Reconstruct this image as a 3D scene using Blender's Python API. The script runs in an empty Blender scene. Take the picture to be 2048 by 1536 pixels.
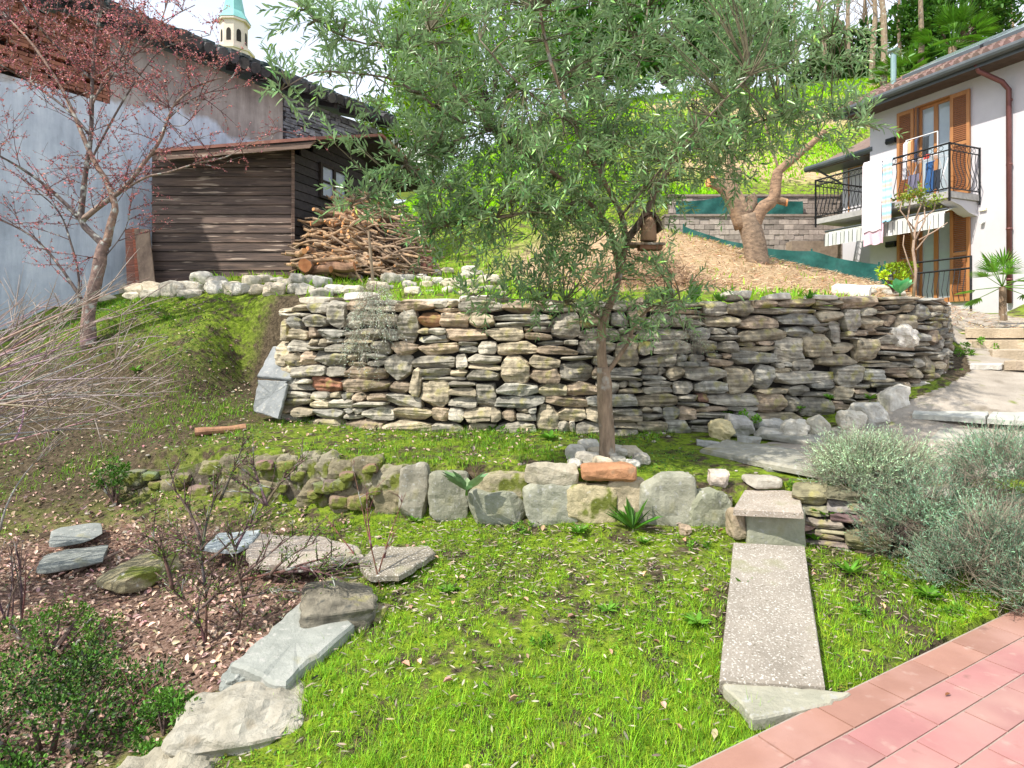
import bpy, bmesh, math, random
import numpy as np
from mathutils import Vector, Matrix, noise as mnoise

random.seed(7)
RNG = np.random.default_rng(7)
C = bpy.context.scene.collection
SC = bpy.context.scene

# ---------------------------------------------------------------- camera
F, CX, HY, CH = 1240.0, 1024.0, 680.0, 1.5      # focal (px of the 2048 frame), centre, horizon row, eye height
cam = bpy.data.cameras.new("camera"); camo = bpy.data.objects.new("camera", cam); C.objects.link(camo)
camo.location = (0, 0, CH); camo.rotation_euler = (math.radians(90), 0, 0)
cam.sensor_width = 36; cam.lens = 36 * F / 2048
cam.shift_y = (HY - 768) / 2048.0
cam.clip_start = 0.05; cam.clip_end = 1500
SC.camera = camo

# ---------------------------------------------------------------- light
SUN_DIR = Vector((-0.80, -0.60, 1.22)).normalized()      # towards the sun
elev = math.asin(SUN_DIR.z); azim = math.atan2(SUN_DIR.x, SUN_DIR.y)
world = bpy.data.worlds.new("World"); SC.world = world; world.use_nodes = True
wn = world.node_tree; wn.nodes.clear()
w_out = wn.nodes.new("ShaderNodeOutputWorld"); w_bg = wn.nodes.new("ShaderNodeBackground")
w_sky = wn.nodes.new("ShaderNodeTexSky"); w_sky.sky_type = 'NISHITA'; w_sky.sun_disc = False
w_sky.sun_elevation = elev; w_sky.sun_rotation = azim; w_sky.dust_density = 2.0; w_sky.air_density = 1.0
w_tc = wn.nodes.new("ShaderNodeTexCoord"); w_no = wn.nodes.new("ShaderNodeTexNoise")
w_no.inputs["Scale"].default_value = 3.0; w_no.inputs["Detail"].default_value = 6
w_mp = wn.nodes.new("ShaderNodeMapping"); w_mp.inputs["Scale"].default_value = (1, 1, 2.5)
w_cr = wn.nodes.new("ShaderNodeMapRange"); w_cr.inputs[1].default_value = 0.30; w_cr.inputs[2].default_value = 0.72
w_cr.inputs[3].default_value = 0.60; w_cr.inputs[4].default_value = 0.95
w_mx = wn.nodes.new("ShaderNodeMix"); w_mx.data_type = 'RGBA'
w_mx.inputs[7].default_value = (8.6, 9.4, 10.8, 1)
wn.links.new(w_tc.outputs["Generated"], w_mp.inputs[0]); wn.links.new(w_mp.outputs[0], w_no.inputs[0])
wn.links.new(w_no.outputs[0], w_cr.inputs[0]); wn.links.new(w_cr.outputs[0], w_mx.inputs[0])
wn.links.new(w_sky.outputs[0], w_mx.inputs[6]); wn.links.new(w_mx.outputs[2], w_bg.inputs[0])
w_bg.inputs[1].default_value = 0.118
wn.links.new(w_bg.outputs[0], w_out.inputs[0])
sl = bpy.data.lights.new("sun", 'SUN'); so = bpy.data.objects.new("sun", sl); C.objects.link(so)
sl.energy = 4.9; sl.angle = math.radians(0.55); sl.color = (1.0, 0.95, 0.86)
so.rotation_euler = SUN_DIR.to_track_quat('Z', 'Y').to_euler()
SC.view_settings.view_transform = 'Standard'; SC.view_settings.look = 'None'
SC.view_settings.exposure = 0.46; SC.view_settings.gamma = 1.0
SC.cycles.max_bounces = 6; SC.cycles.transparent_max_bounces = 8
SC.cycles.sample_clamp_indirect = 4

def P(px, py, d):
    return Vector(((px - CX) / F * d, d, CH + (HY - py) / F * d))

# ---------------------------------------------------------------- materials
MATS = {}
def nd(nt, t, **k):
    n = nt.nodes.new(t)
    for a, v in k.items(): setattr(n, a, v)
    return n
def ramp(nt, stops):
    r = nd(nt, "ShaderNodeValToRGB"); el = r.color_ramp.elements
    while len(el) > 1: el.remove(el[-1])
    el[0].position = stops[0][0]; el[0].color = (*stops[0][1], 1)
    for p, c in stops[1:]:
        e = el.new(p); e.color = (*c, 1)
    return r
def mat(name, col=(.5, .5, .5), col2=None, scale=8.0, detail=6, rough=0.85, bump=0.0, bscale=None, spots=None,
        tint=False, metal=0.0, trans=0.0, back=None, strata=None, smap=False, spec=0.3, stretch=None, alpha=1.0, dist=0.02):
    """two-tone noise material with optional point tint, spots (colour, scale, lo, hi), bump and leaf translucency"""
    if name in MATS: return MATS[name]
    m = bpy.data.materials.new(name); m.use_nodes = True; nt = m.node_tree; nt.nodes.clear(); L = nt.links.new
    out = nd(nt, "ShaderNodeOutputMaterial"); b = nd(nt, "ShaderNodeBsdfPrincipled")
    b.inputs["Roughness"].default_value = rough; b.inputs["Metallic"].default_value = metal
    b.inputs["Specular IOR Level"].default_value = spec
    tc = nd(nt, "ShaderNodeTexCoord"); mp = nd(nt, "ShaderNodeMapping"); L(tc.outputs["Object"], mp.inputs[0])
    if stretch: mp.inputs["Scale"].default_value = stretch
    n1 = nd(nt, "ShaderNodeTexNoise"); n1.inputs["Scale"].default_value = scale; n1.inputs["Detail"].default_value = detail
    n1.inputs["Roughness"].default_value = 0.65
    L(mp.outputs[0], n1.inputs[0])
    col2 = col2 or tuple(c * 0.7 for c in col)
    r = ramp(nt, [(0.3, col2), (0.7, col)]); L(n1.outputs[0], r.inputs[0]); cur = r.outputs[0]
    if tint:
        at = nd(nt, "ShaderNodeAttribute", attribute_name="tint")
        mx = nd(nt, "ShaderNodeMix", data_type='RGBA', blend_type='MULTIPLY'); mx.inputs[0].default_value = 1
        L(cur, mx.inputs[6]); L(at.outputs["Color"], mx.inputs[7]); cur = mx.outputs[2]
    if strata:
        s = nd(nt, "ShaderNodeTexNoise"); ms = nd(nt, "ShaderNodeMapping"); ms.inputs["Scale"].default_value = strata
        L(tc.outputs["Object"], ms.inputs[0]); L(ms.outputs[0], s.inputs[0]); s.inputs["Scale"].default_value = 1; s.inputs["Detail"].default_value = 5
        rs = ramp(nt, [(0.35, (.45, .45, .45)), (0.6, (1.15, 1.15, 1.15))]); L(s.outputs[0], rs.inputs[0])
        mx = nd(nt, "ShaderNodeMix", data_type='RGBA', blend_type='MULTIPLY'); mx.inputs[0].default_value = 0.75
        L(cur, mx.inputs[6]); L(rs.outputs[0], mx.inputs[7]); cur = mx.outputs[2]
    for sp in (spots or []):
        sc_, sscale, lo, hi = sp
        n2 = nd(nt, "ShaderNodeTexNoise"); n2.inputs["Scale"].default_value = sscale; n2.inputs["Detail"].default_value = 4
        L(mp.outputs[0] if smap else tc.outputs["Object"], n2.inputs[0])
        mr = nd(nt, "ShaderNodeMapRange"); mr.inputs[1].default_value = lo; mr.inputs[2].default_value = hi; L(n2.outputs[0], mr.inputs[0])
        mx = nd(nt, "ShaderNodeMix", data_type='RGBA'); L(mr.outputs[0], mx.inputs[0]); L(cur, mx.inputs[6]); mx.inputs[7].default_value = (*sc_, 1); cur = mx.outputs[2]
    if back:
        g = nd(nt, "ShaderNodeNewGeometry"); mx = nd(nt, "ShaderNodeMix", data_type='RGBA')
        L(g.outputs["Backfacing"], mx.inputs[0]); L(cur, mx.inputs[6]); mx.inputs[7].default_value = (*back, 1); cur = mx.outputs[2]
    L(cur, b.inputs["Base Color"])
    if bump:
        nb = nd(nt, "ShaderNodeTexNoise"); nb.inputs["Scale"].default_value = bscale or scale * 3; nb.inputs["Detail"].default_value = 8
        nb.inputs["Roughness"].default_value = 0.7
        L(mp.outputs[0], nb.inputs[0])
        bp = nd(nt, "ShaderNodeBump"); bp.inputs["Strength"].default_value = bump; bp.inputs["Distance"].default_value = dist
        L(nb.outputs[0], bp.inputs["Height"]); L(bp.outputs[0], b.inputs["Normal"])
    sh = b.outputs[0]
    if trans:
        t = nd(nt, "ShaderNodeBsdfTranslucent"); L(cur, t.inputs[0]); ms = nd(nt, "ShaderNodeMixShader"); ms.inputs[0].default_value = trans
        L(sh, ms.inputs[1]); L(t.outputs[0], ms.inputs[2]); sh = ms.outputs[0]
    L(sh, out.inputs[0]); MATS[name] = m
    return m
LICH = (.30, .29, .08)
M_stone = mat("wall_stone", (.47, .43, .35), (.19, .175, .145), 9, bump=.9, bscale=26, tint=True, strata=(3, 3, 38), spots=[((.34, .31, .09), 5, .60, .72), ((.07, .07, .06), 14, .62, .74)])
M_pale = mat("pale_stone", (.70, .67, .60), (.40, .37, .31), 8, bump=.8, bscale=24, tint=True, spots=[((.28, .22, .14), 9, .60, .78)])
M_slab = mat("slate_slab", (.30, .315, .30), (.18, .195, .185), 6, bump=.5, bscale=50, tint=True, spots=[((.38, .375, .34), 28, .58, .70), ((.22, .20, .07), 3.5, .62, .74)])
M_conc = mat("washed_concrete", (.38, .335, .28), (.24, .21, .17), 3.5, bump=.8, bscale=120, tint=True, dist=.01, spots=[((.58, .54, .48), 90, .56, .64), ((.16, .14, .10), 60, .62, .70), ((.25, .25, .13), 4, .60, .78)])
M_moss = mat("mossy_rubble", (.34, .30, .22), (.14, .13, .09), 7, bump=1.0, bscale=22, tint=True, spots=[((.15, .17, .03), 7, .50, .60), ((.55, .52, .44), 16, .66, .74)])
M_gap = mat("wall_core_earth", (.035, .030, .022), (.012, .010, .008), 12, bump=.5)
M_bark = mat("olive_bark", (.36, .29, .22), (.14, .11, .08), 22, bump=1.0, bscale=30, stretch=(1, 1, .25), tint=True, spots=[((.42, .40, .34), 9, .58, .7)])
M_bark2 = mat("plum_bark", (.20, .15, .13), (.06, .045, .045), 20, bump=.6, bscale=40, tint=True, spots=[((.42, .43, .38), 12, .56, .66)])
M_cane = mat("pale_cane", (.38, .33, .285), (.23, .185, .155), 12, bump=.3, tint=True)
M_prun = mat("pruned_bark", (.36, .255, .17), (.11, .08, .058), 9, bump=1.0, bscale=18, tint=True, stretch=(1, 1, 2.2), spots=[((.14, .10, .07), 20, .60, .68)])
M_cut = mat("cut_wood", (.62, .38, .20), (.42, .20, .09), 14, bump=.2, tint=True)
M_log = mat("firewood_bark", (.44, .345, .25), (.18, .135, .105), 6, bump=.6, bscale=30, tint=True, stretch=(1, 1, .4))
M_oliv = mat("olive_leaf", (.20, .36, .105), (.095, .20, .058), 4, rough=.34, tint=True, trans=.28, back=(.24, .38, .17), spec=.65)
M_leaf = mat("green_leaf", (.15, .29, .035), (.075, .16, .022), 3, rough=.55, tint=True, trans=.3, spec=.35)
M_grass = mat("grass_blade", (.33, .56, .035), (.19, .37, .02), 2.0, rough=.6, tint=True, trans=.4, spec=.3)
M_dead = mat("dry_leaf", (.50, .36, .27), (.26, .175, .125), 5, rough=.8, tint=True, trans=.1, spec=.2)
M_bud = mat("red_bud", (.52, .19, .17), (.30, .08, .08), 9, rough=.6, tint=True, trans=.2)
M_silv = mat("silver_leaf", (.42, .50, .38), (.24, .31, .23), 6, rough=.7, tint=True, trans=.2)
M_house = mat("pale_plaster", (.56, .54, .56), (.50, .48, .50), 2, bump=.25, bscale=60, rough=.9, dist=.005)
M_lite = mat("white_render", (.78, .77, .74), (.6, .6, .58), 3, rough=.8)
M_shut = mat("shutter_wood", (.27, .105, .04), (.19, .07, .025), 3, stretch=(1, 1, 8), rough=.5, bump=.1)
M_shut2 = mat("honey_wood", (.43, .20, .075), (.33, .14, .05), 3, stretch=(6, 6, 1), rough=.45)
M_iron = mat("wrought_iron", (.035, .037, .04), (.02, .02, .022), 20, rough=.5, metal=.3)
M_gutt = mat("grey_gutter", (.115, .125, .13), (.08, .09, .095), 3, rough=.4, metal=.4)
M_pipe = mat("copper_pipe", (.20, .085, .075), (.13, .05, .05), 3, rough=.45, metal=.3)
M_tile = mat("roof_tile_pink", (.33, .23, .19), (.22, .145, .12), 6, bump=.3, tint=True)
M_dark = mat("old_roof_tile", (.085, .080, .078), (.030, .030, .032), 6, bump=.6, tint=True)
M_white = mat("white_paint", (.80, .80, .80), (.74, .74, .76), 5, rough=.5, tint=True)
M_glass = mat("window_glass", (.40, .47, .50), (.30, .36, .40), 1.2, rough=.08, spec=.8)
M_cloth = mat("cloth", (.9, .9, .9), (.8, .8, .8), 4, rough=.95, tint=True, trans=.15)
M_net = mat("green_net", (.018, .115, .095), (.008, .06, .052), 6, rough=.6, bump=.4, bscale=9, tint=True, spec=.3)
M_cop = mat("copper_green", (.22, .50, .45), (.16, .36, .33), 1, rough=.6, bump=.1)
M_towr = mat("tower_render", (.72, .62, .50), (.5, .42, .35), .6, rough=.9)
M_gras2 = M_leaf

def brick_mat(name, c1, c2, mortar, scale, bw, rh, ms=.02, proj='XZ', rot=0.0, bump=.5, rough=.85, off=.5, smooth=.1, spots=None):
    m = bpy.data.materials.new(name); m.use_nodes = True; nt = m.node_tree; nt.nodes.clear(); L = nt.links.new
    out = nd(nt, "ShaderNodeOutputMaterial"); b = nd(nt, "ShaderNodeBsdfPrincipled"); b.inputs["Roughness"].default_value = rough
    b.inputs["Specular IOR Level"].default_value = .3
    uv = nd(nt, "ShaderNodeUVMap"); br = nd(nt, "ShaderNodeTexBrick")
    br.inputs["Scale"].default_value = scale; br.inputs["Brick Width"].default_value = bw; br.inputs["Row Height"].default_value = rh
    br.inputs["Mortar Size"].default_value = ms; br.inputs["Mortar Smooth"].default_value = smooth; br.offset = off
    br.inputs["Color1"].default_value = (*c1, 1); br.inputs["Color2"].default_value = (*c2, 1); br.inputs["Mortar"].default_value = (*mortar, 1)
    L(uv.outputs[0], br.inputs[0])
    n = nd(nt, "ShaderNodeTexNoise"); n.inputs["Scale"].default_value = 7; n.inputs["Detail"].default_value = 7; L(uv.outputs[0], n.inputs[0])
    r = ramp(nt, [(.3, (.62, .62, .62)), (.7, (1.2, 1.18, 1.15))]); L(n.outputs[0], r.inputs[0])
    mx = nd(nt, "ShaderNodeMix", data_type='RGBA', blend_type='MULTIPLY'); mx.inputs[0].default_value = 1; L(br.outputs[0], mx.inputs[6]); L(r.outputs[0], mx.inputs[7])
    cur = mx.outputs[2]
    for (sc_, ssc, lo, hi) in (spots or []):
        n2 = nd(nt, "ShaderNodeTexNoise"); n2.inputs["Scale"].default_value = ssc; n2.inputs["Detail"].default_value = 5; L(uv.outputs[0], n2.inputs[0])
        mr = nd(nt, "ShaderNodeMapRange"); mr.inputs[1].default_value = lo; mr.inputs[2].default_value = hi; L(n2.outputs[0], mr.inputs[0])
        m2 = nd(nt, "ShaderNodeMix", data_type='RGBA'); L(mr.outputs[0], m2.inputs[0]); L(cur, m2.inputs[6]); m2.inputs[7].default_value = (*sc_, 1); cur = m2.outputs[2]
    L(cur, b.inputs[0])
    n3 = nd(nt, "ShaderNodeTexNoise"); n3.inputs["Scale"].default_value = 60; L(uv.outputs[0], n3.inputs[0])
    ad = nd(nt, "ShaderNodeMath", operation='MULTIPLY_ADD'); L(br.outputs["Fac"], ad.inputs[0]); ad.inputs[1].default_value = -1; L(n3.outputs[0], ad.inputs[2])
    bp = nd(nt, "ShaderNodeBump"); bp.inputs["Strength"].default_value = bump; bp.inputs["Distance"].default_value = .01
    L(ad.outputs[0], bp.inputs["Height"]); L(bp.outputs[0], b.inputs["Normal"]); L(b.outputs[0], out.inputs[0])
    return m

# ---------------------------------------------------------------- object helpers
def tag(o, label=None, cat=None, group=None, kind=None):
    if label: o["label"] = label
    if cat: o["category"] = cat
    if group: o["group"] = group
    if kind: o["kind"] = kind
    return o
def thing(name, label, cat, loc=(0, 0, 0), rz=0, group=None):
    o = bpy.data.objects.new(name, None); C.objects.link(o); o.location = loc; o.rotation_euler = (0, 0, rz)
    o.empty_display_size = .1
    return tag(o, label, cat, group)
def link(name, me, parent=None, loc=None):
    o = bpy.data.objects.new(name, me); C.objects.link(o)
    if parent: o.parent = parent
    if loc is not None: o.location = loc
    return o
def npmesh(name, V, Q, m, tint=None, smooth=False, mi=None):
    """V (n,3) array, Q (k,3|4) int array or list of such; tint (n,3)"""
    V = np.asarray(V, dtype=np.float32).reshape(-1, 3)
    Qs = [np.asarray(q, dtype=np.int32) for q in (Q if isinstance(Q, list) else [Q]) if len(q)]
    me = bpy.data.meshes.new(name)
    me.vertices.add(len(V)); me.vertices.foreach_set("co", V.ravel())
    tot = sum(q.size for q in Qs); nf = sum(len(q) for q in Qs)
    me.loops.add(tot); me.loops.foreach_set("vertex_index", np.concatenate([q.ravel() for q in Qs]))
    me.polygons.add(nf)
    st = []; base = 0; tt = []
    for q in Qs:
        k = q.shape[1]; st.append(base + np.arange(len(q)) * k); base += q.size; tt.append(np.full(len(q), k))
    me.polygons.foreach_set("loop_start", np.concatenate(st).astype(np.int32))
    if smooth: me.polygons.foreach_set("use_smooth", np.ones(nf, dtype=bool))
    for mm in (m if isinstance(m, (list, tuple)) else [m]): me.materials.append(mm)
    if mi is not None: me.polygons.foreach_set("material_index", np.asarray(mi, dtype=np.int32))
    me.update(calc_edges=True); me.validate()
    if tint is not None: set_tint(me, tint)
    return me
def set_tint(me, tint):
    a = me.attributes.new("tint", 'FLOAT_COLOR', 'POINT')
    t = np.ones((len(me.vertices), 4), dtype=np.float32); t[:, :3] = tint
    a.data.foreach_set("color", t.ravel())
class MB:
    """collects shapes into one mesh"""
    def __init__(s): s.V = []; s.Fc = []; s.T = []; s.MI = []; s.n = 0
    def add(s, V, Fs, tint=(1, 1, 1), mi=0):
        V = np.asarray(V, dtype=float).reshape(-1, 3); s.V.append(V)
        s.Fc += [tuple(int(i) + s.n for i in f) for f in Fs]; s.MI += [mi] * len(Fs)
        s.T.append(np.broadcast_to(np.asarray(tint, dtype=float), V.shape)); s.n += len(V)
    def box(s, x0, x1, y0, y1, z0, z1, tint=(1, 1, 1), fr=None, mi=0, bev=0):
        c = [(x0, y0, z0), (x1, y0, z0), (x1, y1, z0), (x0, y1, z0), (x0, y0, z1), (x1, y0, z1), (x1, y1, z1), (x0, y1, z1)]
        if fr: c = [fr(*q) for q in c]
        s.add(c, [(0, 3, 2, 1), (4, 5, 6, 7), (0, 1, 5, 4), (1, 2, 6, 5), (2, 3, 7, 6), (3, 0, 4, 7)], tint, mi)
    def bar(s, a, b, w, h=None, tint=(1, 1, 1), mi=0):
        s.tube([a, b], [w / 2, w / 2], 4, tint, mi=mi)
    def tube(s, pts, rad, n=6, tint=(1, 1, 1), wob=0, mi=0, cap_mi=None, seed=0, tint2=None):
        pts = [Vector(p) for p in pts]; k = len(pts); V = []
        up = Vector((0, 0, 1)); prev = None; tn = []
        for i, p in enumerate(pts):
            t = (pts[min(i + 1, k - 1)] - pts[max(i - 1, 0)])
            t = t.normalized() if t.length > 1e-9 else Vector((0, 0, 1))
            if prev is None:
                a = t.cross(Vector((0.3, 0.9, 0.1)) if abs(t.z) > .9 else up).normalized()
            else:
                a = (prev - t * prev.dot(t)); a = a.normalized() if a.length > 1e-6 else t.orthogonal().normalized()
            prev = a; b = t.cross(a)
            r = rad[i] if hasattr(rad, '__len__') else rad
            for j in range(n):
                an = 2 * math.pi * j / n
                q = 1.0
                if wob: q += wob * mnoise.noise(Vector((math.cos(an) * 1.3 + seed, math.sin(an) * 1.3, p.length * 1.0 / max(r, .01) * .25)))
                V.append(p + (a * math.cos(an) + b * math.sin(an)) * r * q)
        Fs = []
        for i in range(k - 1):
            for j in range(n):
                j2 = (j + 1) % n; Fs.append((i * n + j, i * n + j2, (i + 1) * n + j2, (i + 1) * n + j))
        s.add([tuple(v) for v in V], Fs, tint, mi)
        base = s.n - len(V)
        s.Fc.append(tuple(base + j for j in reversed(range(n)))); s.Fc.append(tuple(base + (k - 1) * n + j for j in range(n)))
        s.MI += [mi if cap_mi is None else cap_mi] * 2
    def mesh(s, name, m, smooth=False):
        me = bpy.data.meshes.new(name)
        V = np.concatenate(s.V) if s.V else np.zeros((0, 3))
        me.from_pydata([tuple(v) for v in V], [], s.Fc)
        for mm in (m if isinstance(m, (list, tuple)) else [m]): me.materials.append(mm)
        me.polygons.foreach_set("material_index", np.array(s.MI, dtype=np.int32))
        if smooth: me.polygons.foreach_set("use_smooth", np.ones(len(me.polygons), dtype=bool))
        set_tint(me, np.concatenate(s.T)); me.update()
        return me
    def build(s, name, m, parent=None, smooth=False, loc=None):
        return link(name, s.mesh(name, m, smooth), parent, loc)
def centre(o):
    """put a top-level mesh's origin at its base"""
    me = o.data; n = len(me.vertices); co = np.empty(n * 3, dtype=np.float32); me.vertices.foreach_get("co", co); co = co.reshape(-1, 3)
    c = np.array([(co[:, 0].min() + co[:, 0].max()) / 2, (co[:, 1].min() + co[:, 1].max()) / 2, co[:, 2].min()])
    me.vertices.foreach_set("co", (co - c).astype(np.float32).ravel()); o.location = Vector(c) + o.location; me.update(); return o

def instmesh(name, TV, TQ, loc, R, scale, m, tint=None, parent=None, smooth=False):
    """vectorised copies of a small template merged into one mesh. loc (N,3) R (N,3,3) scale (N,) or (N,3)"""
    TV = np.asarray(TV, float); TQ = np.asarray(TQ); N = len(loc); k = len(TV)
    sc_ = np.asarray(scale, float); sc_ = sc_[:, None] * np.ones(3) if sc_.ndim == 1 else sc_
    V = np.einsum('nij,nkj->nki', R, TV[None] * sc_[:, None, :]) + loc[:, None, :]
    Q = (TQ[None] + (np.arange(N) * k)[:, None, None]).reshape(-1, TQ.shape[1])
    t = np.repeat(tint, k, axis=0) if tint is not None else np.ones((N * k, 3))
    me = npmesh(name, V.reshape(-1, 3), Q, m, t, smooth)
    return link(name, me, parent)
def frames(dirs, up=None, roll=None):
    """rotation matrices with column 1 (y) along dirs"""
    d = dirs / (np.linalg.norm(dirs, axis=1, keepdims=True) + 1e-9)
    u = np.tile(np.array([0, 0, 1.0]), (len(d), 1)) if up is None else up
    x = np.cross(d, u); bad = np.linalg.norm(x, axis=1) < 1e-3; x[bad] = [1, 0, 0]
    x /= np.linalg.norm(x, axis=1, keepdims=True); z = np.cross(x, d)
    if roll is not None:
        c, s_ = np.cos(roll)[:, None], np.sin(roll)[:, None]; x, z = x * c + z * s_, -x * s_ + z * c
    return np.stack([x, d, z], axis=2)
LEAF = (np.array([(0, 0, 0), (-.5, .35, .12), (-.42, .7, .10), (0, 1, -.05), (.42, .7, .10), (.5, .35, .12)]), np.array([(0, 3, 2, 1), (0, 5, 4, 3)]))
def leafT(w, curl=1.0):
    V = LEAF[0].copy(); V[:, 0] *= w; V[:, 2] *= w * curl * 2; return V, LEAF[1]
def tints(n, base, var=.25, hue=.12):
    t = np.array(base)[None] * (1 + RNG.normal(0, var, (n, 1))) * (1 + RNG.normal(0, hue, (n, 3)))
    return np.clip(t, .05, 3)
def smooth(t): t = np.clip(t, 0, 1); return t * t * (3 - 2 * t)
def ordn(i):
    w = "first second third fourth fifth sixth seventh eighth ninth tenth eleventh twelfth".split()
    return w[i - 1] if i <= 12 else f"{i}{'st' if i % 10 == 1 and i != 11 else 'nd' if i % 10 == 2 and i != 12 else 'rd' if i % 10 == 3 and i != 13 else 'th'}"

# ---------------------------------------------------------------- rocks
def cubegrid(n):
    pts = {}; V = []; Fs = []
    def idx(p):
        k = tuple(round(c, 5) for c in p)
        if k not in pts: pts[k] = len(V); V.append(p)
        return pts[k]
    t = [-1 + 2 * i / n for i in range(n + 1)]
    for ax in range(3):
        for sg in (-1, 1):
            for i in range(n):
                for j in range(n):
                    q = []
                    for (a, b) in ((i, j), (i + 1, j), (i + 1, j + 1), (i, j + 1)):
                        p = [0, 0, 0]; p[ax] = sg; p[(ax + 1) % 3] = t[a]; p[(ax + 2) % 3] = t[b]; q.append(idx(tuple(p)))
                    Fs.append(tuple(q if sg > 0 else reversed(q)))
    return np.array(V), Fs
CG = {n: cubegrid(n) for n in (4, 6, 8, 12, 18)}
def rock(dx, dy, dz, seed, n=6, power=4.0, rough=.10, cuts=6, strata=.0, cut_lo=.72, taper=0):
    V, Fs = CG[n]; rs = np.random.RandomState(seed % (2 ** 31))
    p = V / (np.sum(np.abs(V) ** power, axis=1, keepdims=True) ** (1 / power))
    for _ in range(cuts):
        nv = rs.normal(0, 1, 3); nv /= np.linalg.norm(nv); c = rs.uniform(cut_lo, 1.05) * np.abs(nv).sum() ** .5
        dd = p @ nv - c; p = p - np.where(dd > 0, dd, 0)[:, None] * nv
    o = rs.uniform(-50, 50, 3); S = np.array([dx, dy, dz]) / 2; fr = 1.0 / max(dx, dy, dz)
    q = p * S
    out = np.empty_like(q)
    mn = min(dx, dy, dz)
    for i in range(len(q)):
        a = Vector(q[i] * fr * 3.2 + o); d = mnoise.noise(a) + .5 * mnoise.noise(a * 2.3) + .25 * mnoise.noise(a * 5.1)
        if strata: d += strata * 6 * mnoise.noise(Vector((o[0] + q[i][0] * fr, o[1], q[i][2] * 42)))
        r = p[i] / (np.linalg.norm(p[i]) + 1e-9)
        out[i] = q[i] + r * d * rough * mn
    if taper: out[:, 0] *= 1 - taper * (out[:, 2] / dz + .5)
    return out, Fs
def rockmesh(name, m, tint=(1, 1, 1), smooth_=False, **k):
    V, Fs = rock(**k); mb = MB(); mb.add(V, Fs, tint); return mb.mesh(name, m, smooth_)

# ---------------------------------------------------------------- terrain
def tps(pts):
    p = np.array(pts, float); X = p[:, :2]; n = len(p)
    def U(r2): return np.where(r2 > 1e-12, r2 * np.log(r2 + 1e-12), 0) * .5
    K = U(((X[:, None] - X[None]) ** 2).sum(-1)) + np.eye(n) * 1e-3
    Pm = np.hstack([np.ones((n, 1)), X]); A = np.block([[K, Pm], [Pm.T, np.zeros((3, 3))]])
    w = np.linalg.solve(A, np.concatenate([p[:, 2], np.zeros(3)]))
    def f(x, y):
        q = np.stack([x.ravel(), y.ravel()], 1); out = np.empty(len(q))
        for i in range(0, len(q), 20000):
            c = q[i:i + 20000]; out[i:i + 20000] = U(((c[:, None] - X[None]) ** 2).sum(-1)) @ w[:n] + w[n] + c @ w[n + 1:]
        return out.reshape(x.shape)
    return f
gA = tps([(-1, 0, -.35), (1, 0, -.35), (-4, 0, -.5), (4, 0, -.3), (0, 1.5, -.10), (0, 2.2, -.06), (1.2, 2.6, -.045), (0, 3, 0), (-.8, 3, -.01), (1.3, 3.4, .08), (1.4, 4.1, .18), (.3, 4.25, .17),
          (-1.25, 4.7, .12), (-3.4, 5.3, .08), (-1.1, 2.7, -.08), (-1.5, 2.4, -.22), (-1.7, 3.2, -.16), (-2.8, 3.6, -.14), (-2, 2.6, -.28), (-3, 4.6, -.02), (-4.5, 4.5, -.02), (-3.6, 3.0, -.25),
          (-4.4, 6.2, .45), (-5.6, 6.2, .45), (-3.6, 6.2, .62), (-3.0, 6.0, .62), (-2.6, 6.35, .82), (-2.55, 6.7, 1.22), (-3.2, 6.5, .92), (-3, 7.0, 1.36), (-4.4, 7.3, 1.3), (-5.0, 7.5, 1.42), (-6, 7.6, 1.3), (-2.65, 7.0, 1.52), (-2.7, 7.4, 1.84),
          (-4, 8.3, 2.0), (-5.2, 8.8, 2.14), (-7.6, 9.2, 1.65), (-9, 6, .6), (-8, 3, -.2), (-5.9, 9.0, 2.0), (1.9, 3.0, 0), (2.2, 3.4, .04), (3, 3.0, 0), (2.3, 3.9, .1), (4, 3, 0), (4.5, 3.4, .05)])
gB = tps([(-3.6, 6.0, .60), (-3.5, 5.5, .40), (-2.6, 5.15, .54), (-1.25, 4.85, .50), (.37, 4.45, .55), (1.5, 4.4, .45), (1.6, 5.3, .54), (0, 5.5, .60), (-2, 5.8, .62), (-2.3, 6.3, .68), (0, 6.1, .62),
          (2, 6.2, .62), (2.1, 4.6, .50), (2.4, 6.3, .66)])
gP = tps([(2, 4.2, .50), (2.2, 4.6, .54), (1.6, 5.4, .53), (3, 4.4, .56), (4, 4.2, .56), (3.1, 5.4, .68), (2.4, 6.1, .66), (3.4, 6.2, .88), (4, 5.6, .82), (4.2, 6.3, 1.08), (5, 6.6, 1.16),
          (5.1, 7.2, 1.34), (6, 7.4, 1.36), (6.5, 8.5, 1.58), (8, 10, 1.76), (9, 13, 2.2), (6, 5.5, .82), (6, 4, .6), (8, 6, 1), (9, 9, 1.7), (12, 12, 2.2)])
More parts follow.
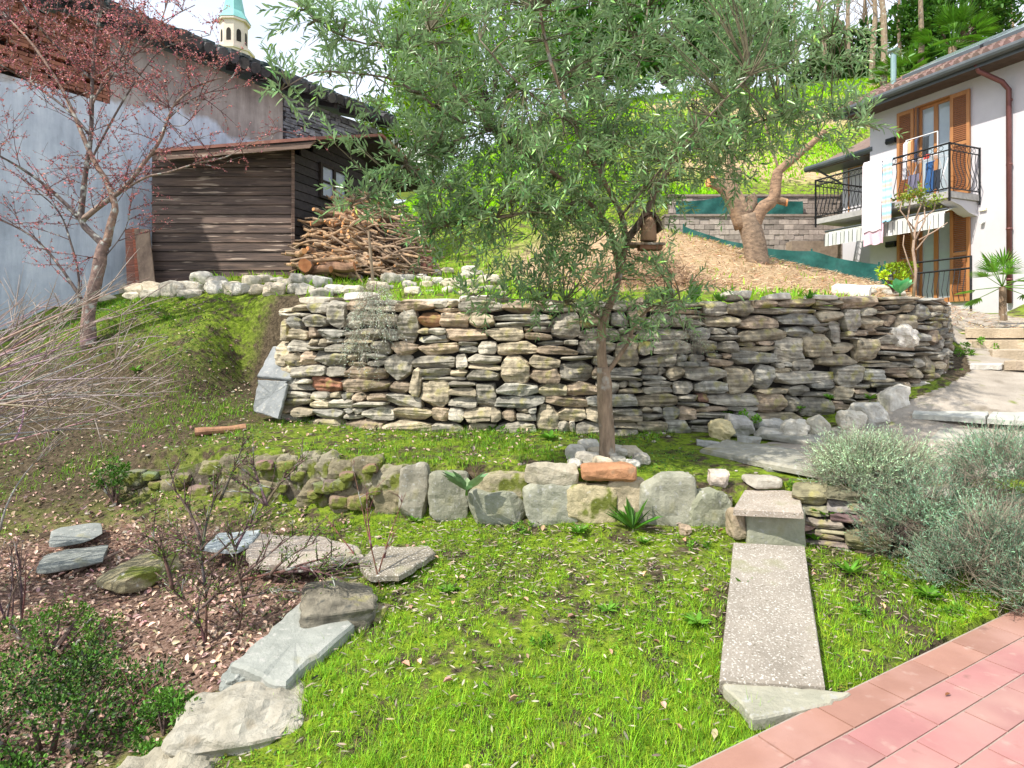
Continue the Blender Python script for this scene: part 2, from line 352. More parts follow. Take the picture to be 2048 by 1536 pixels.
gC = tps([(-7, 10, 2.1), (-5.2, 9.0, 2.16), (-4, 8.4, 2.12), (-2.7, 7.5, 1.95), (-2.2, 6.6, 1.80), (0, 6.4, 1.78), (2.5, 6.6, 1.80), (4.3, 6.9, 1.86), (5.4, 7.8, 1.80), (-5, 10.3, 2.53), (-3, 9.5, 2.42), (-1, 8, 2.1),
          (-1, 10.5, 2.62), (-3, 13, 3.1), (0, 7.6, 1.98), (1, 9, 2.25), (2, 7.6, 1.98), (3, 9, 2.25), (4, 8.2, 2.06), (4.6, 12, 3.05), (2, 12, 3.1), (3.96, 14, 3.86), (2, 14.5, 4.3), (6.6, 12, 2.56), (6.79, 14, 3.08), (5.37, 14, 3.42), (8.2, 14, 2.74),
          (9, 14, 2.32), (10, 16, 2.3), (8.8, 17, 3.0), (7, 17.5, 3.8), (7, 18.6, 4.0), (4, 18, 4.5), (6, 15.6, 3.3), (11, 19, 3.5), (9, 13, 2.2), (7, 9.6, 1.76), (0, 12, 3.2), (0, 16, 4.9), (-2, 16, 4.4), (12, 14, 2.3), (-8, 14, 3), (-12, 10, 1.8)])
gH = tps([(5, 20.0, 6.0), (9, 20.0, 6.0), (1, 20, 6.2), (5, 24, 8.2), (10, 24, 8.2), (0, 24, 8.0), (-3, 24, 5.8), (-6, 30, 6), (0, 35, 13.0), (10, 35, 15.2), (20, 35, 16), (16, 22, 8), (30, 30, 16), (0, 60, 17), (12, 60, 20),
          (40, 60, 22), (-20, 40, 5), (-40, 60, 3), (-3, 20, 4.8), (-30, 20, 3), (-15, 60, 6), (-60, 200, 0), (60, 200, 20), (150, 100, 20), (-150, 100, -3), (0, 300, 5), (-150, 300, -5), (150, 300, 10)])
LX, LY = [-3.44, -1.25, .37, 1.5, 9], [5.5, 4.82, 4.38, 4.30, 4.3]
WX, WY = [-12, -8, -5.2, -2.6, -2.45, -2.2, -.5, 1, 2.5, 3.4, 4.15, 4.7, 5.3, 7, 10.5, 14], [9.8, 9.6, 9.0, 7.5, 6.9, 6.45, 6.2, 6.2, 6.35, 6.38, 6.52, 6.95, 7.7, 9.6, 13, 16]
SX, SY = [1.98, 2.3, 2.9, 3.4, 4.5, 6, 9], [4.22, 4.08, 3.92, 3.98, 4.60, 5.48, 7.2]
def Lf(x): return np.interp(x, LX, LY)
def Wf(x): return np.interp(x, WX, WY)
def ground(x, y, fine=True):
    x = np.asarray(x, float); y = np.asarray(y, float)
    z = gA(x, y)
    wB = smooth((y - Lf(x) - .06) / .08) * smooth((x + 3.9) / .7); z = z * (1 - wB) + gB(x, y) * wB
    xb = np.interp(y, [4.1, 4.57, 5.42, 6.4], [1.98, 2.0, 1.62, 2.3])
    wP = smooth((x - xb) / .12) * smooth((y - np.interp(x, SX, SY) - .02) / .08); z = z * (1 - wP) + (gP(x, y) - .045) * wP
    band = np.where(x < -2.3, .5, np.where(x > 5.4, .6, .10))
    wC = smooth((y - Wf(x) - .06) / band + np.where((x < -2.3) | (x > 5.4), .5, 0)); z = z * (1 - wC) + gC(x, y) * wC
    yk = 19.25
    wH = smooth((y - yk) / .3) * smooth((x - 1.5) / 3.0) + smooth((y - 17) / 7) * (1 - smooth((x - 1.5) / 3.0)); z = z * (1 - wH) + gH(x, y) * wH
    u_ = (x - .612) * math.sin(.530) - (y - 2.17) * math.cos(.530)
    z = np.where((u_ > -.02) & (x > -2), np.minimum(z, -.07), z)
    if fine:
        z = z + .012 * np.sin(x * 5.1 + 1.3 * np.sin(y * 3.7)) * np.sin(y * 4.3 + 2 * np.sin(x * 2.1))
    return z
def gz(x, y): return float(ground(np.array([x]), np.array([y]))[0])
def gpx(px, py, dmin=1.2, dmax=60):
    """world point where the line of sight through a photo pixel meets the ground"""
    d = np.concatenate([np.arange(dmin, 12, .01), np.arange(12, dmax, .05)])
    x = (px - CX) / F * d; z = CH + (HY - py) / F * d; g = ground(x, d)
    hit = np.nonzero(z <= g)[0]
    i = hit[0] if len(hit) else len(d) - 1
    return Vector((x[i], d[i], g[i]))

def axis(parts):
    out = []
    for a, b, s in parts: out += list(np.arange(a, b, s))
    return np.array(out + [parts[-1][1]])
gx = axis([(-160, -40, 12), (-40, -10, 2), (-10, -6, .25), (-6, 6.2, .06), (6.2, 14, .25), (14, 40, 1.5), (40, 160, 12)])
gy = axis([(-6, 1.2, .6), (1.2, 8.2, .05), (8.2, 14, .12), (14, 22, .2), (22, 60, 1), (60, 320, 13)])
GX, GY = np.meshgrid(gx, gy); GZ = ground(GX, GY)
nx, ny = len(gx), len(gy)
# zones: r green cover, g dry straw, b leaf litter
def blob(x, y, cx, cy, rx, ry): return np.exp(-(((x - cx) / rx) ** 2 + ((y - cy) / ry) ** 2))
def fn(x, y, s, o=0):
    return .5 + .25 * (np.sin(x * s + 3 * np.sin(y * s * .6 + o)) + np.sin(y * s * 1.3 + 2 * np.sin(x * s * .8 + 1.7 + o)))
def zones(x, y):
    straw = np.clip(blob(x, y, 4.6, 11.5, 3.0, 2.6) * 1.6 + blob(x, y, 2.2, 10.5, 2.0, 2.0) + blob(x, y, 7, 13, 2, 2), 0, 1) * smooth((y - 8.3) / .8)
    straw = np.maximum(straw, smooth((y - 20) / 3) * (.05 + .62 * fn(x, y, .5)) * smooth((x - 4) / 3))
    litter = np.clip(blob(x, y, -2.9, 3.9, 1.5, 1.0) * 1.4 + blob(x, y, -2.0, 3.3, .9, .9) + .25 * blob(x, y, -4.3, 5.4, 1.4, 1.0), 0, 1) * (y < 6.6)
    earth = np.clip(.42 * blob(x, y, -3.9, 5.9, 1.3, .9) + .35 * blob(x, y, -5.2, 7.0, 1.2, .9) + blob(x, y, -2.85, 7.5, .4, .5) + .5 * blob(x, y, -3.5, 6.6, .9, .5) + blob(x, y, 1.2, 3.1, .18, .5) + .8 * blob(x, y, 2.05, 3.3, .2, .8) + blob(x, y, 5.2, 6.9, .6, .5) + .20 * np.clip(smooth((-1.9 - x) / .8) + smooth((y - 4.5) / .3), 0, 1) * (y < 10), 0, 1)
    return straw, litter, earth
st, li, ea = zones(GX, GY)
gme = npmesh("ground", np.stack([GX, GY, GZ], -1).reshape(-1, 3),
             (lambda i: np.stack([i, i + 1, i + 1 + nx, i + nx], -1).reshape(-1, 4))((np.arange(ny - 1)[:, None] * nx + np.arange(nx - 1)[None])), None or M_gap,
             np.stack([st, li, ea], -1).reshape(-1, 3), smooth=True)
gm = bpy.data.materials.new("garden_soil"); gm.use_nodes = True; nt = gm.node_tree; nt.nodes.clear(); L = nt.links.new
go_ = nd(nt, "ShaderNodeOutputMaterial"); gb = nd(nt, "ShaderNodeBsdfPrincipled"); gb.inputs["Roughness"].default_value = .95; gb.inputs["Specular IOR Level"].default_value = .15
tc = nd(nt, "ShaderNodeTexCoord"); at = nd(nt, "ShaderNodeAttribute", attribute_name="tint"); sp = nd(nt, "ShaderNodeSeparateColor"); L(at.outputs["Color"], sp.inputs[0])
def noi(s, d=6, r=.6):
    n = nd(nt, "ShaderNodeTexNoise"); n.inputs["Scale"].default_value = s; n.inputs["Detail"].default_value = d; n.inputs["Roughness"].default_value = r; L(tc.outputs["Object"], n.inputs[0]); return n
def mixc(f, a, b):
    m_ = nd(nt, "ShaderNodeMix", data_type='RGBA')
    L(f, m_.inputs[0])
    for s_, v in ((6, a), (7, b)):
        if isinstance(v, tuple): m_.inputs[s_].default_value = (*v, 1)
        else: L(v, m_.inputs[s_])
    return m_.outputs[2]
n_a, n_b, n_c, n_d = noi(1.4, 8, .7), noi(22, 6, .75), noi(5, 8, .7), noi(60, 4, .8)
r1 = ramp(nt, [(.38, (.045, .034, .022)), (.52, (.10, .075, .045)), (.66, (.17, .13, .085))]); L(n_b.outputs[0], r1.inputs[0])
r2 = ramp(nt, [(.32, (.08, .13, .010)), (.52, (.21, .31, .02)), (.70, (.34, .44, .035))]); L(n_b.outputs[0], r2.inputs[0])
rm = ramp(nt, [(.41, (0, 0, 0)), (.54, (1, 1, 1))]); L(n_c.outputs[0], rm.inputs[0])
c = mixc(rm.outputs[0], r1.outputs[0], r2.outputs[0])
r3 = ramp(nt, [(.3, (.26, .17, .09)), (.5, (.48, .34, .20)), (.7, (.64, .49, .31))]); L(n_d.outputs[0], r3.inputs[0])
def addn(v, n, amt, lo, hi):
    a = nd(nt, "ShaderNodeMath", operation='MULTIPLY_ADD'); L(n.outputs[0], a.inputs[0]); a.inputs[1].default_value = amt; L(v, a.inputs[2])
    m_ = nd(nt, "ShaderNodeMapRange"); m_.inputs[1].default_value = lo; m_.inputs[2].default_value = hi; L(a.outputs[0], m_.inputs[0]); return m_.outputs[0]
c = mixc(addn(sp.outputs[2], n_c, 1.2, .85, 1.15), c, r1.outputs[0])
c = mixc(addn(sp.outputs[0], n_c, 1.4, .95, 1.25), c, r3.outputs[0])
r4 = ramp(nt, [(.35, (.09, .055, .04)), (.5, (.24, .15, .11)), (.68, (.42, .30, .24))]); L(n_d.outputs[0], r4.inputs[0])
c = mixc(addn(sp.outputs[1], n_c, 1.3, 1.0, 1.35), c, r4.outputs[0])
L(c, gb.inputs[0])
bp = nd(nt, "ShaderNodeBump"); bp.inputs["Strength"].default_value = 1; bp.inputs["Distance"].default_value = .03
ad = nd(nt, "ShaderNodeMath", operation='MULTIPLY_ADD'); L(n_d.outputs[0], ad.inputs[0]); ad.inputs[1].default_value = .5; L(n_b.outputs[0], ad.inputs[2])
L(ad.outputs[0], bp.inputs["Height"]); L(bp.outputs[0], gb.inputs["Normal"]); L(gb.outputs[0], go_.inputs[0])
gme.materials.clear(); gme.materials.append(gm)
tag(link("ground", gme), kind="structure")
# ================================================================ setting: patio and path
def ZP(px, py, z):
    d = (CH - z) * F / (py - HY); return Vector(((px - CX) / F * d, d, z))
TH, PX0, PY0, US = .530, .612, 2.17, .365
def pf(u, v, z=0): return (PX0 + u * math.cos(TH) + v * math.sin(TH), PY0 + u * math.sin(TH) - v * math.cos(TH), z)
pm = mat("terracotta_tile", (.37, .19, .155), (.29, .145, .12), 3.0, rough=.65, bump=.35, bscale=40, tint=True, spec=.3, dist=.004, spots=[((.42, .25, .21), 2.2, .45, .75), ((.44, .31, .26), 11, .62, .80), ((.20, .11, .09), 6, .64, .76)])
pgm = mat("patio_grout", (.42, .34, .29), (.30, .25, .21), 20, bump=.3)
mb = MB(); rs = random.Random(3)
mb.box(-6, 12, -.02 + .012, 7, -.14, -.006, fr=pf, mi=1)
v = 0.0; row = 0; rows = [.166] + [.155] * 42
for rwid in rows:
    off = 0 if row == 0 else (US * .5 * (row % 2) + .12)
    for k in range(-14, 30):
        u0, u1 = k * US + off, (k + 1) * US + off
        t = rs.uniform(.84, 1.12); tn = (t * .96, t * 1.0, t * .92) if row == 0 else (t * 1.08, t * .98, t * 1.12)
        e = .0045; dz = rs.uniform(-.0012, .0012)
        mb.box(u0 + e, u1 - e, v + e, v + rwid - e, -.03, dz, tint=tn, fr=pf)
    v += rwid; row += 1
mb.box(-6, 12, -.003, .0075, -.13, -.008, tint=(.8, .8, .8), fr=pf)
tag(mb.build("patio", [pm, pgm]), kind="structure")

def polyslab(pts, thick, jit=.006, seed=0, sub=6, bev=.008, up=None, tint=(1, 1, 1), name="slab", m=None, sag=0):
    rs = random.Random(seed); pts = [Vector(p) for p in pts]; out = []
    for i in range(len(pts)):
        a, b = pts[i], pts[(i + 1) % len(pts)]
        for k in range(sub):
            q = a.lerp(b, k / sub)
            if 1: q = q + Vector((rs.uniform(-jit, jit), rs.uniform(-jit, jit), rs.uniform(-jit, jit) * .3))
            out.append(q)
    cen = sum(out, Vector()) / len(out); n = len(out)
    nrm = Vector()
    for i in range(n): nrm += (out[i] - cen).cross(out[(i + 1) % n] - cen)
    nrm.normalize()
    if up is not None and nrm.dot(up) < 0: out.reverse(); nrm = -nrm
    elif up is None and nrm.z < 0: out.reverse(); nrm = -nrm
    def sh(k, d): return [(q - (q - cen).normalized() * d) + nrm * k for q in out]
    V = []; Fs = []
    rings = [sh(-thick, 0), sh(-bev, 0), sh(0, bev)]
    for f_ in (.45, .75): rings.append([q.lerp(cen, f_) + nrm * rs.uniform(-sag, sag) for q in rings[2]])
    for r in rings: V += [tuple(q) for q in r]
    for r in range(len(rings) - 1):
        for i in range(n):
            j = (i + 1) % n; Fs.append((r * n + i, r * n + j, (r + 1) * n + j, (r + 1) * n + i))
    V.append(tuple(cen)); c_ = len(V) - 1; b0 = (len(rings) - 1) * n
    for i in range(n): Fs.append((b0 + i, b0 + (i + 1) % n, c_))
    Fs.append(tuple(reversed(range(n))))
    mb = MB(); mb.add(V, Fs, tint)
    return mb.mesh(name, m)
def slab(name, label, cat, pts, thick, m, group=None, kind=None, **k):
    o = link(name, polyslab(pts, thick, name=name, m=m, **k)); centre(o); return tag(o, label, cat, group, kind)

slab("path_slab", "long speckled concrete slab sloping up from the tiled patio to the step", "slab", [ZP(1438, 1358, .035), ZP(1650, 1371, .035), ZP(1609, 1092, .215), ZP(1467, 1084, .215)], .07, M_conc, jit=.003)
slab("threshold_stone", "beige wedge of flat stone between the long concrete slab and the terracotta patio", "stone slab", [ZP(1444, 1366, .015), ZP(1560, 1372, .015), ZP(1700, 1385, .010), ZP(1655, 1408, .010), ZP(1505, 1437, .008), ZP(1480, 1405, .012)], .05, M_slab, tint=(1.45, 1.3, 1.05), jit=.006)
slab("step_slab", "short pinkish concrete slab forming the upper step of the path", "slab", [ZP(1466, 1017, .41), ZP(1607, 1024, .41), ZP(1598, 984, .43), ZP(1494, 970, .43)], .045, M_conc, jit=.003, tint=(1.25, 1.2, 1.18))
# riser blocks beneath the step slab
def frock(name, label, cat, px0, px1, py0, py1, d, depth, seed, m, tint=(1, 1, 1), group=None, parent=None, n=12, power=7, rough=.10, cuts=7, rot=0, **k):
    a, b = P(px0, py1, d), P(px1, py0, d); w, h = b.x - a.x, b.z - a.z
    me = rockmesh(name, m, tint, dx=w, dy=depth, dz=h, seed=seed, n=n, power=power, rough=rough, cuts=cuts, **k)
    o = link(name, me, parent, ((a.x + b.x) / 2, d + depth / 2, (a.z + b.z) / 2)); o.rotation_euler = (0, rot, 0)
    if parent is None: tag(o, label, cat, group)
    elif label: o["label"] = label
    return o
frock("riser_block", "greenish rectangular block under the short concrete step slab", "stone block", 1496, 1614, 1016, 1100, 4.05, .16, 11, M_slab, (1.3, 1.22, .95), power=14, cuts=0, rough=.05)
frock("riser_stone", "small brown stone wedged left of the block under the step slab", "stone", 1464, 1500, 1022, 1082, 4.07, .14, 12, M_pale, (.62, .52, .40), power=6)

# upper tread and paving on the right
slab("stone_bench", "long weathered stone tread with rounded nose beside the silvery bush", "stone step", [ZP(1399, 897, .575), ZP(1645, 944, .565), ZP(1900, 985, .56), ZP(1950, 940, .60), ZP(1660, 908, .585), ZP(1450, 878, .590)], .055, M_slab, tint=(1.25, 1.12, .95), jit=.004, bev=.02)
frock("tread_block", "mossy rectangular block under the left half of the long stone tread", "stone block", 1462, 1532, 925, 968, 5.05, .16, 14, M_slab, (.95, .90, .70), power=14, cuts=0, rough=.04)
frock("tread_block", "mossy rectangular block under the middle of the long stone tread", "stone block", 1534, 1632, 935, 985, 4.72, .16, 15, M_slab, (.95, .90, .70), power=14, cuts=0, rough=.04)
slab("tread_flag", "smooth grey flagstone behind the long stone tread", "flagstone", [ZP(1520, 868, .63), ZP(1800, 912, .60), ZP(1850, 880, .64), ZP(1640, 862, .655), ZP(1560, 857, .66)], .04, M_slab, tint=(1.2, 1.08, .95))
pv = [([(1640, 858, .68), (1850, 880, .66), (1880, 842, .74), (1800, 835, .76)], "wide sandy grey flagstone left of the silvery bush top"),
      ([(1860, 878, .68), (2080, 900, .66), (2090, 845, .76), (1890, 842, .76)], "broad flagstone half hidden behind the silvery bush top"),
      ([(1822, 826, .83), (1970, 836, .83), (1985, 812, .86), (1850, 802, .87)], "pale worn kerb slab, nearer end of the upper path edge"),
      ([(1974, 836, .83), (2110, 842, .83), (2115, 816, .86), (1990, 812, .86)], "pale worn kerb slab running out of the right edge of view"),
      ([(1860, 800, .89), (2080, 808, .89), (2090, 784, .96), (1900, 780, .96)], "thin sandstone flag behind the pale kerb slabs")]
for i, (q, lab) in enumerate(pv):
    slab("path_flag", lab, "flagstone", [ZP(*c_) for c_ in q], .05, M_slab, group="flagstones of the upper path", seed=20 + i, tint=(1.55, 1.38, 1.18) if i != 2 and i != 3 else (1.9, 1.78, 1.65), jit=.008)
M_path = mat("worn_sandstone_path", (.46, .40, .33), (.28, .24, .19), 3.0, bump=.9, bscale=45, tint=True, spots=[((.15, .12, .08), 2.6, .60, .72), ((.20, .22, .06), 5, .62, .74)])
# big slab edge and stones of the steps to the house
def gslab(name, label, cat, pix, z, thick, m, seed=0, **k):
    pts = []
    for (a, b, d) in pix:
        x = (a - CX) / F * d; pts.append(Vector((x, d, z)))
    return slab(name, label, cat, pts, thick, m, seed=seed, **k)
SG = "rough stone steps up to the house"
gslab("house_step", "topmost broad stone step slab before the white house", "stone step", [(1932, 0, 8.2), (2120, 0, 8.1), (2150, 0, 11.5), (1930, 0, 11.0)], 1.66, .13, M_path, 31, tint=(1.35, 1.25, 1.05), group=SG, jit=.02)
gslab("house_step", "second stone step below the topmost slab by the wall end", "stone step", [(1945, 0, 7.75), (2130, 0, 7.6), (2130, 0, 8.3), (1940, 0, 8.25)], 1.50, .16, M_path, 32, tint=(1.4, 1.3, 1.1), group=SG, jit=.02)
gslab("house_step", "third uneven stone step with soil in front of it", "stone step", [(1985, 0, 7.2), (2120, 0, 7.1), (2120, 0, 7.8), (1975, 0, 7.8)], 1.385, .12, M_path, 33, tint=(1.3, 1.22, 1.08), group=SG, jit=.02)
gslab("house_step", "small whitish stone lying on the soil below the stone steps", "stone step", [(1940, 0, 6.75), (2005, 0, 6.7), (2010, 0, 6.95), (1945, 0, 6.98)], 1.24, .06, M_pale, 34, group=SG, jit=.015)
gslab("house_step", "lowest stone step at the right edge of view", "stone step", [(2010, 0, 6.7), (2120, 0, 6.6), (2120, 0, 7.1), (2020, 0, 7.15)], 1.27, .10, M_path, 35, tint=(1.3, 1.2, 1.05), group=SG, jit=.02)

def drape(name, poly, m, lift, step=.03, label=None, cat=None, kind=None):
    P2 = np.array(poly); x0, y0 = P2.min(0); x1, y1 = P2.max(0); xs = np.arange(x0, x1 + step, step); ys = np.arange(y0, y1 + step, step); X, Y = np.meshgrid(xs, ys); Z = ground(X, Y) + lift
    def ins(x, y):
        c = np.zeros(x.shape, bool); j = len(P2) - 1
        for i in range(len(P2)):
            xi, yi = P2[i]; xj, yj = P2[j]; c ^= ((yi > y) != (yj > y)) & (x < (xj - xi) * (y - yi) / (yj - yi + 1e-12) + xi); j = i
        return c
    nx_ = len(xs); i = (np.arange(len(ys) - 1)[:, None] * nx_ + np.arange(nx_ - 1)[None]); cx = X[:-1, :-1] + step / 2; cy = Y[:-1, :-1] + step / 2; i = i[ins(cx, cy)]
    me = npmesh(name, np.stack([X, Y, Z], -1).reshape(-1, 3), np.stack([i, i + 1, i + 1 + nx_, i + nx_], -1), m, np.ones((X.size, 3)), True); o = link(name, me); return tag(o, label, cat, kind=kind)
drape("path", [(2.25, 4.75), (3.0, 4.35), (3.5, 4.4), (4.6, 5.0), (8, 6.9), (8, 7.3), (5.0, 6.75), (4.35, 6.2), (3.3, 5.85), (2.6, 5.7), (2.05, 5.55)], M_path, .012, kind="structure")
drape("upper_path", [(5.0, 6.75), (8, 7), (9.5, 13), (7.8, 12.5), (6.2, 9.2), (5.6, 7.7)], M_path, .010, kind="structure")

# ================================================================ dry-stone walls
def wstone(dx, dy, dz, seed, n=8):
    V, Fs = CG[n]; rs = np.random.RandomState(seed % (2 ** 31)); p = V / (np.sum(np.abs(V) ** 12, axis=1, keepdims=True) ** (1 / 12))
    def cut(nv, c):
        nonlocal p
        nv = np.array(nv, float); nv /= np.linalg.norm(nv); dd = p @ nv - c; p = p - np.where(dd > 0, dd, 0)[:, None] * nv
    for sx_ in (-1, 1):
        for sz_ in (-1, 1):
            if rs.rand() < .85: a = rs.uniform(.35, 1.25); cut((sx_ * math.cos(a), rs.uniform(-.25, .1), sz_ * math.sin(a)), rs.uniform(.86, 1.22))
    for _ in range(3): cut((rs.normal(0, .35), -1, rs.normal(0, .45)), rs.uniform(.78, 1.08))
    for _ in range(2): cut((rs.normal(0, .2), rs.normal(0, .3), rs.choice((-1, 1))), rs.uniform(.82, 1.0))
    k = rs.uniform(-.16, .16); p[:, 2] *= 1 + k * p[:, 0]; p[:, 0] += rs.uniform(-.10, .10) * p[:, 2]
    q = p * np.array([dx, dy, dz]) / 2; o = rs.uniform(-50, 50, 3); out = np.empty_like(q); mn = min(dx, dz)
    for i in range(len(q)):
        a = Vector(q[i] * 7 + o); d = .6 * mnoise.noise(a) + .4 * mnoise.noise(a * 3.1); st_ = mnoise.noise(Vector((o[0] + q[i][0] * 2.5, o[1], q[i][2] * 55)))
        out[i] = q[i] + np.array([0, -1, 0]) * (d * .022 + st_ * .011) + p[i] / (np.linalg.norm(p[i]) + 1e-9) * d * mn * .07
    return out, Fs
def drywall(name, label, path, base, top, ncourse, seed, tintf, wid=(.13, .40), depth=.24, group=None, protr=.02, m=None, slabby=False, keep=100, visx=(-50, 2100), rough=.10, batter=0.06, specials=()):
    """path: list of xy; stones face the right-hand side of the walking direction"""
    m = m or M_stone
    rs = random.Random(seed); pts = [Vector((a, b)) for a, b in path]; cum = [0]
    for i in range(1, len(pts)): cum.append(cum[-1] + (pts[i] - pts[i - 1]).length)
    Lw = cum[-1]
    def at(s):
        s = min(max(s, 0), Lw - 1e-6)
        for i in range(1, len(cum)):
            if s <= cum[i]: break
        t = (s - cum[i - 1]) / (cum[i] - cum[i - 1]); p = pts[i - 1].lerp(pts[i], t)
        a = at_dir(i - 1); b_ = at_dir(i); dr = a.lerp(b_, t).normalized()
        return p, dr
    def at_dir(i):
        a = pts[max(i - 1, 0)]; b_ = pts[min(i + 1, len(pts) - 1)]; return (b_ - a).normalized()
    root = thing(name, label, "wall", (pts[0].x, pts[0].y, base(pts[0].x, pts[0].y)), group=group)
    ox, oy, oz = root.location
    stones = []; occ = [[] for _ in range(ncourse + 2)]
    Hm = 1.0
    def p_x(s):
        q = at(s)[0]; return CX + q.x / q.y * F
    def bnd(i, s):
        if i <= 0: return -.03
        if i >= ncourse: return 1.0 + .035 * mnoise.noise(Vector((s * 2.1, 9, seed)))
        return i / ncourse + .32 / ncourse * mnoise.noise(Vector((s * .9, i * 7.3, seed)))
    for i in range(ncourse):
        s = rs.uniform(-.1, 0)
        while s < Lw:
            o = next(((a, b_) for a, b_ in occ[i] if a - .02 <= s < b_), None)
            if o: s = o[1]; continue
            nxt = min([a for a, b_ in occ[i] if a > s] + [Lw + .05])
            w = rs.uniform(*wid) * (1.25 if i == ncourse - 1 else 1) * rs.choice((1, 1, .6, 1.15))
            if nxt - s < w * 1.35: w = nxt - s
            if w < .05: s = nxt; continue
            up = 1.0
            r = rs.random(); sm = s + w / 2
            if r < .17 and i < ncourse - 1 and w < .34:
                up = 2.0 if w < .3 else 1.6; occ[i + 1].append((s, s + w))
                z0, z1 = bnd(i, sm), bnd(i + 2, sm) if up == 2 else bnd(i + 1, sm) * .45 + bnd(i + 2, sm) * .55
                if up != 2: stones.append((s, s + w, z1, bnd(i + 2, sm)))
                stones.append((s, s + w, z0, z1))
            elif r < (.36 if p_x(s) < 1250 else .50) and w > .16:
                z0, z1 = bnd(i, sm), bnd(i + 1, sm); t = rs.uniform(.35, .65); k = rs.uniform(.3, .7)
                stones.append((s, s + w, z0, z0 + (z1 - z0) * t))
                if rs.random() < .5: stones.append((s, s + w, z0 + (z1 - z0) * t, z1))
                else: stones.append((s, s + w * k, z0 + (z1 - z0) * t, z1)); stones.append((s + w * k, s + w, z0 + (z1 - z0) * t, z1))
            else:
                stones.append((s, s + w, bnd(i, sm), bnd(i + 1, sm)))
            s += w
    objs = []
    for k, (s0, s1, v0, v1) in enumerate(stones):
        sm = (s0 + s1) / 2; p, dr = at(sm); nrm = Vector((dr.y, -dr.x)); b_ = base(p.x, p.y); t_ = top(p.x, p.y)
        H = t_ - b_; z0, z1 = b_ + v0 * H, b_ + v1 * H; w, h = s1 - s0, z1 - z0
        if h < .012: continue
        dep = depth * rs.uniform(.8, 1.1); vm = (v0 + v1) / 2
        sp_ = None
        wx, wz = p.x, (z0 + z1) / 2; spx = CX + wx / p.y * F; spy = HY - (wz - CH) / p.y * F
        for q in specials:
            if abs(spx - q[0]) < q[2] and abs(spy - q[1]) < q[3]: sp_ = q; break
        rot = math.atan2(dr.y, dr.x)
        pr = rs.uniform(-protr, protr) + batter * (1 - vm) * .8
        c2 = p + nrm * (pr - dep / 2 + .10)
        tn = tintf(spx, spy, rs)
        objs.append(dict(loc=(c2.x, c2.y, (z0 + z1) / 2), dims=(w * rs.uniform(.98, 1.05), dep, h * rs.uniform(.99, 1.10)), rz=rot, ry=rs.uniform(-.06, .06), seed=rs.randrange(10 ** 6), tint=sp_[4] if sp_ else tn, lab=sp_[5] if sp_ else None,
                         area=w * h * (1 if visx[0] < spx < visx[1] else .001), pw=rs.choice((3.2, 4, 5, 7)), big=w * h > .02))
        if sp_: specials = [q for q in specials if q is not sp_]
    order = sorted(range(len(objs)), key=lambda i: -(objs[i]['area'] + (9 if objs[i]['lab'] else 0)))
    bigs = set(order[:keep]); small = MB()
    for i, q in enumerate(objs):
        n = 12 if i in bigs else 8 if q['big'] else 6
        V, Fs = wstone(*q['dims'], seed=q['seed'], n=n)
        if i in bigs:
            mb = MB(); mb.add(V, Fs, q['tint']); o = mb.build("stone", m, root)
            o.location = (q['loc'][0] - ox, q['loc'][1] - oy, q['loc'][2] - oz); o.rotation_euler = (0, q['ry'], q['rz'])
            if q['lab']: o["label"] = q['lab']
        else:
            R = Matrix.Rotation(q['rz'], 3, 'Z') @ Matrix.Rotation(q['ry'], 3, 'Y')
            small.add(V @ np.array(R).T + np.array(q['loc']) - np.array([ox, oy, oz]), Fs, q['tint'])
    if small.V: tag(small.build("small_stones", m, root), kind="stuff")
    mb = MB(); K = 40
    for k in range(K + 1):
        p, dr = at(Lw * k / K); nrm = Vector((dr.y, -dr.x)); b_, t_ = base(p.x, p.y), top(p.x, p.y)
        f_ = p - nrm * .03 + nrm * batter * .3; bk = p - nrm * (depth + .06)
        mb.add([(f_.x - ox, f_.y - oy, b_ - .15 - oz), (f_.x - ox, f_.y - oy, t_ - .07 - oz), (bk.x - ox, bk.y - oy, t_ - .07 - oz), (bk.x - ox, bk.y - oy, b_ - .15 - oz)], [])
    for k in range(K):
        a = k * 4
        for j in range(4): mb.Fc.append((a + j, a + (j + 1) % 4, a + 4 + (j + 1) % 4, a + 4 + j)); mb.MI.append(0)
    mb.Fc += [(3, 2, 1, 0), (K * 4, K * 4 + 1, K * 4 + 2, K * 4 + 3)]; mb.MI += [0, 0]
    mb.build("core", M_gap, root)
    return root
WPATH = [(-2.35, 6.5), (-2.0, 6.30), (-1.2, 6.18), (-.5, 6.08), (1, 6.08), (1.8, 6.15), (2.5, 6.22), (3.4, 6.26), (4.05, 6.42), (4.45, 6.62), (4.8, 6.98), (5.35, 7.75), (5.9, 8.6)]
def wbase(x, y): return float(np.interp(x, [-2.4, 0, 2.2, 2.8, 3.4, 4.1, 4.8, 5.3, 5.9], [.60, .56, .60, .70, .84, 1.02, 1.20, 1.36, 1.55]))
def wtop(x, y): return float(np.interp(x, [-2.4, -2.0, -1.2, 0, 2.4, 3.4, 4.2, 4.8, 5.3, 5.9], [1.84, 1.88, 1.90, 1.88, 1.88, 1.92, 1.97, 1.93, 1.84, 1.80]))
def wtint(px, py, rs):
    t = rs.uniform(.72, 1.30)
    r = rs.random(); dk = 1.02 if px > 1250 else 1.22
    if px < 820: dk *= .97
    base = (1.0, .99, .97) if r < .45 else (1.06, .98, .84) if r < .72 else (.92, .95, .98) if r < .88 else (1.06, .90, .78)
    return tuple(c * t * dk for c in base)
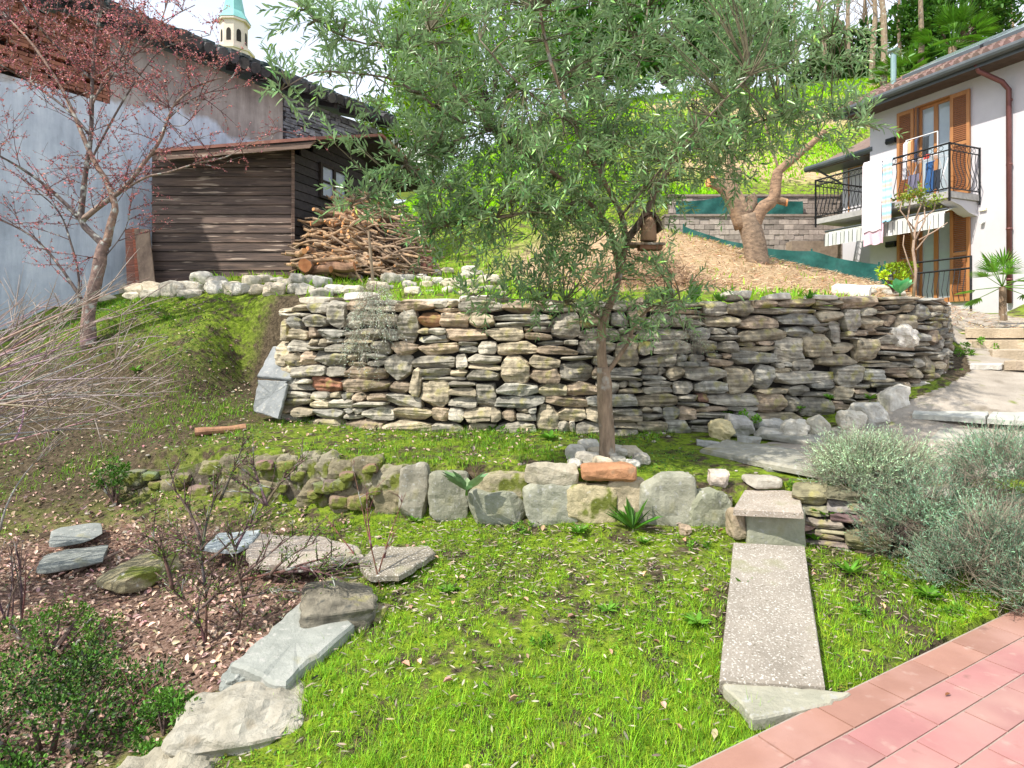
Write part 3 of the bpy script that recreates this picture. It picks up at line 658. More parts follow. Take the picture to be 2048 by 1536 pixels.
drywall("dry_stone_wall", "long dry-stone retaining wall of layered grey schist behind the olive tree", WPATH, wbase, wtop, 10, 5, wtint, wid=(.16, .46), specials=[
    (680, 760, 22, 25, (.95, .48, .36), "rounded reddish brown stone near the wall's left end"), (1410, 788, 25, 22, (.80, .48, .42), "squarish dull red stone low in the wall"),
    (857, 628, 35, 14, (1.15, .70, .45), "flat orange brown stone near the top"), (848, 652, 22, 14, (1.5, 1.38, 1.08), "pale rounded stone below the orange brown one"),
    (1080, 775, 40, 22, (1.5, 1.42, 1.15), "large pale cream stone"), (745, 780, 50, 18, (.68, .70, .72), "long dark grey block"), (755, 620, 30, 20, (1.5, 1.47, 1.42), "whitish stone behind the dry silvery plant")])
# rounded cap boulder and white quartz lump of the wall's right end: parts of the wall in place
WALL = bpy.data.objects["dry_stone_wall"]
def wallpart(px0, px1, py0, py1, d, depth, seed, m, tint, lab):
    o = frock("stone", None, None, px0, px1, py0, py1, d, depth, seed, m, tint, n=12, power=3, rough=.16, cuts=9)
    o.parent = WALL; o.location = o.location - WALL.location; o["label"] = lab
    for k_ in ("category", "group"):
        if k_ in o: del o[k_]
wallpart(1788, 1849, 650, 698, 6.22, .3, 41, M_pale, (1.15, 1.12, 1.08), "bright white quartz stone set high in the wall")

SPATH = [(2.02, 4.24), (2.3, 4.10), (2.9, 3.94), (3.4, 4.0), (4.5, 4.62), (5.6, 5.26)]
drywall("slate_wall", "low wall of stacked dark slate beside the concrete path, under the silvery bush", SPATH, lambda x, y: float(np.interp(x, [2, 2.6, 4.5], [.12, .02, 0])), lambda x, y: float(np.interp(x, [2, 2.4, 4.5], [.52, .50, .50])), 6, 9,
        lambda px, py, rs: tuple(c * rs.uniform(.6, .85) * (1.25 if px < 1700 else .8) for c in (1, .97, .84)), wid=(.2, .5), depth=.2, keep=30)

# low kerb wall of upright stones between lawn and terrace
lw = thing("low_wall", "low mossy wall of upright stones between the lawn and the olive terrace", "wall", (-.4, 4.6, .1))
def lwpart(px0, px1, py0, py1, d, seed, m, tint, lab, depth=.16, **k):
    k.setdefault("power", 7)
    o = frock("stone", None, None, px0, px1, py0, py1, d, depth, seed, m, tint, **k)
    for k_ in ("category", "group", "label"):
        if k_ in o: del o[k_]
    o.parent = lw; o.location = o.location - lw.location
    if lab: o["label"] = lab
    return o
gt = (1.05, 1.0, .78); bt = (1.0, .86, .68)
for a in [(795, 856, 928, 1042, 4.62, 51, M_slab, (1.15, 1.0, .82), "upright stone with rounded top"), (856, 936, 948, 1048, 4.54, 52, M_slab, (1.0, .92, .72), None), (934, 1052, 985, 1058, 4.42, 53, M_slab, gt, None),
          (940, 1058, 950, 1012, 4.47, 54, M_moss, (1.5, 1.45, 1.3), "tilted rough stone with white mortar"), (1050, 1158, 929, 975, 4.37, 55, M_pale, (.72, .68, .58), "flat oblong cap stone"), (1046, 1160, 968, 1064, 4.36, 56, M_slab, (1.2, 1.12, .9), None),
          (1130, 1236, 972, 1068, 4.35, 57, M_moss, (2.0, 1.9, 1.6), "mortared rubble patch"), (1165, 1276, 932, 968, 4.33, 58, M_pale, (.72, .38, .22), "rust orange flat stone on top"), (1215, 1296, 962, 1070, 4.36, 59, M_pale, (.75, .66, .50), None),
          (1282, 1396, 950, 1074, 4.29, 60, M_slab, (1.25, 1.15, .92), "tall block with white mortar stain"), (1382, 1468, 984, 1070, 4.26, 61, M_slab, (1.05, 1.0, .74), "upright olive green stone")]:
    lwpart(*a)
rs = random.Random(8); px = 250
while px < 800:
    w = rs.uniform(60, 120); d = float(np.interp(px, [250, 700, 800], [5.45, 4.80, 4.66])); top_ = float(np.interp(px, [250, 380, 450, 620, 700, 800], [948, 935, 912, 908, 925, 948])); bot = float(np.interp(px, [250, 450, 800], [1000, 1015, 1045]))
    lwpart(px - 8, px + w + 8, (top_ + bot) / 2 - 8 + rs.uniform(-6, 6), bot + 6, d, int(px), M_moss, (1.0, .95, .82), None, rough=.2, power=6)
    for k in range(2):
        lwpart(px + k * w / 2 - 10, px + (k + 1) * w / 2 + 10, top_ + rs.uniform(-4, 8), (top_ + bot) / 2 + 12, d + .03, int(px) + 7 + k, M_moss, (.85, .82, .72) if rs.random() < .6 else (1.15, 1.15, 1.1), None, rough=.2, power=4, n=8)
    px += w

mb = MB(); K = 40; xs_ = np.linspace(-3.75, 1.55, K + 1)
for x_ in xs_:
    y_ = float(Lf(x_)); t_ = float(np.interp(x_, [-3.8, -3.4, -2.6, -2.0, -1.25, .37, 1.5], [.10, .30, .44, .47, .38, .44, .38])); b0_ = -.1
    for (yy, zz) in ((y_ + .05, b0_), (y_ + .06, t_ + .02 * math.sin(x_ * 9)), (y_ + .30, t_ + .02), (y_ + .30, b0_)): mb.add([(x_ - lw.location.x, yy - lw.location.y, zz - lw.location.z)], [])
for k in range(K):
    for j in range(3): a = k * 4 + j; mb.Fc.append((a, a + 1, a + 5, a + 4)); mb.MI.append(0)
mb.build("core", mat("mortar_earth", (.17, .14, .10), (.06, .05, .035), 14, bump=1.0, bscale=30, spots=[((.10, .13, .02), 8, .48, .6), ((.36, .33, .27), 20, .6, .7)]), lw)
rs = random.Random(77)
for k in range(26):
    px = rs.uniform(255, 800); d = float(np.interp(px, [250, 700, 800], [5.45, 4.80, 4.66])); py = rs.uniform(930, 1010) if px > 400 else rs.uniform(955, 995); w = rs.uniform(22, 50)
    lwpart(px - w / 2, px + w / 2, py - w * .32, py + w * .32, d - .02, 900 + k, M_moss, tuple(c * rs.uniform(.7, 1.1) for c in (1.0, .98, .86)), None, depth=.12, power=6, n=6, rough=.12)
# broken grey slabs leaning on the wall end
def leaner(lab, pix, z_d, seed):
    pts = [P(a, b, c_) for a, b, c_ in pix]
    o = link("leaning_slab", polyslab(pts, .035, seed=seed, name="leaning_slab", m=M_slab, up=Vector((0, -1, .3)), jit=.008, tint=(1.05, 1.03, 1.08))); centre(o)
    return tag(o, lab, "stone slab", "grey slabs at the wall's left end")
leaner("upper piece of broken grey slab leaning at the wall's left end", [(514, 752, 6.32), (545, 692, 6.72), (608, 690, 6.62), (618, 700, 6.5), (582, 758, 6.28)], 0, 1)
leaner("lower piece of broken grey slab standing in the grass at the wall end", [(505, 822, 6.22), (515, 759, 6.28), (570, 762, 6.26), (575, 770, 6.24), (556, 838, 6.12)], 0, 2)

# ================================================================ the shed
sh = thing("shed", "dark weathered plank shed with overhanging roof behind the stone row", "shed", (-4.8, 10.3, 2.5))
SA, SB, SCn, SD = Vector((-5.97, 10.30, 0)), Vector((-3.63, 10.30, 0)), Vector((-2.55, 13.2, 0)), Vector((-4.62, 13.0, 0))
zb, ze = 2.50, 4.66
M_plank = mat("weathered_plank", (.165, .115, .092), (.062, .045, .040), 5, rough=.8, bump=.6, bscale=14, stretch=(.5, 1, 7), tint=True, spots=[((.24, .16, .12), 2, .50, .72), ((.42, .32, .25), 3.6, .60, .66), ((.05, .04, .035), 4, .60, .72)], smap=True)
M_plank_shade = mat("shaded_plank", (.055, .045, .042), (.025, .021, .020), 5, rough=.85, bump=.4, bscale=14, stretch=(3, 3, 3), tint=True)  # plank colour darkened to paint in the shade of the gable side
rs = random.Random(4)
def planks(name, a, b, z0, z1, h, m, thick=.02, gable=None):
    mb = MB(); z = z0; dr = (b - a).normalized(); nn = Vector((dr.y, -dr.x, 0))
    while z < z1:
        zt = min(z + h, z1); t = rs.uniform(.7, 1.35); a_, b_ = a, b
        if gable and (z + zt) / 2 > gable[0]:
            zz = (z + zt) / 2; k = min((zz - gable[0]) / (gable[1] - gable[0]), .98); ap = a.lerp(b, gable[2]); a_ = a.lerp(ap, k); b_ = b.lerp(ap, k)
        q = [a_ + nn * thick * 1.3, b_ + nn * thick * 1.3, b_ - nn * thick, a_ - nn * thick]; q2 = [a_ + nn * thick * .5, b_ + nn * thick * .5, b_ - nn * thick, a_ - nn * thick]
        V = [(p.x, p.y, z + .004) for p in q] + [(p.x, p.y, zt - .004) for p in q2]
        mb.add([(v[0] - sh.location.x, v[1] - sh.location.y, v[2] - sh.location.z) for v in V], [(0, 3, 2, 1), (4, 5, 6, 7), (0, 1, 5, 4), (1, 2, 6, 5), (2, 3, 7, 6), (3, 0, 4, 7)], (t, t, t))
        z = zt
    mb.build(name, m, sh)
planks("front_wall", SA, SB, zb, ze, .155, M_plank)
planks("gable_wall", SB, SCn, zb, 5.15, .15, M_plank_shade, gable=(4.6, 5.25, .45))
planks("back_wall", SCn, SD, zb, 4.7, .3, M_plank_shade)
planks("side_wall", SD, SA, zb, 4.7, .3, M_plank_shade)
def shp(v): return (v[0] - sh.location.x, v[1] - sh.location.y, v[2] - sh.location.z)
mb = MB(); mb.tube([shp((SB.x + .0, SB.y - .03, zb)), shp((SB.x, SB.y - .03, ze))], .035, 4, (1.5, 1.35, 1.2)); mb.build("corner_post", M_plank, sh)
mb = MB(); mb.box(-6.0, -3.6, 10.2, 10.28, 2.40, 2.52, (1.2, 1.1, 1.1), fr=lambda x, y, z: shp((x, y, z))); mb.build("base_beam", M_plank, sh)
# roof: front slope and rear slope, overhanging towards the camera side and the gable
ap0, ap1 = Vector((-5.6, 11.6, 4.98)), P(765, 267, 11.6)
fe0, fe1 = P(300, 299, 9.85), P(632, 273, 9.75)
re1 = P(872, 366, 13.6); re0 = Vector((-5.0, 13.6, 4.7))
M_rust = mat("rusty_felt", (.27, .12, .085), (.16, .065, .05), 5, rough=.8, bump=.3, spots=[((.35, .24, .18), 9, .6, .75)])
def rslab(a, b, c_, d_, t, name, m):
    mb = MB(); dn = Vector((0, 0, -t)); V = [shp(p) for p in (a, b, c_, d_)] + [shp(p + dn) for p in (a, b, c_, d_)]
    mb.add(V, [(0, 1, 2, 3), (7, 6, 5, 4), (0, 4, 5, 1), (1, 5, 6, 2), (2, 6, 7, 3), (3, 7, 4, 0)]); return mb.build(name, m, sh)
rslab(fe0, fe1, ap1, ap0, .05, "front_roof", M_rust); rslab(fe0 + Vector((.05,.03,-.055)), fe1 + Vector((-.05,.03,-.055)), ap1 + Vector((-.05,0,-.055)), ap0 + Vector((0,0,-.055)), .02, "front_shade_soffit", M_plank_shade); rslab(ap0 + Vector((.05,.01,-.058)), ap1 + Vector((-.03,.01,-.058)), re1 + Vector((-.03,-.02,-.055)), re0 + Vector((0,0,-.055)), .10, "rear_shade_soffit", M_plank_shade); rslab(ap0 + Vector((0, .01, -.002)), ap1 + Vector((0, .01, -.002)), re1, re0, .05, "rear_roof", M_rust)  # soffits: dark sheets added to paint the black shade under the roof
mb = MB()
for z_, th_ in ((-.055, .11),):
    a, b = shp(fe0 + Vector((0.02, .03, -.055))), shp(fe1 + Vector((-.02, .03, -.055)))
    a2, b2 = shp(fe0 + Vector((0.02, .03, -.17))), shp(fe1 + Vector((-.12, .03, -.17)))
    for o_ in (0,): mb.add([a, b, b2, a2, (a[0], a[1] + .03, a[2]), (b[0], b[1] + .03, b[2]), (b2[0], b2[1] + .03, b2[2]), (a2[0], a2[1] + .03, a2[2])], [(0, 3, 2, 1), (4, 5, 6, 7), (0, 1, 5, 4), (1, 2, 6, 5), (2, 3, 7, 6), (3, 0, 4, 7)], (1.5, 1.4, 1.3))
mb.build("fascia", M_plank, sh)
# window in the gable wall
dr = (SCn - SB).normalized(); nn = Vector((dr.y, -dr.x, 0))
def gw(s, o, z): q = SB + dr * s + nn * o; return shp((q.x, q.y, z))
mb = MB(); s0, s1, z0, z1 = .62, 1.42, 4.0, 4.62
for a in ((s0, s1, z0, z0 + .05), (s0, s1, z1 - .05, z1), (s0, s0 + .06, z0 + .05, z1 - .05), (s1 - .06, s1, z0 + .05, z1 - .05), ((s0 + s1) / 2 - .03, (s0 + s1) / 2 + .03, z0 + .05, z1 - .05)):
    mb.box(a[0], a[1], .02, .075, a[2], a[3], fr=gw, tint=(.9, .8, .7))
mb.box(s0 + .06, s1 - .06, .03, .07, (z0 + z1) / 2 - .015, (z0 + z1) / 2 + .015, fr=gw, tint=(.9, .8, .7))
wf = mb.build("window", M_plank_shade, sh)
mb = MB(); mb.box(s0 + .05, s1 - .05, .028, .036, z0 + .04, z1 - .04, fr=gw); mb.build("pane", mat("dusty_glass", (.42, .45, .52), (.30, .33, .40), 3, rough=.3), wf)
# boards leaning by the shed's left corner
for i, (a, b, m_, tn, lab) in enumerate([((263, 548, 9.9), (258, 458, 10.3), M_plank, (2.6, 1.5, 1.2), "reddish narrow board leaning left of the shed"), ((279, 550, 9.85), (270, 456, 10.25), M_plank, (3.6, 1.6, 1.1), "bright rusty board leaning between two others by the shed"),
                                      ((296, 552, 9.8), (283, 458, 10.2), M_log, (.95, .85, .80), "wide pale plank leaning nearest the shed's left corner")]):
    a_, b_ = P(*a), P(*b); w = (.07, .05, .12)[i]; mb = MB(); s_ = Vector((w, 0, 0)); t_ = Vector((0, .025, 0)); a_.z = gz(a_.x, a_.y) - .02
    V = [a_ - s_, a_ + s_, a_ + s_ + t_, a_ - s_ + t_, b_ - s_, b_ + s_, b_ + s_ + t_, b_ - s_ + t_]
    mb.add([tuple(v) for v in V], [(0, 3, 2, 1), (4, 5, 6, 7), (0, 1, 5, 4), (1, 2, 6, 5), (2, 3, 7, 6), (3, 0, 4, 7)], tn)
    tag(centre(mb.build("leaning_board", m_)), lab, "board", "boards leaning beside the shed")

# ================================================================ left building
U_, N_ = Vector((.577, .817, 0)), Vector((.817, -.577, 0)); B0 = Vector((-6.36, 10.9, 0))
lb = thing("old_house", "tall old neighbouring house with bluish white plaster and dark tiled eave", "house", (-6.4, 10.8, 2.0))
def lf(s, o, z): q = B0 + U_ * s + N_ * o; return (q.x - lb.location.x, q.y - lb.location.y, z - lb.location.z)
pmt = bpy.data.materials.new("two_tone_plaster"); pmt.use_nodes = True; nt = pmt.node_tree; nt.nodes.clear(); L = nt.links.new
o_ = nd(nt, "ShaderNodeOutputMaterial"); b_ = nd(nt, "ShaderNodeBsdfPrincipled"); b_.inputs["Roughness"].default_value = .92; b_.inputs["Specular IOR Level"].default_value = .15
tc = nd(nt, "ShaderNodeTexCoord"); sx = nd(nt, "ShaderNodeSeparateXYZ"); L(tc.outputs["Object"], sx.inputs[0])
n1 = noi(.55, 7, .6); n2 = noi(1.6, 8, .65)
mps = nd(nt, "ShaderNodeMapping"); mps.inputs["Scale"].default_value = (3.2, 3.2, .35); L(tc.outputs["Object"], mps.inputs[0]); nst = nd(nt, "ShaderNodeTexNoise"); nst.inputs["Scale"].default_value = 1.6; nst.inputs["Detail"].default_value = 9; nst.inputs["Roughness"].default_value = .72; L(mps.outputs[0], nst.inputs[0])
avg = nd(nt, "ShaderNodeMix", data_type='FLOAT'); avg.inputs[0].default_value = .5; L(n2.outputs[0], avg.inputs[2]); L(nst.outputs[0], avg.inputs[3])
r = ramp(nt, [(.36, (.35, .38, .43)), (.46, (.48, .52, .585)), (.54, (.58, .62, .68)), (.66, (.74, .77, .81))]); L(avg.outputs[0], r.inputs[0])
r2 = ramp(nt, [(.38, (.22, .185, .17)), (.62, (.46, .40, .36))]); L(avg.outputs[0], r2.inputs[0])
a_ = nd(nt, "ShaderNodeMath", operation='MULTIPLY_ADD'); L(n1.outputs[0], a_.inputs[0]); a_.inputs[1].default_value = 1.6; L(sx.outputs[2], a_.inputs[2])
mr = nd(nt, "ShaderNodeMapRange"); mr.inputs[1].default_value = 4.32; mr.inputs[2].default_value = 4.44; L(a_.outputs[0], mr.inputs[0])
mx = mixc(mr.outputs[0], r.outputs[0], r2.outputs[0]); L(mx, b_.inputs[0])
bp = nd(nt, "ShaderNodeBump"); bp.inputs["Strength"].default_value = .4; bp.inputs["Distance"].default_value = .02; n3 = noi(12, 8, .7); L(n3.outputs[0], bp.inputs["Height"]); L(bp.outputs[0], b_.inputs["Normal"]); L(b_.outputs[0], o_.inputs[0])
mb = MB(); mb.box(-.64, 2.65, -3.0, 0, -1, 6.68, fr=lf); mb.box(-9, -.64, -3.0, -.001, -1, 5.45, fr=lf); mb.build("plaster_wall", pmt, lb)
M_bk = mat("old_orange_brick", (.36, .15, .09), (.22, .09, .06), 10, bump=.4, tint=True, rough=.9)
mb = MB(); rs = random.Random(6); z = 5.455; k = 0
while z < 6.66:
    s = -4.5 + (k % 2) * .12
    while s < -.64:
        e = min(s + .235, -.645)
        if rs.random() > (.16 if k % 3 else .34): t = rs.uniform(.7, 1.35); mb.box(s, e, -.20, rs.uniform(-.01, .015), z, z + .052, (t, t, t), fr=lf)
        s += .25
    z += .062; k += 1
mb.build("brick_panel", M_bk, lb)
mb = MB(); mb.box(-9, -4.5, -2.9, -.03, 5.45, 6.68, fr=lf); mb.box(-4.5, -.64, -2.9, -.21, 5.45, 6.68, fr=lf); mb.build("brick_backing", M_gap, lb)
mb = MB(); rs = random.Random(16); z = 2.5
M_rub = mat("slate_rubble", (.26, .26, .28), (.10, .10, .11), 8, bump=.8, bscale=20, tint=True, spots=[((.42, .42, .42), 12, .62, .72)])
mb.box(2.66, 5.25, -3.0, -.05, 1.5, 6.68, (.3, .3, .3), fr=lf)
while z < 6.66:
    h = rs.uniform(.04, .10); s = 2.66 + rs.uniform(0, .1)
    while s < 5.25:
        w = rs.uniform(.12, .38); t = rs.uniform(.45, 1.6); tilt = rs.uniform(-.02, .02); e = min(s + w, 5.3)
        mb.box(s, e - .012, -.2, rs.uniform(-.02, .035), z + tilt, min(z + h - .01 + tilt * .5, 6.68), (t, t, t), fr=lf); s += w
    z += h
mb.build("rubble_wall", M_rub, lb)
mb = MB(); sl_ = math.tan(math.radians(19)); rs = random.Random(5)
def rf(s, o, z): return lf(s, o, z + (.45 - o) * sl_)
mb.box(-9.2, 5.55, -4, .45, 6.70, 6.76, (.5, .45, .42), fr=rf)
rt = mb.build("roof", M_dark, lb)
mb = MB(); s = -9.1
while s < 5.5:
    t = rs.uniform(.6, 1.7); dz = rs.uniform(-.02, .03); o0 = .50 + rs.uniform(-.05, .06)
    for lay in range(3):
        oa = o0 - lay * .42; za = 6.80 + lay * .02 + dz
        mb.tube([rf(s, oa, za), rf(s + rs.uniform(-.02, .02), oa - .5, za + .02)], [.105, .085], 8, (t, t, t * rs.uniform(.9, 1.1)), mi=0)
    mb.tube([rf(s + .11, o0 - .02, 6.775), rf(s + .11, o0 - 1.2, 6.775)], [.07, .07], 6, (t * .6, t * .6, t * .6))
    for q in range(2): mb.box(s - .05, s + .12, o0 - .35, o0 - .02 + rs.uniform(-.03, .03), 6.80 + .07 + q * .05, 6.80 + .10 + q * .05 + rs.uniform(0, .03), (t * rs.uniform(.5, 1), t, t), fr=rf)
    s += .225
mb.build("eave_tiles", M_dark, rt)
mb = MB()
s = -9
while s < 5.5: mb.box(s, s + .08, -.1, .42, 6.60, 6.695, (.5, .4, .35), fr=rf); s += .55
mb.build("rafters", M_dark, rt)

# church tower far behind
tw = thing("church_tower", "distant church tower with pale green copper spire above the old roof", "church tower", (-26.9, 60, 8))
def oct_(r, z, n=8, ph=math.pi / 8): return [(r * math.cos(ph + 2 * math.pi * i / n), r * math.sin(ph + 2 * math.pi * i / n), z) for i in range(n)]
def loft(mb, rings, tint=(1, 1, 1)):
    n = len(rings[0]); V = [p for r in rings for p in r]; Fs = []
    for r in range(len(rings) - 1):
        for i in range(n): Fs.append((r * n + i, r * n + (i + 1) % n, (r + 1) * n + (i + 1) % n, (r + 1) * n + i))
    Fs += [tuple(reversed(range(n))), tuple((len(rings) - 1) * n + i for i in range(n))]; mb.add(V, Fs, tint)
mb = MB(); loft(mb, [oct_(1.75, 0), oct_(1.75, 21.3), oct_(1.25, 21.5), oct_(1.25, 24.0)]); mb.build("body", M_towr, tw)
for q_ in ((1.5, 24.0, 24.2), (1.9, 21.1, 21.3)): mb = MB(); loft(mb, [oct_(q_[0], q_[1]), oct_(q_[0], q_[2])]); mb.build("cornice", M_towr, tw)
mb = MB(); loft(mb, [oct_(1.55, 24.21), oct_(.98, 25.1), oct_(.72, 26.5), oct_(.10, 29.6)]); mb.build("spire", M_cop, tw)
for i in range(8):
    mb = MB(); an = 2 * math.pi * i / 8; c_, s_ = math.cos(an), math.sin(an)
    V = []; 
    for (a, z) in [(-.22, 22.0), (.22, 22.0), (.22, 22.9), (.16, 23.1), (0, 23.2), (-.16, 23.1), (-.22, 22.9)]: V.append((1.17 * c_ - a * s_, 1.17 * s_ + a * c_, z))
    mb.add(V, [tuple(range(7))]); mb.build("arch_opening", M_gap, tw)

# ================================================================ house on the right
HO = Vector((10.39, 14.7, 0)); HU = Vector((-.389, .921, 0)); HN = Vector((-.921, -.389, 0))
hs = thing("house", "two-storey pale plastered house with wooden shutters and balcony", "house", (10.39, 14.7, 2.3))
def hf(s, o, z): q = HO + HU * s + HN * o; return (q.x - hs.location.x, q.y - hs.location.y, z - hs.location.z)
def hw(s, o, z): q = HO + HU * s + HN * o; return (q.x, q.y, z)
ZE = 7.62
mb = MB()
# wall split round the openings (s: -0.0..0.78 both floors)
OP = [(0.0, .80, 2.40, 4.66), (0.0, .80, 4.86, 7.30)]
mb.box(-5, 0, -.32, 0, 1.2, ZE, fr=hf); mb.box(.80, 2.065, -.32, 0, 1.2, ZE, fr=hf); mb.box(0, .80, -.32, -.001, 1.2, 2.40, fr=hf); mb.box(0, .80, -.32, -.001, 4.66, 4.86, fr=hf); mb.box(0, .80, -.32, -.001, 7.30, ZE, fr=hf)
mb.box(-5, 2.06, -6, -.33, 1.2, ZE, fr=hf); mb.box(2.062, 3.63, -4, -.9, 1.2, 6.8, fr=hf)
mb.box(-.66, -.40, .003, .9, 4.50, 4.66, fr=hf) if 0 else None
mb.build("wall", M_house, hs)
# roof
rsl = math.tan(math.radians(26.5))
def rh(s, o, z): return hf(s, o, z + (.72 - o) * rsl)
mb = MB(); mb.box(-5.5, 2.55, -3.2, .72, 7.56, 7.66, (.7, .7, .7), fr=rh); mb.box(-5.5, 2.5, -.02, .68, 7.50, 7.555, (.35, .35, .36), fr=hf); rf_ = mb.build("roof", M_tile, hs)
mb = MB(); s = -5.4; rs = random.Random(2)
while s < 2.5:
    t = rs.uniform(.8, 1.2)
    for lay in range(9): mb.tube([rh(s, .74 - lay * .42, 7.69), rh(s, .74 - lay * .42 - .46, 7.67)], [.085, .07], 6, (t, t * rs.uniform(.9, 1.05), t))
    s += .20
mb.build("roof_tiles", M_tile, rf_)
mb = MB(); mb.tube([hf(-5.5, .80, 7.56), hf(2.6, .80, 7.56)], .085, 10); mb.box(-5.5, 2.6, .70, .73, 7.42, 7.66, (1, 1, 1), fr=hf); mb.build("gutter", M_gutt, hs)
def rh2(s, o, z): return hf(s, o, z + (-.5 - o) * rsl)
mb = MB(); mb.box(2.07, 4.15, -3, -.12, 6.70, 6.80, (.7, .7, .7), fr=rh2); mb.build("lower_roof", M_tile, hs)
mb = MB(); mb.tube([hf(2.0, -.05, 6.60), hf(4.2, -.05, 6.60)], .085, 10); mb.box(2.07, 4.15, -.9, -.13, 6.55, 6.60, (1, 1, 1), fr=hf); mb.tube([hf(3.9, -.1, 6.55), hf(3.66, -.88, 6.15)], .03, 5); mb.build("lower_gutter", M_gutt, hs)
mb = MB(); mb.tube([hf(-.98, .72, 7.52), hf(-.98, .62, 7.38), hf(-1.22, .22, 7.12), hf(-1.28, .09, 6.95), hf(-1.28, .07, 2.3)], .052, 10)
for z_ in (6.7, 5.3, 3.9, 2.8): mb.tube([hf(-1.28, .07, z_), hf(-1.28, .07, z_ + .04)], .062, 10)
mb.build("downspout", M_pipe, hs, smooth=True)
mb = MB(); mb.tube([rh(1.55, -.2, 7.6), tuple(Vector(rh(1.55, -.2, 7.6)) + Vector((0, 0, .95)))], .065, 10, (1, 1, 1)); mb.tube([tuple(Vector(rh(1.55, -.2, 7.6)) + Vector((0, 0, .98))), tuple(Vector(rh(1.55, -.2, 7.6)) + Vector((0, 0, 1.02)))], .14, 10); mb.build("flue_pipe", mat("flue_metal", (.30, .42, .40), (.2, .3, .3), 3, rough=.4, metal=.3), hs)
mb = MB(); mb.box(-.5, 1.35, -1.7, -.25, 7.72, 7.84, fr=rh); mb.box(-2.9, -.58, -1.7, -.25, 7.72, 7.84, fr=rh); mb.build("roof_window", M_gutt, hs)
mb = MB(); mb.box(-.42, 1.27, -1.62, -.33, 7.842, 7.85, fr=rh); mb.box(-2.82, -.66, -1.62, -.33, 7.842, 7.85, fr=rh); mb.build("roof_glass", M_glass, hs)
# french doors with shutters
def frdoor(s0, s1, z0, z1, out=0, fr_=None, sh_l=True, dep=.16):
    G = (lambda s, o, z: hf(s, o + out, z)); W = s1 - s0; m_ = (s0 + s1) / 2
    mb = MB()
    for a in ((s0, s0 + .06, z0, z1), (s1 - .06, s1, z0, z1), (s0 + .06, s1 - .06, z1 - .06, z1), (m_ - .05, m_ + .05, z0, z1 - .06), (s0 + .06, m_ - .05, z0, z0 + .12), (m_ + .05, s1 - .06, z0, z0 + .12)):
        mb.box(a[0], a[1], -dep, -dep + .06, a[2], a[3], fr=G)
    mb.box(s0 - .035, s0, -dep, .02, z0, z1 + .03, fr=G, tint=(.8, .8, .8)); mb.box(s1, s1 + .035, -dep, .02, z0, z1 + .03, fr=G, tint=(.8, .8, .8)); mb.box(s0, s1, -dep, .02, z1, z1 + .03, fr=G, tint=(.6, .6, .6))
    d = mb.build("french_door", M_shut2, hs)
    mb = MB(); mb.box(s0 + .05, s1 - .05, -dep + .02, -dep + .03, z0 + .1, z1 - .05, fr=G); mb.build("pane", M_glass, d)
    mb = MB(); mb.box(s0 + .07, m_ - .06, -dep - .02, -dep - .01, z0 + .1, z1 - .05, fr=G); mb.box(m_ + .06, s1 - .07, -dep - .02, -dep - .01, z0 + .1, z1 - .05, fr=G)
    return d
def shutter(s0, s1, z0, z1, out=.03):
    G = (lambda s, o, z: hf(s, o + out, z)); mb = MB()
    for a in ((s0, s0 + .07, z0, z1), (s1 - .07, s1, z0, z1), (s0 + .07, s1 - .07, z0, z0 + .1), (s0 + .07, s1 - .07, z1 - .1, z1), (s0 + .07, s1 - .07, (z0 + z1) / 2 - .04, (z0 + z1) / 2 + .04)):
        mb.box(a[0], a[1], 0, .045, a[2], a[3], fr=G)
    o = mb.build("shutter", M_shut2, hs); mb = MB(); z = z0 + .1
    while z < z1 - .12:
        if abs(z - (z0 + z1) / 2) > .06: mb.box(s0 + .07, s1 - .07, .008, .034, z, z + .032, fr=G, tint=(.95, .95, .95))
        z += .045
    mb.build("slats", M_shut, o)
for (z0, z1) in ((2.40, 4.62), (4.88, 7.28)):
    frdoor(.0, .80, z0, z1); shutter(-.47, -.04, z0, z1); shutter(.84, 1.27, z0, z1)
frdoor(2.9, 3.4, 4.88, 6.5, out=-.9); shutter(2.35, 2.85, 4.88, 6.5, out=-.87)
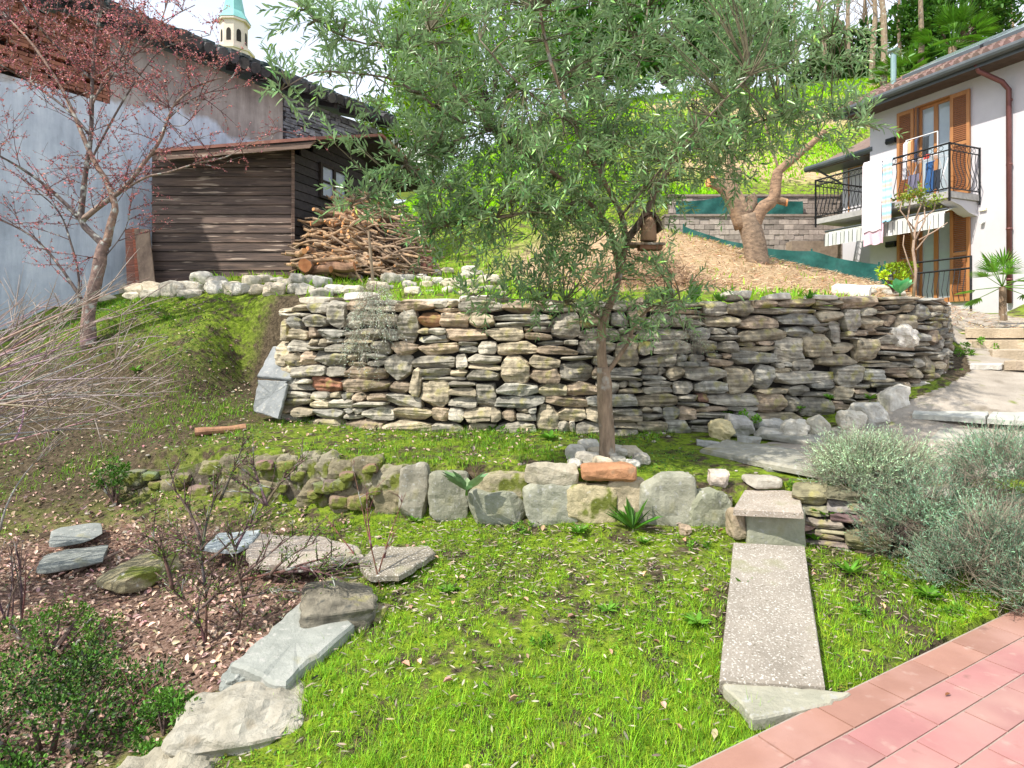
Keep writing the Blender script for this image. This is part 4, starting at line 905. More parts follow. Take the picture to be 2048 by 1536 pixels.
# balcony
bal = MB(); bal.box(-.655, 2.86, .001, 1.06, 4.66, 4.80, fr=hf); bal.box(2.07, 2.86, -.899, -.001, 4.66, 4.80, fr=hf)
bal.build("balcony_slab", mat("balcony_stone", (.42, .40, .38), (.28, .27, .26), 9, bump=.2), hs)
mb = MB(); V = []
for s in (-.60, -.35):
    prof = [(0.002, 4.65), (.95, 4.65), (.93, 4.60), (.6, 4.52), (.3, 4.38), (.002, 4.32)]
    V.append([hf(s, o, z) for o, z in prof])
n = len(V[0]); mb.add(V[0] + V[1], [tuple(range(n)), tuple(reversed(range(n, 2 * n)))] + [(i, (i + 1) % n, n + (i + 1) % n, n + i) for i in range(n)]); mb.build("balcony_bracket", M_house, hs)
rl = thing("x", None, None); bpy.data.objects.remove(rl)
mb = MB()
def rail(mb, a, b, zf=4.82, n=20, posts=True):
    """wrought-iron run from a to b ((s,o) pairs) with bellied bars"""
    for z_ in (zf + .04, zf + .88, zf + 1.03): mb.tube([hf(a[0], a[1], z_), hf(b[0], b[1], z_)], .016 if z_ < zf + 1 else .022, 4)
    ax = Vector(hf(a[0], a[1], 0)); bx = Vector(hf(b[0], b[1], 0)); dr = (bx - ax).normalized(); nn = Vector((dr.y, -dr.x, 0))
    mid = Vector(hf(1.5, .5, 0)); nn = nn if (ax - mid).dot(nn) > 0 else -nn
    for i in range(1, n):
        q = ax.lerp(bx, i / n)
        pr = [(0, .88), (-.02, .70), (.0, .55), (.05, .38), (.10, .22), (.07, .10), (0, .04)]
        mb.tube([(q.x + nn.x * o, q.y + nn.y * o, q.z + zf + z_) for o, z_ in pr], .008, 4)
        q2 = ax.lerp(bx, (i + .5) / n); ring = [(q2.x + dr.x * .05 * math.cos(t_), q2.y + dr.y * .05 * math.cos(t_), q2.z + zf + .955 + .05 * math.sin(t_)) for t_ in np.linspace(0, 2 * math.pi, 9)]
        mb.tube(ring, .006, 4)
    for q in (ax, bx): mb.tube([(q.x, q.y, q.z + zf - .25), (q.x, q.y, q.z + zf + 1.05)], .024, 4)
rail(mb, (-.655, .02), (-.655, 1.08), n=8); rail(mb, (-.655, 1.08), (1.3, 1.08), n=16); rail(mb, (1.3, 1.08), (2.86, 1.08), n=13); rail(mb, (2.86, 1.08), (2.86, -.85), n=14)
mb.build("balcony_railing", M_iron, hs)
# lower railing at the ground floor door, awning, lamps
mb = MB()
for z_ in (3.05, 3.30): mb.tube([hf(-1.05, 1.0, z_), hf(1.8, 1.0, z_)], .02, 4)
for s in (-1.05, .55, 1.8): mb.tube([hf(s, 1.0, 2.0), hf(s, 1.0, 3.32)], .025, 4)
for i in range(1, 26):
    s = -1.05 + i * .11; mb.tube([hf(s, 1.0, 3.05), hf(s, 1.04, 2.85), hf(s, 1.10, 2.6), hf(s, 1.03, 2.35)], .008, 4)
centre(tag(mb.build("railing", M_iron), "black wrought-iron railing in front of the ground-floor door", "railing")); bpy.data.objects["railing"].location = bpy.data.objects["railing"].location + hs.location
mb = MB(); mb2 = MB(); N = 26
V = []; V2 = []
for i in range(N + 1):
    s = -.52 + 3.12 * i / N; sc_ = .03 * abs(math.sin(i * math.pi / 2)); dz = .008 * (i % 2)
    V += [hf(s, .25, 4.52), hf(s, .72, 4.47 + dz), hf(s, 1.02, 4.36 + dz), hf(s, 1.04, 4.02 + sc_ * 0)]
for i in range(N):
    for j in range(3): t = .62 if (i % 2 and j == 2) else 1.0; mb.add([V[i * 4 + j], V[i * 4 + 4 + j], V[i * 4 + 5 + j], V[i * 4 + 1 + j]], [(0, 1, 2, 3)], (t * 1.05, t * 1.06, t))
aw = mb.build("awning", M_cloth, hs)
for i in range(N + 1):
    s = -.52 + 3.12 * i / N; mb2.tube([hf(s, 1.045, 4.34), hf(s, 1.06, 4.03)], .006, 4)
mb2.tube([hf(-.56, 1.0, 4.42), hf(2.62, 1.0, 4.42)], .03, 6); mb2.build("awning_bar", M_gutt, aw)
for (s, z, n_) in ((1.43, 6.62, "wall_lamp"), (1.43, 3.95, "wall_lamp")):
    mb = MB(); mb.tube([hf(s - .12, .07, z), hf(s + .12, .07, z)], .06, 8); mb.box(s - .13, s + .13, .005, .1, z + .05, z + .09, fr=hf); mb.build(n_, M_iron, hs)
mb = MB(); mb.box(-.80, -.66, .003, .05, 4.42, 4.48, (1, .95, .7), fr=hf); mb.build("wall_socket", M_white, hs); mb = MB(); mb.tube([hf(-.73, .005, 4.18), hf(-.73, .10, 4.16)], .04, 8); mb.build("wall_tap", M_white, hs)

# laundry: towels over the railing, airer with clothes
def towel(name, lab, s0, s1, z0, z1, out, tn, stripes=None, fold=.02):
    K = 14; J = 16; V = []; T = []; Fs = []
    for j in range(J + 1):
        for i in range(K + 1):
            s = s0 + (s1 - s0) * i / K; z = z1 - (z1 - z0) * j / J
            o = out + fold * math.sin(i * .9 + j * .12) * (.3 + j / J) + (.05 if j == 0 else 0) * -1
            if j == J: z += .02 * math.sin(i * .8)
            V.append(hw(s, o, z)); t = tn if not stripes else stripes[(j // 1) % len(stripes)]; T.append(t)
    for j in range(J):
        for i in range(K): a = j * (K + 1) + i; Fs.append((a, a + K + 1, a + K + 2, a + 1))
    n0 = len(V); V += [tuple(Vector(v) - HN * .012) for v in V]; T += T; Fs += [tuple(reversed([i + n0 for i in f])) for f in Fs]
    mb = MB(); mb.V.append(np.array(V)); mb.T.append(np.array(T)); mb.Fc = Fs; mb.MI = [0] * len(Fs); mb.n = len(V)
    return tag(centre(mb.build(name, M_cloth)), lab, "towel", "towels hung over the balcony railing")
towel("towel", "long plain pale pink towel hanging from the balcony railing", 0.82, 1.33, 4.17, 5.92, 1.24, (.92, .82, .86))
towel("towel", "short pink patterned towel hanging lowest, beneath the long pale one", 0.80, 1.31, 3.84, 4.5, 1.21, (.95, .66, .76))
towel("towel", "narrow blue, white and orange striped towel beside the long pale one", 0.58, 0.81, 4.35, 5.88, 1.22, (1, 1, 1), stripes=[(.35, .75, .95), (.9, .95, 1), (.35, .75, .95), (1, .6, .45)])
ai = thing("clothes_airer", "white folding clothes airer hung with small garments on the balcony", "clothes airer", hw(.12, .62, 4.82))
mb = MB()
def al(s, o, z): q = Vector(hw(s, o, z)) - ai.location; return tuple(q)
for s in (-.22, .52): mb.tube([al(s, .35, 4.82), al(s, .8, 5.75), al(s, .8, 6.28)], .012, 5); mb.tube([al(s, .85, 4.82), al(s, .4, 5.75)], .012, 5)
for z in (6.28, 5.75): mb.tube([al(-.22, .8, z), al(.52, .8, z)], .012, 5)
for i in range(5): mb.tube([al(-.22, .4 + i * .1, 5.77), al(.52, .4 + i * .1, 5.77)], .005, 4)
mb.build("frame", M_white, ai)
cl = [(.95, 1.05, 5.35, 6.24, (.9, .9, .95), "white strip of cloth hanging at the left end of the airer"), (.86, .93, 5.55, 6.24, (.95, .6, .35), "narrow orange cloth on the airer"), (.70, .76, 5.7, 6.24, (.1, .12, .2), "dark sock hanging high on the airer"),
      (.44, .58, 5.75, 6.24, (.06, .07, .08), "black small garment at the airer's top right"), (.42, .54, 5.70, 5.80, (.8, .12, .1), "small red garment below the black one"),
      (.32, .50, 4.90, 5.62, (.06, .16, .38), "blue jeans hanging over the balcony airer"), (.18, .34, 4.95, 5.4, (.05, .06, .08), "black trousers hanging right of the blue jeans"), (.66, .92, 4.98, 5.42, (.22, .21, .30), "dark patterned shirt hanging left of the blue jeans")]
for i, (s0, s1, z0, z1, tn, lab) in enumerate(cl):
    o = towel("garment", lab, s0 - .5, s1 - .5, z0, z1, .86 + .01 * (i % 3), tn, fold=.02); o["category"] = "garment"; o["group"] = "washing on the balcony airer"

# ================================================================ block retaining walls and green net
M_blk = mat("concrete_block", (.40, .34, .30), (.24, .20, .18), 7, bump=.7, bscale=14, tint=True)
def blockwall(lab, x0, x1, y, z0, z1, seed, bh=.155, bw=.30):
    r_ = thing("block_wall", lab, "wall", (x0, y, z0), group="block retaining walls below the hillside"); rs = random.Random(seed); mb = MB(); z = 0; k = 0
    mb.box(0, x1 - x0, .03, .4, -.6, z1 - z0 - .02, (.35, .33, .3))
    while z < z1 - z0:
        x = -(k % 2) * bw / 2
        while x < x1 - x0:
            t = rs.uniform(.75, 1.35); mb.box(max(x, 0) + .006, min(x + bw, x1 - x0) - .006, rs.uniform(-.02, .01), .028, z + .006, min(z + bh, z1 - z0) - .006, (t, t * .98, t * .95)); x += bw
        z += bh; k += 1
    mb.build("blockwork", M_blk, r_)
    mb = MB(); mb.box(-.02, x1 - x0 + .02, -.05, .42, z1 - z0 + .002, z1 - z0 + .07, (.8, .75, .7)); mb.build("coping", M_blk, r_)
blockwall("lower courses of grey concrete block wall behind the pruned tree", 4.6, 10.3, 18.7, 3.9, 5.22, 1)
blockwall("upper set-back grey concrete block wall, partly draped with green net", 4.9, 11.5, 19.4, 5.0, 5.98, 2)
def net(lab, tops, name="net_fence", seed=0, posts=True, depth_bottom=None):
    r_ = thing(name, lab, "fence", tops[0][0]); o0 = r_.location.copy(); V = []; Fs = []; M_ = 0
    pts = []
    for i in range(len(tops) - 1):
        for k in range(14):
            t = k / 14; a, b = tops[i], tops[i + 1]; pts.append((a[0].lerp(b[0], t) - Vector((0, 0, .05 * math.sin(math.pi * t))), a[1] + (b[1] - a[1]) * t))
    pts.append(tops[-1])
    rows_ = 6
    for i, (q, h) in enumerate(pts):
        for j in range(rows_ + 1):
            w = .035 * mnoise.noise(Vector((i * .35, j * .5, seed))) + .02 * math.sin(i * .8 + j)
            V.append((q.x - o0.x + w * .3, q.y - o0.y + w, q.z - o0.z - h * j / rows_))
    n = rows_ + 1
    for i in range(len(pts) - 1):
        for j in range(rows_): Fs.append((i * n + j, i * n + j + 1, (i + 1) * n + j + 1, (i + 1) * n + j))
    mb = MB(); t = np.ones((len(V), 3)); mb.V.append(np.array(V)); mb.T.append(t); mb.Fc = Fs; mb.MI = [0] * len(Fs); mb.n = len(V); mb.build("netting", M_net, r_, smooth=True)
    if posts:
        for q, h in tops:
            mb = MB(); q = q - o0; mb.tube([(q.x, q.y + .04, q.z - h - .3), (q.x, q.y + .04, q.z + .06)], .02, 6); mb.build("post", M_net, r_)
    return r_
net("green shade-net fence running downhill behind the pruned tree", [(P(1368, 452, 15.6), 1.1), (P(1495, 489, 15.2), 1.15), (P(1625, 502, 14.9), 1.15), (P(1760, 529, 14.6), .9), (P(1772, 527, 14.2), .5)])
net("torn green net draped against the upper block wall", [(P(1352, 402, 19.25), .62), (P(1440, 394, 19.25), .68), (P(1520, 396, 19.25), .62), (P(1606, 402, 19.25), .55)], seed=4, posts=False)
blk = MB(); blk.box(-.9, .5, -.2, .2, -.6, 0.0, (.8, .7, .6)); tag(blk.build("stone_ledge", M_blk, None, loc=P(1640, 484, 17.9)), "low stone ledge topped with moss behind the green net fence", "ledge")
# ================================================================ loose stones
def stone_at(px, py, w, h, lab, group, seed, m=None, tint=(1, 1, 1), name="stone", depth=None, z_up=0, power=None, d=None, rough=.16, rz=None, ry=0, sink=.15, n=8, cat="stone", cuts=9):
    """a stone whose foot stands where the photo pixel (px, py) meets the ground; w, h in photo pixels"""
    q = gpx(px, py) if d is None else P(px, py, d)
    s = q.y / F; rs = random.Random(seed)
    dx, dz = w * s, max(h * s, .02); dy = depth or dx * rs.uniform(.6, .9)
    me = rockmesh(name, m or M_pale, tint, dx=dx, dy=dy, dz=dz * (1 + sink), seed=seed, n=n, power=power or rs.choice((3, 4, 5)), rough=rough * .55, cuts=cuts + 3, cut_lo=.6)
    o = link(name, me, None, (q.x, q.y + dy * .35, q.z + dz / 2 - dz * sink / 2 + z_up)); o.rotation_euler = (rs.uniform(-.1, .1), ry, rz if rz is not None else rs.uniform(-.3, .3))
    return tag(o, lab, cat, group)
TN = [((1.0, .99, .96), "chalky"), ((.88, .85, .78), "greyish"), ((1.05, .98, .85), "creamy"), ((.72, .70, .66), "grey"), ((.95, .86, .72), "tan")]
# border row before the shed: two tiers of pale stones
row = [(222, 590, 62, 22), (268, 592, 50, 24), (300, 590, 34, 24), (262, 600, 34, 14), (298, 597, 38, 15), (338, 594, 52, 27), (372, 587, 48, 20), (398, 572, 40, 26), (376, 597, 46, 15), (430, 575, 38, 20),
       (430, 587, 44, 22), (462, 590, 40, 24), (475, 590, 34, 20), (498, 574, 32, 20), (528, 566, 28, 14), (552, 568, 26, 13), (512, 588, 36, 18), (545, 590, 40, 24), (565, 573, 26, 14), (585, 588, 34, 18), (590, 570, 30, 20), (612, 568, 28, 16),
       (330, 579, 40, 8), (610, 590, 38, 20), (640, 575, 36, 20), (640, 597, 40, 20), (668, 590, 44, 18), (700, 592, 40, 18), (172, 594, 50, 16), (205, 602, 40, 12)]
lm = [(250, "near the plum trunk"), (330, "below the leaning boards"), (440, "below the shed's planks"), (560, "below the shed's right half"), (640, "below the round log"), (900, "below the woodpile")]
cnt = {}
for i, (px, py, w, h) in enumerate(sorted(row)):
    tn, tw_ = TN[(i * 7 + i // 3) % 5]; where = next(l for x, l in lm if px < x)
    k = (where, tw_); cnt[k] = cnt.get(k, 0) + 1
    sz = "large" if w > 45 else "small" if w < 33 else "middling"
    stone_at(px, py, w * 1.12, h * 1.2, f"{sz} {tw_} stone, {ordn(i + 1)} from the left in the row {where}", "pale stones of the row before the shed", 100 + i, tint=tn, depth=.22)
# heap of whitish rubble between row and wall top
rs = random.Random(21)
for i in range(58):
    px = rs.uniform(700, 1010) if i > 12 else rs.uniform(770, 850); py = rs.uniform(548, 592) if i > 12 else rs.uniform(538, 556)
    w = rs.uniform(16, 38); h = w * rs.uniform(.38, .6); tn, tw_ = TN[rs.randrange(5)]
    stone_at(px, py, w, h, None, "whitish rubble behind the wall's left half", 200 + i, tint=tn, n=6)
rub = sorted([o for o in bpy.data.objects if o.get("group") == "whitish rubble behind the wall's left half"], key=lambda o: o.location.x / o.location.y)
for i, o in enumerate(rub): o["label"] = f"whitish rubble stone, {ordn(i + 1)} from the left between the woodpile and the wall top"
# flat cap stones lying along the wall top
caps = [(640, 612, 88, 24, (1.1, 1.05, .95), "broad pale cap stone at the wall's left end"), (720, 600, 70, 18, (1.1, 1.08, 1.05), "white lumpy stone beside the dry silvery plant"), (868, 607, 128, 13, (.85, .83, .80), "long thin slab on the wall top right of the silvery plant"),
        (968, 604, 100, 14, (1.15, 1.15, 1.12), "white flat slab on the wall top left of the olive trunk"), (1480, 600, 60, 20, (.9, .88, .82), "loose pale stone on the wall top right of the broad-leaved clump"), (1560, 600, 50, 16, (1.0, .98, .95), "loose pale stone on the wall top near its middle right"),
        (1505, 608, 44, 10, (.7, .68, .62), "thin grey stone on the wall top between two pale ones"), (1650, 598, 54, 12, (1.15, 1.1, 1.05), "pale stone on the wall top below the little bench")]
for i, (px, py, w, h, tn, lab) in enumerate(caps):
    stone_at(px, py, w, h, lab, "cap stones on the dry-stone wall", 300 + i, tint=tn, d=6.2 if px > 900 else 6.35, depth=.26, rough=.1, rz=0, sink=0, z_up=-.01, power=5)
for i, (px, py, w, h) in enumerate([(1700, 585, 50, 14), (1735, 588, 44, 12), (1760, 580, 40, 12), (1790, 592, 46, 13), (1830, 590, 50, 16), (1870, 590, 42, 14), (1680, 592, 34, 10)]):
    stone_at(px, py, w, h, f"pale loose stone among the plants on the wall's right end, {ordn(i + 1)} from the little bench", "loose stones on the wall's right end", 320 + i, tint=TN[i % 5][0], n=6)
# ring of stones round the olive trunk
ring = [(1152, 922, 38, 26, "left end"), (1178, 935, 44, 24, "front left"), (1208, 946, 40, 26, "front, pointing to the orange stone"), (1236, 936, 34, 20, "front right"), (1262, 940, 36, 16, "right front"), (1284, 932, 34, 20, "right end"),
        (1268, 915, 40, 16, "right rear"), (1240, 908, 38, 14, "rear right"), (1178, 902, 40, 18, "rear left"), (1160, 908, 34, 14, "left rear"), (1196, 918, 36, 18, "left, against the bark"), (1236, 918, 34, 16, "right, against the bark"), (1150, 936, 26, 14, "outer left"), (1218, 928, 34, 18, "front, against the bark")]
for i, (px, py, w, h, lab) in enumerate(ring):
    stone_at(px, py, w * 1.1, h * 1.2, f"pale stone in the ring round the olive trunk, {lab}", "stones ringing the olive trunk", 340 + i, tint=(TN[0][0], TN[3][0], TN[4][0], TN[1][0])[i % 4])
# stones edging the right-hand path
edge = [(1462, 850, 60, 20, (.85, .84, .82), "long grey stone at the left of the group under the wall"), (1446, 885, 46, 36, (1.1, .98, .62), "yellowish rounded stone left of the tread"), (1480, 878, 52, 42, (.78, .78, .80), "grey bluish stone behind the yellowish one"),
        (1545, 862, 56, 22, (.82, .83, .86), "flat bluish stone resting level below the wall"), (1548, 880, 58, 20, (.95, .94, .92), "pale broad stone just behind the long tread"), (1598, 880, 50, 34, (1.1, 1.08, 1.04), "white rough stone with dark veins above the long tread"),
        (1645, 874, 46, 36, (.9, .88, .80), "grey upright stone right of the white veined one"), (1500, 898, 50, 20, (.62, .64, .64), "dark slate block at the back corner of the tread"), (1416, 898, 50, 14, (.60, .62, .64), "dark flat stone at the tread's left end"),
        (1708, 858, 46, 32, (1.12, 1.08, 1.0), "white rugged stone left of the large grey boulder"), (1748, 858, 66, 44, (.85, .85, .84), "large grey boulder edging the path"), (1802, 830, 60, 50, (1.15, 1.12, 1.08), "biggest white boulder edging the path"),
        (1846, 805, 54, 38, (1.12, 1.1, 1.05), "white boulder above the biggest one"), (1868, 785, 48, 40, (1.05, 1.02, 1.0), "tall white stone farther up the path edge"), (1905, 778, 40, 26, (.95, .9, .84), "beige stone near the top of the path edge"), (1932, 776, 44, 20, (.9, .86, .80), "low beige stone beside the soil patch"),
        (1372, 1070, 22, 16, (.62, .5, .4), "small brown pebble in the lawn by the low wall"), (1440, 972, 44, 30, (.95, .85, .80), "pinkish stone wedged above the step slab's left corner"), (1530, 978, 66, 18, (.72, .70, .66), "flat grey stone wedged behind the step slab")]
for i, (px, py, w, h, tn, lab) in enumerate(edge):
    kw = dict(d=float(np.interp(py, [775, 800, 830, 860, 885], [6.9, 6.45, 5.95, 5.6, 5.35]))) if 1690 < px < 1940 else {}
    stone_at(px, py, w * 1.1, h * 1.15, lab, "stones edging the right-hand path", 360 + i, tint=tn, rough=.22, **kw)
# rust and ochre bits beside: lawn edge border on the left
slab("edging_slab", "large speckled grey slab tilted at the lawn's left edge", "stone slab", [ZP(464, 1326, .03), ZP(602, 1203, .07), ZP(708, 1246, .05), ZP(566, 1368, 0)], .07, M_slab, jit=.012, bev=.014, sub=9, tint=(1.24, 1.2, 1.12), seed=3)
def brock(lab, px0, px1, py0, py1, z, seed, m, tn, dep=None, hgt=.14, rz=0, name="edging_rock", **k):
    """flat rock covering a pixel box, its top near height z"""
    a, b = ZP(px0, py1, z), ZP(px1, py0, z); cx = (ZP((px0 + px1) / 2, (py0 + py1) / 2, z)); w = (px1 - px0) / F * cx.y; dp = dep or abs(b.y - a.y)
    me = rockmesh(name, m, tuple(c * .9 for c in tn), dx=w, dy=dp, dz=hgt, seed=seed, n=18, power=7, rough=k.get('rough', .30) * .65, cuts=8, cut_lo=.70, strata=.12)
    o = link(name, me, None, (cx.x, cx.y, z - hgt / 2)); o.rotation_euler = (0, 0, rz); return tag(o, lab, "rock", "rocks edging the lawn")
brock("big pale lichened rock below the grey slab at the lawn's edge", 366, 600, 1356, 1470, -.03, 401, M_pale, (.72, .70, .64), hgt=.2, rz=.25)
brock("pale rock at the bottom left of the lawn's edge, nearest the camera", 245, 440, 1484, 1590, -.10, 402, M_pale, (.72, .69, .60), hgt=.2, rz=.3)
brock("small knobbly rock wedged under the grey slab's near corner", 448, 512, 1325, 1356, -.02, 403, M_slab, (1.1, 1.1, 1.05), hgt=.10)
brock("dark layered rock above the grey slab", 605, 748, 1150, 1212, .13, 404, M_stone, (.70, .68, .62), hgt=.15, rz=.35, rough=.3)
brock("flat mossy stone right of the dark layered rock", 680, 775, 1195, 1232, .04, 405, M_moss, (1.5, 1.3, 1.1), hgt=.06, rough=.2)
brock("thin tan stone peeping from behind the grey slab", 648, 684, 1208, 1230, .06, 406, M_pale, (.66, .54, .42), hgt=.05)
brock("brown angular rock lying among the dead leaves", 232, 335, 1100, 1148, .04, 407, M_moss, (1.3, 1.25, 1.05), hgt=.12, rz=-.3, rough=.2)
brock("grey slab fragment half buried in dead leaves", 92, 210, 1092, 1128, .02, 408, M_slab, (1.0, 1.0, .96), hgt=.05, rz=.5, rough=.2)
brock("bluish slate strip lying farther back in the dead leaves", 110, 196, 1045, 1082, .08, 409, M_slab, (1.1, 1.1, 1.08), hgt=.04, rz=.6, rough=.15)
brock("small pale stone on the mossy bank left of the low wall", 268, 306, 905, 922, .34, 410, M_slab, (1.4, 1.4, 1.4), hgt=.05, rz=0, rough=.15)
slab("gravel_slab", "round-edged washed gravel slab, left one below the low wall", "slab", [ZP(490, 1100, .11), ZP(520, 1068, .12), ZP(640, 1072, .12), ZP(718, 1092, .12), ZP(725, 1112, .12), ZP(600, 1132, .10), ZP(500, 1125, .10)], .04, M_conc, seed=5, tint=(1.05, 1.0, 1.0), jit=.01)
slab("gravel_slab", "grey washed gravel slab, right one nearest the lawn", "slab", [ZP(716, 1125, .11), ZP(745, 1093, .13), ZP(858, 1092, .13), ZP(872, 1104, .13), ZP(800, 1150, .10), ZP(740, 1150, .10)], .04, M_conc, seed=6, tint=(.8, .8, .74), jit=.01)
slab("blue_slab", "pale bluish flat slab beside the left gravel slab", "stone slab", [ZP(405, 1092, .12), ZP(438, 1066, .13), ZP(520, 1058, .13), ZP(508, 1080, .13), ZP(470, 1100, .11)], .03, M_slab, seed=7, tint=(1.5, 1.55, 1.62), jit=.012)
slab("little_bench", "small white stone bench on blocks by the mound's right end", "bench", [P(1672, 567, 10.5), P(1745, 571, 10.2), P(1738, 578, 9.9), P(1664, 572, 10.2)], .16, M_lite, seed=8, jit=.01)

# ================================================================ wood
def logmesh(name, L_, r, seed, bend=.05, n=9, m=(M_log, M_cut), tn=(1, 1, 1), k=6, taper=.85):
    rs = random.Random(seed); mb = MB(); pts = []; o = [rs.uniform(-bend, bend) for _ in range(4)]
    for i in range(k + 1):
        t = i / k; pts.append((L_ * (t - .5), L_ * (o[0] * math.sin(t * 3.1) + o[1] * math.sin(t * 6.2)), L_ * (o[2] * math.sin(t * 3.1) + o[3] * math.sin(t * 6.2))))
    mb.tube(pts, [r * (1 - (1 - taper) * i / k) for i in range(k + 1)], n, tn, wob=.25, cap_mi=1, seed=seed)
    return mb.mesh(name, list(m), smooth=False)
c_ = gpx(442, 868); o = link("log", logmesh("log", .44, .038, 3, .03, 12, tn=(1.05, .72, .55), k=10), None, (c_.x, c_.y, c_.z + .04)); o.rotation_euler = (0, -.06, .35); tag(o, "short reddish log with a knot lying on the bank", "log")
# woodpile
rs = random.Random(33); var = [logmesh("branch_mesh", 1.0, r, 50 + i, .045, 7, k=5, tn=t) for i, (r, t) in enumerate([(.035, (1.2, 1.08, .92)), (.024, (1.35, 1.15, .9)), (.018, (.9, .78, .66)), (.013, (.75, .68, .62)), (.042, (1.1, .86, .7)), (.010, (.6, .52, .48)), (.026, (1.25, .98, .7)), (.019, (1.05, .95, .85))])]
kinds = ["thick pale cut branch in the woodpile beside the shed", "peeled yellowish branch in the woodpile beside the shed", "brown cut branch in the woodpile beside the shed", "thin grey-brown stick in the woodpile beside the shed",
         "stout reddish branch in the woodpile beside the shed", "thin dark twig in the woodpile beside the shed", "warm ochre branch in the woodpile beside the shed", "plain tan branch in the woodpile beside the shed"]
def profile(px): return float(np.interp(px, [580, 600, 640, 680, 745, 800, 835, 862], [540, 478, 418, 392, 382, 412, 455, 520]))
def pileplace(o, px, py, front):
    zf = HY; top = profile(px); base_ = 548
    t = (base_ - py) / max(base_ - top, 1); d = 9.45 + 1.0 * t + front
    q = P(px, py, d); o.location = q
BR = []
for i in range(285):
    px = rs.triangular(590, 862, 715); py = rs.uniform(profile(px) + 4, 548)
    k = rs.choice([0, 0, 1, 1, 2, 3, 4, 6, 6, 7]) if px < 730 else rs.choice([2, 3, 3, 5, 5, 7, 7, 1])
    o = bpy.data.objects.new("branch", var[k]); C.objects.link(o); pileplace(o, px, py, rs.uniform(-.08, .12))
    Ls = rs.uniform(.28, .62) * (1 if px < 760 else 1.15); s_ = rs.uniform(.75, 1.1)
    o.scale = (Ls, s_, s_); o.rotation_euler = (rs.uniform(0, 6), rs.gauss(.22 if px > 700 else .12, .28), rs.gauss(0.1, .5))
    tag(o, kinds[k], "branch", "cut branches heaped beside the shed"); BR.append((px, py, kinds[k].split(" in the ")[0], o))
cells = {}
for px, py, kn, o in BR:
    t = (548 - py) / max(548 - profile(px), 1); vz = ("at the foot", "low", "midway up", "high up", "near the crest")[min(int(t * 5), 4)]; hz = ("at the left end", "left of the middle", "in the middle", "right of the middle", "at the right end")[min(int((px - 590) / 55), 4)]
    cells.setdefault((kn, vz, hz), []).append((px, o))
for (kn, vz, hz), l in cells.items():
    l.sort(key=lambda q: q[0])
    for i, (px, o) in enumerate(l): o["label"] = f"{kn} {vz}{', ' + hz} of the woodpile" + (f", {ordn(i + 1)}" if len(l) > 1 else "")
for i, (px, py, r, L_, ang, lab) in enumerate([(612, 533, .115, .35, 1.35, "round log with orange cut face at the woodpile's left foot"), (682, 533, .085, .42, .1, "stout dark log lying at the front of the woodpile"), (640, 540, .06, .45, .5, "crooked reddish log between the round log and the stout one"), (660, 519, .032, .75, .0, "long peeled branch lying across the front of the woodpile"), (602, 505, .05, .4, 1.0, "short log poking out at the woodpile's left side")]):
    o = link("log", logmesh("log", L_, r, 70 + i, .03, 12, tn=(.85, .62, .5) if i < 3 else (1.3, 1.05, .8), k=8), None, P(px, py, 9.3)); o.rotation_euler = (0, -.1 if i == 3 else 0, -ang); tag(o, lab, "log", "logs at the foot of the woodpile")
mb = MB()
for i in range(260):
    px = rs.triangular(595, 855, 725); py = rs.uniform(profile(px) + 16, 552); t = (548 - py) / max(548 - profile(px), 1)
    q = P(px, py, 9.75 + 1.0 * t + rs.uniform(0, .25)); L_ = rs.uniform(.3, .8); a = Vector((math.cos(rs.gauss(0, .5)), rs.gauss(0, .5), rs.gauss(0, .25))).normalized() * L_ / 2
    tt = rs.uniform(.5, 1.2); mb.tube([q - a, q + Vector((0, 0, rs.uniform(-.03, .03))), q + a], rs.uniform(.01, .028), 5, (tt, tt * .85, tt * .7), cap_mi=1)
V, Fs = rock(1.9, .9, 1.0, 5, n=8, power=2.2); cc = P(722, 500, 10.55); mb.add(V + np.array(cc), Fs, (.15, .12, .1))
tag(mb.build("brushwood", [M_log, M_cut]), "tangle of thinner sticks filling the heart of the woodpile", "brushwood", kind="stuff")
st_ = MB(); a_, b_ = P(746, 566, 8.9), P(737, 462, 8.9); st_.tube([a_, a_.lerp(b_, .5), b_], [.026, .024, .018], 6, (1.05, .98, .88)); tag(centre(st_.build("stake", M_log)), "pale upright stake standing in front of the woodpile", "stake")
cr = MB(); p = P(852, 530, 10.2); p.z = gz(p.x, p.y) - .01
for k in range(4): cr.box(p.x - .09, p.x + .09, p.y, p.y + .2, p.z + k * .085, p.z + k * .085 + .08, (1, 1, 1))
tag(centre(cr.build("wooden_crate", M_rust)), "narrow rust-red wooden box at the woodpile's right foot", "crate")
sk = MB(); a_, b_ = gpx(130, 1160), gpx(242, 1112); sk.tube([a_ + Vector((0, 0, .02)), a_.lerp(b_, .5) + Vector((0, 0, .03)), b_ + Vector((0, 0, .035))], [.010, .012, .010], 6, (.62, .5, .45)); tag(centre(sk.build("stick", M_cane)), "straight brown stick lying on the dead leaves", "stick")

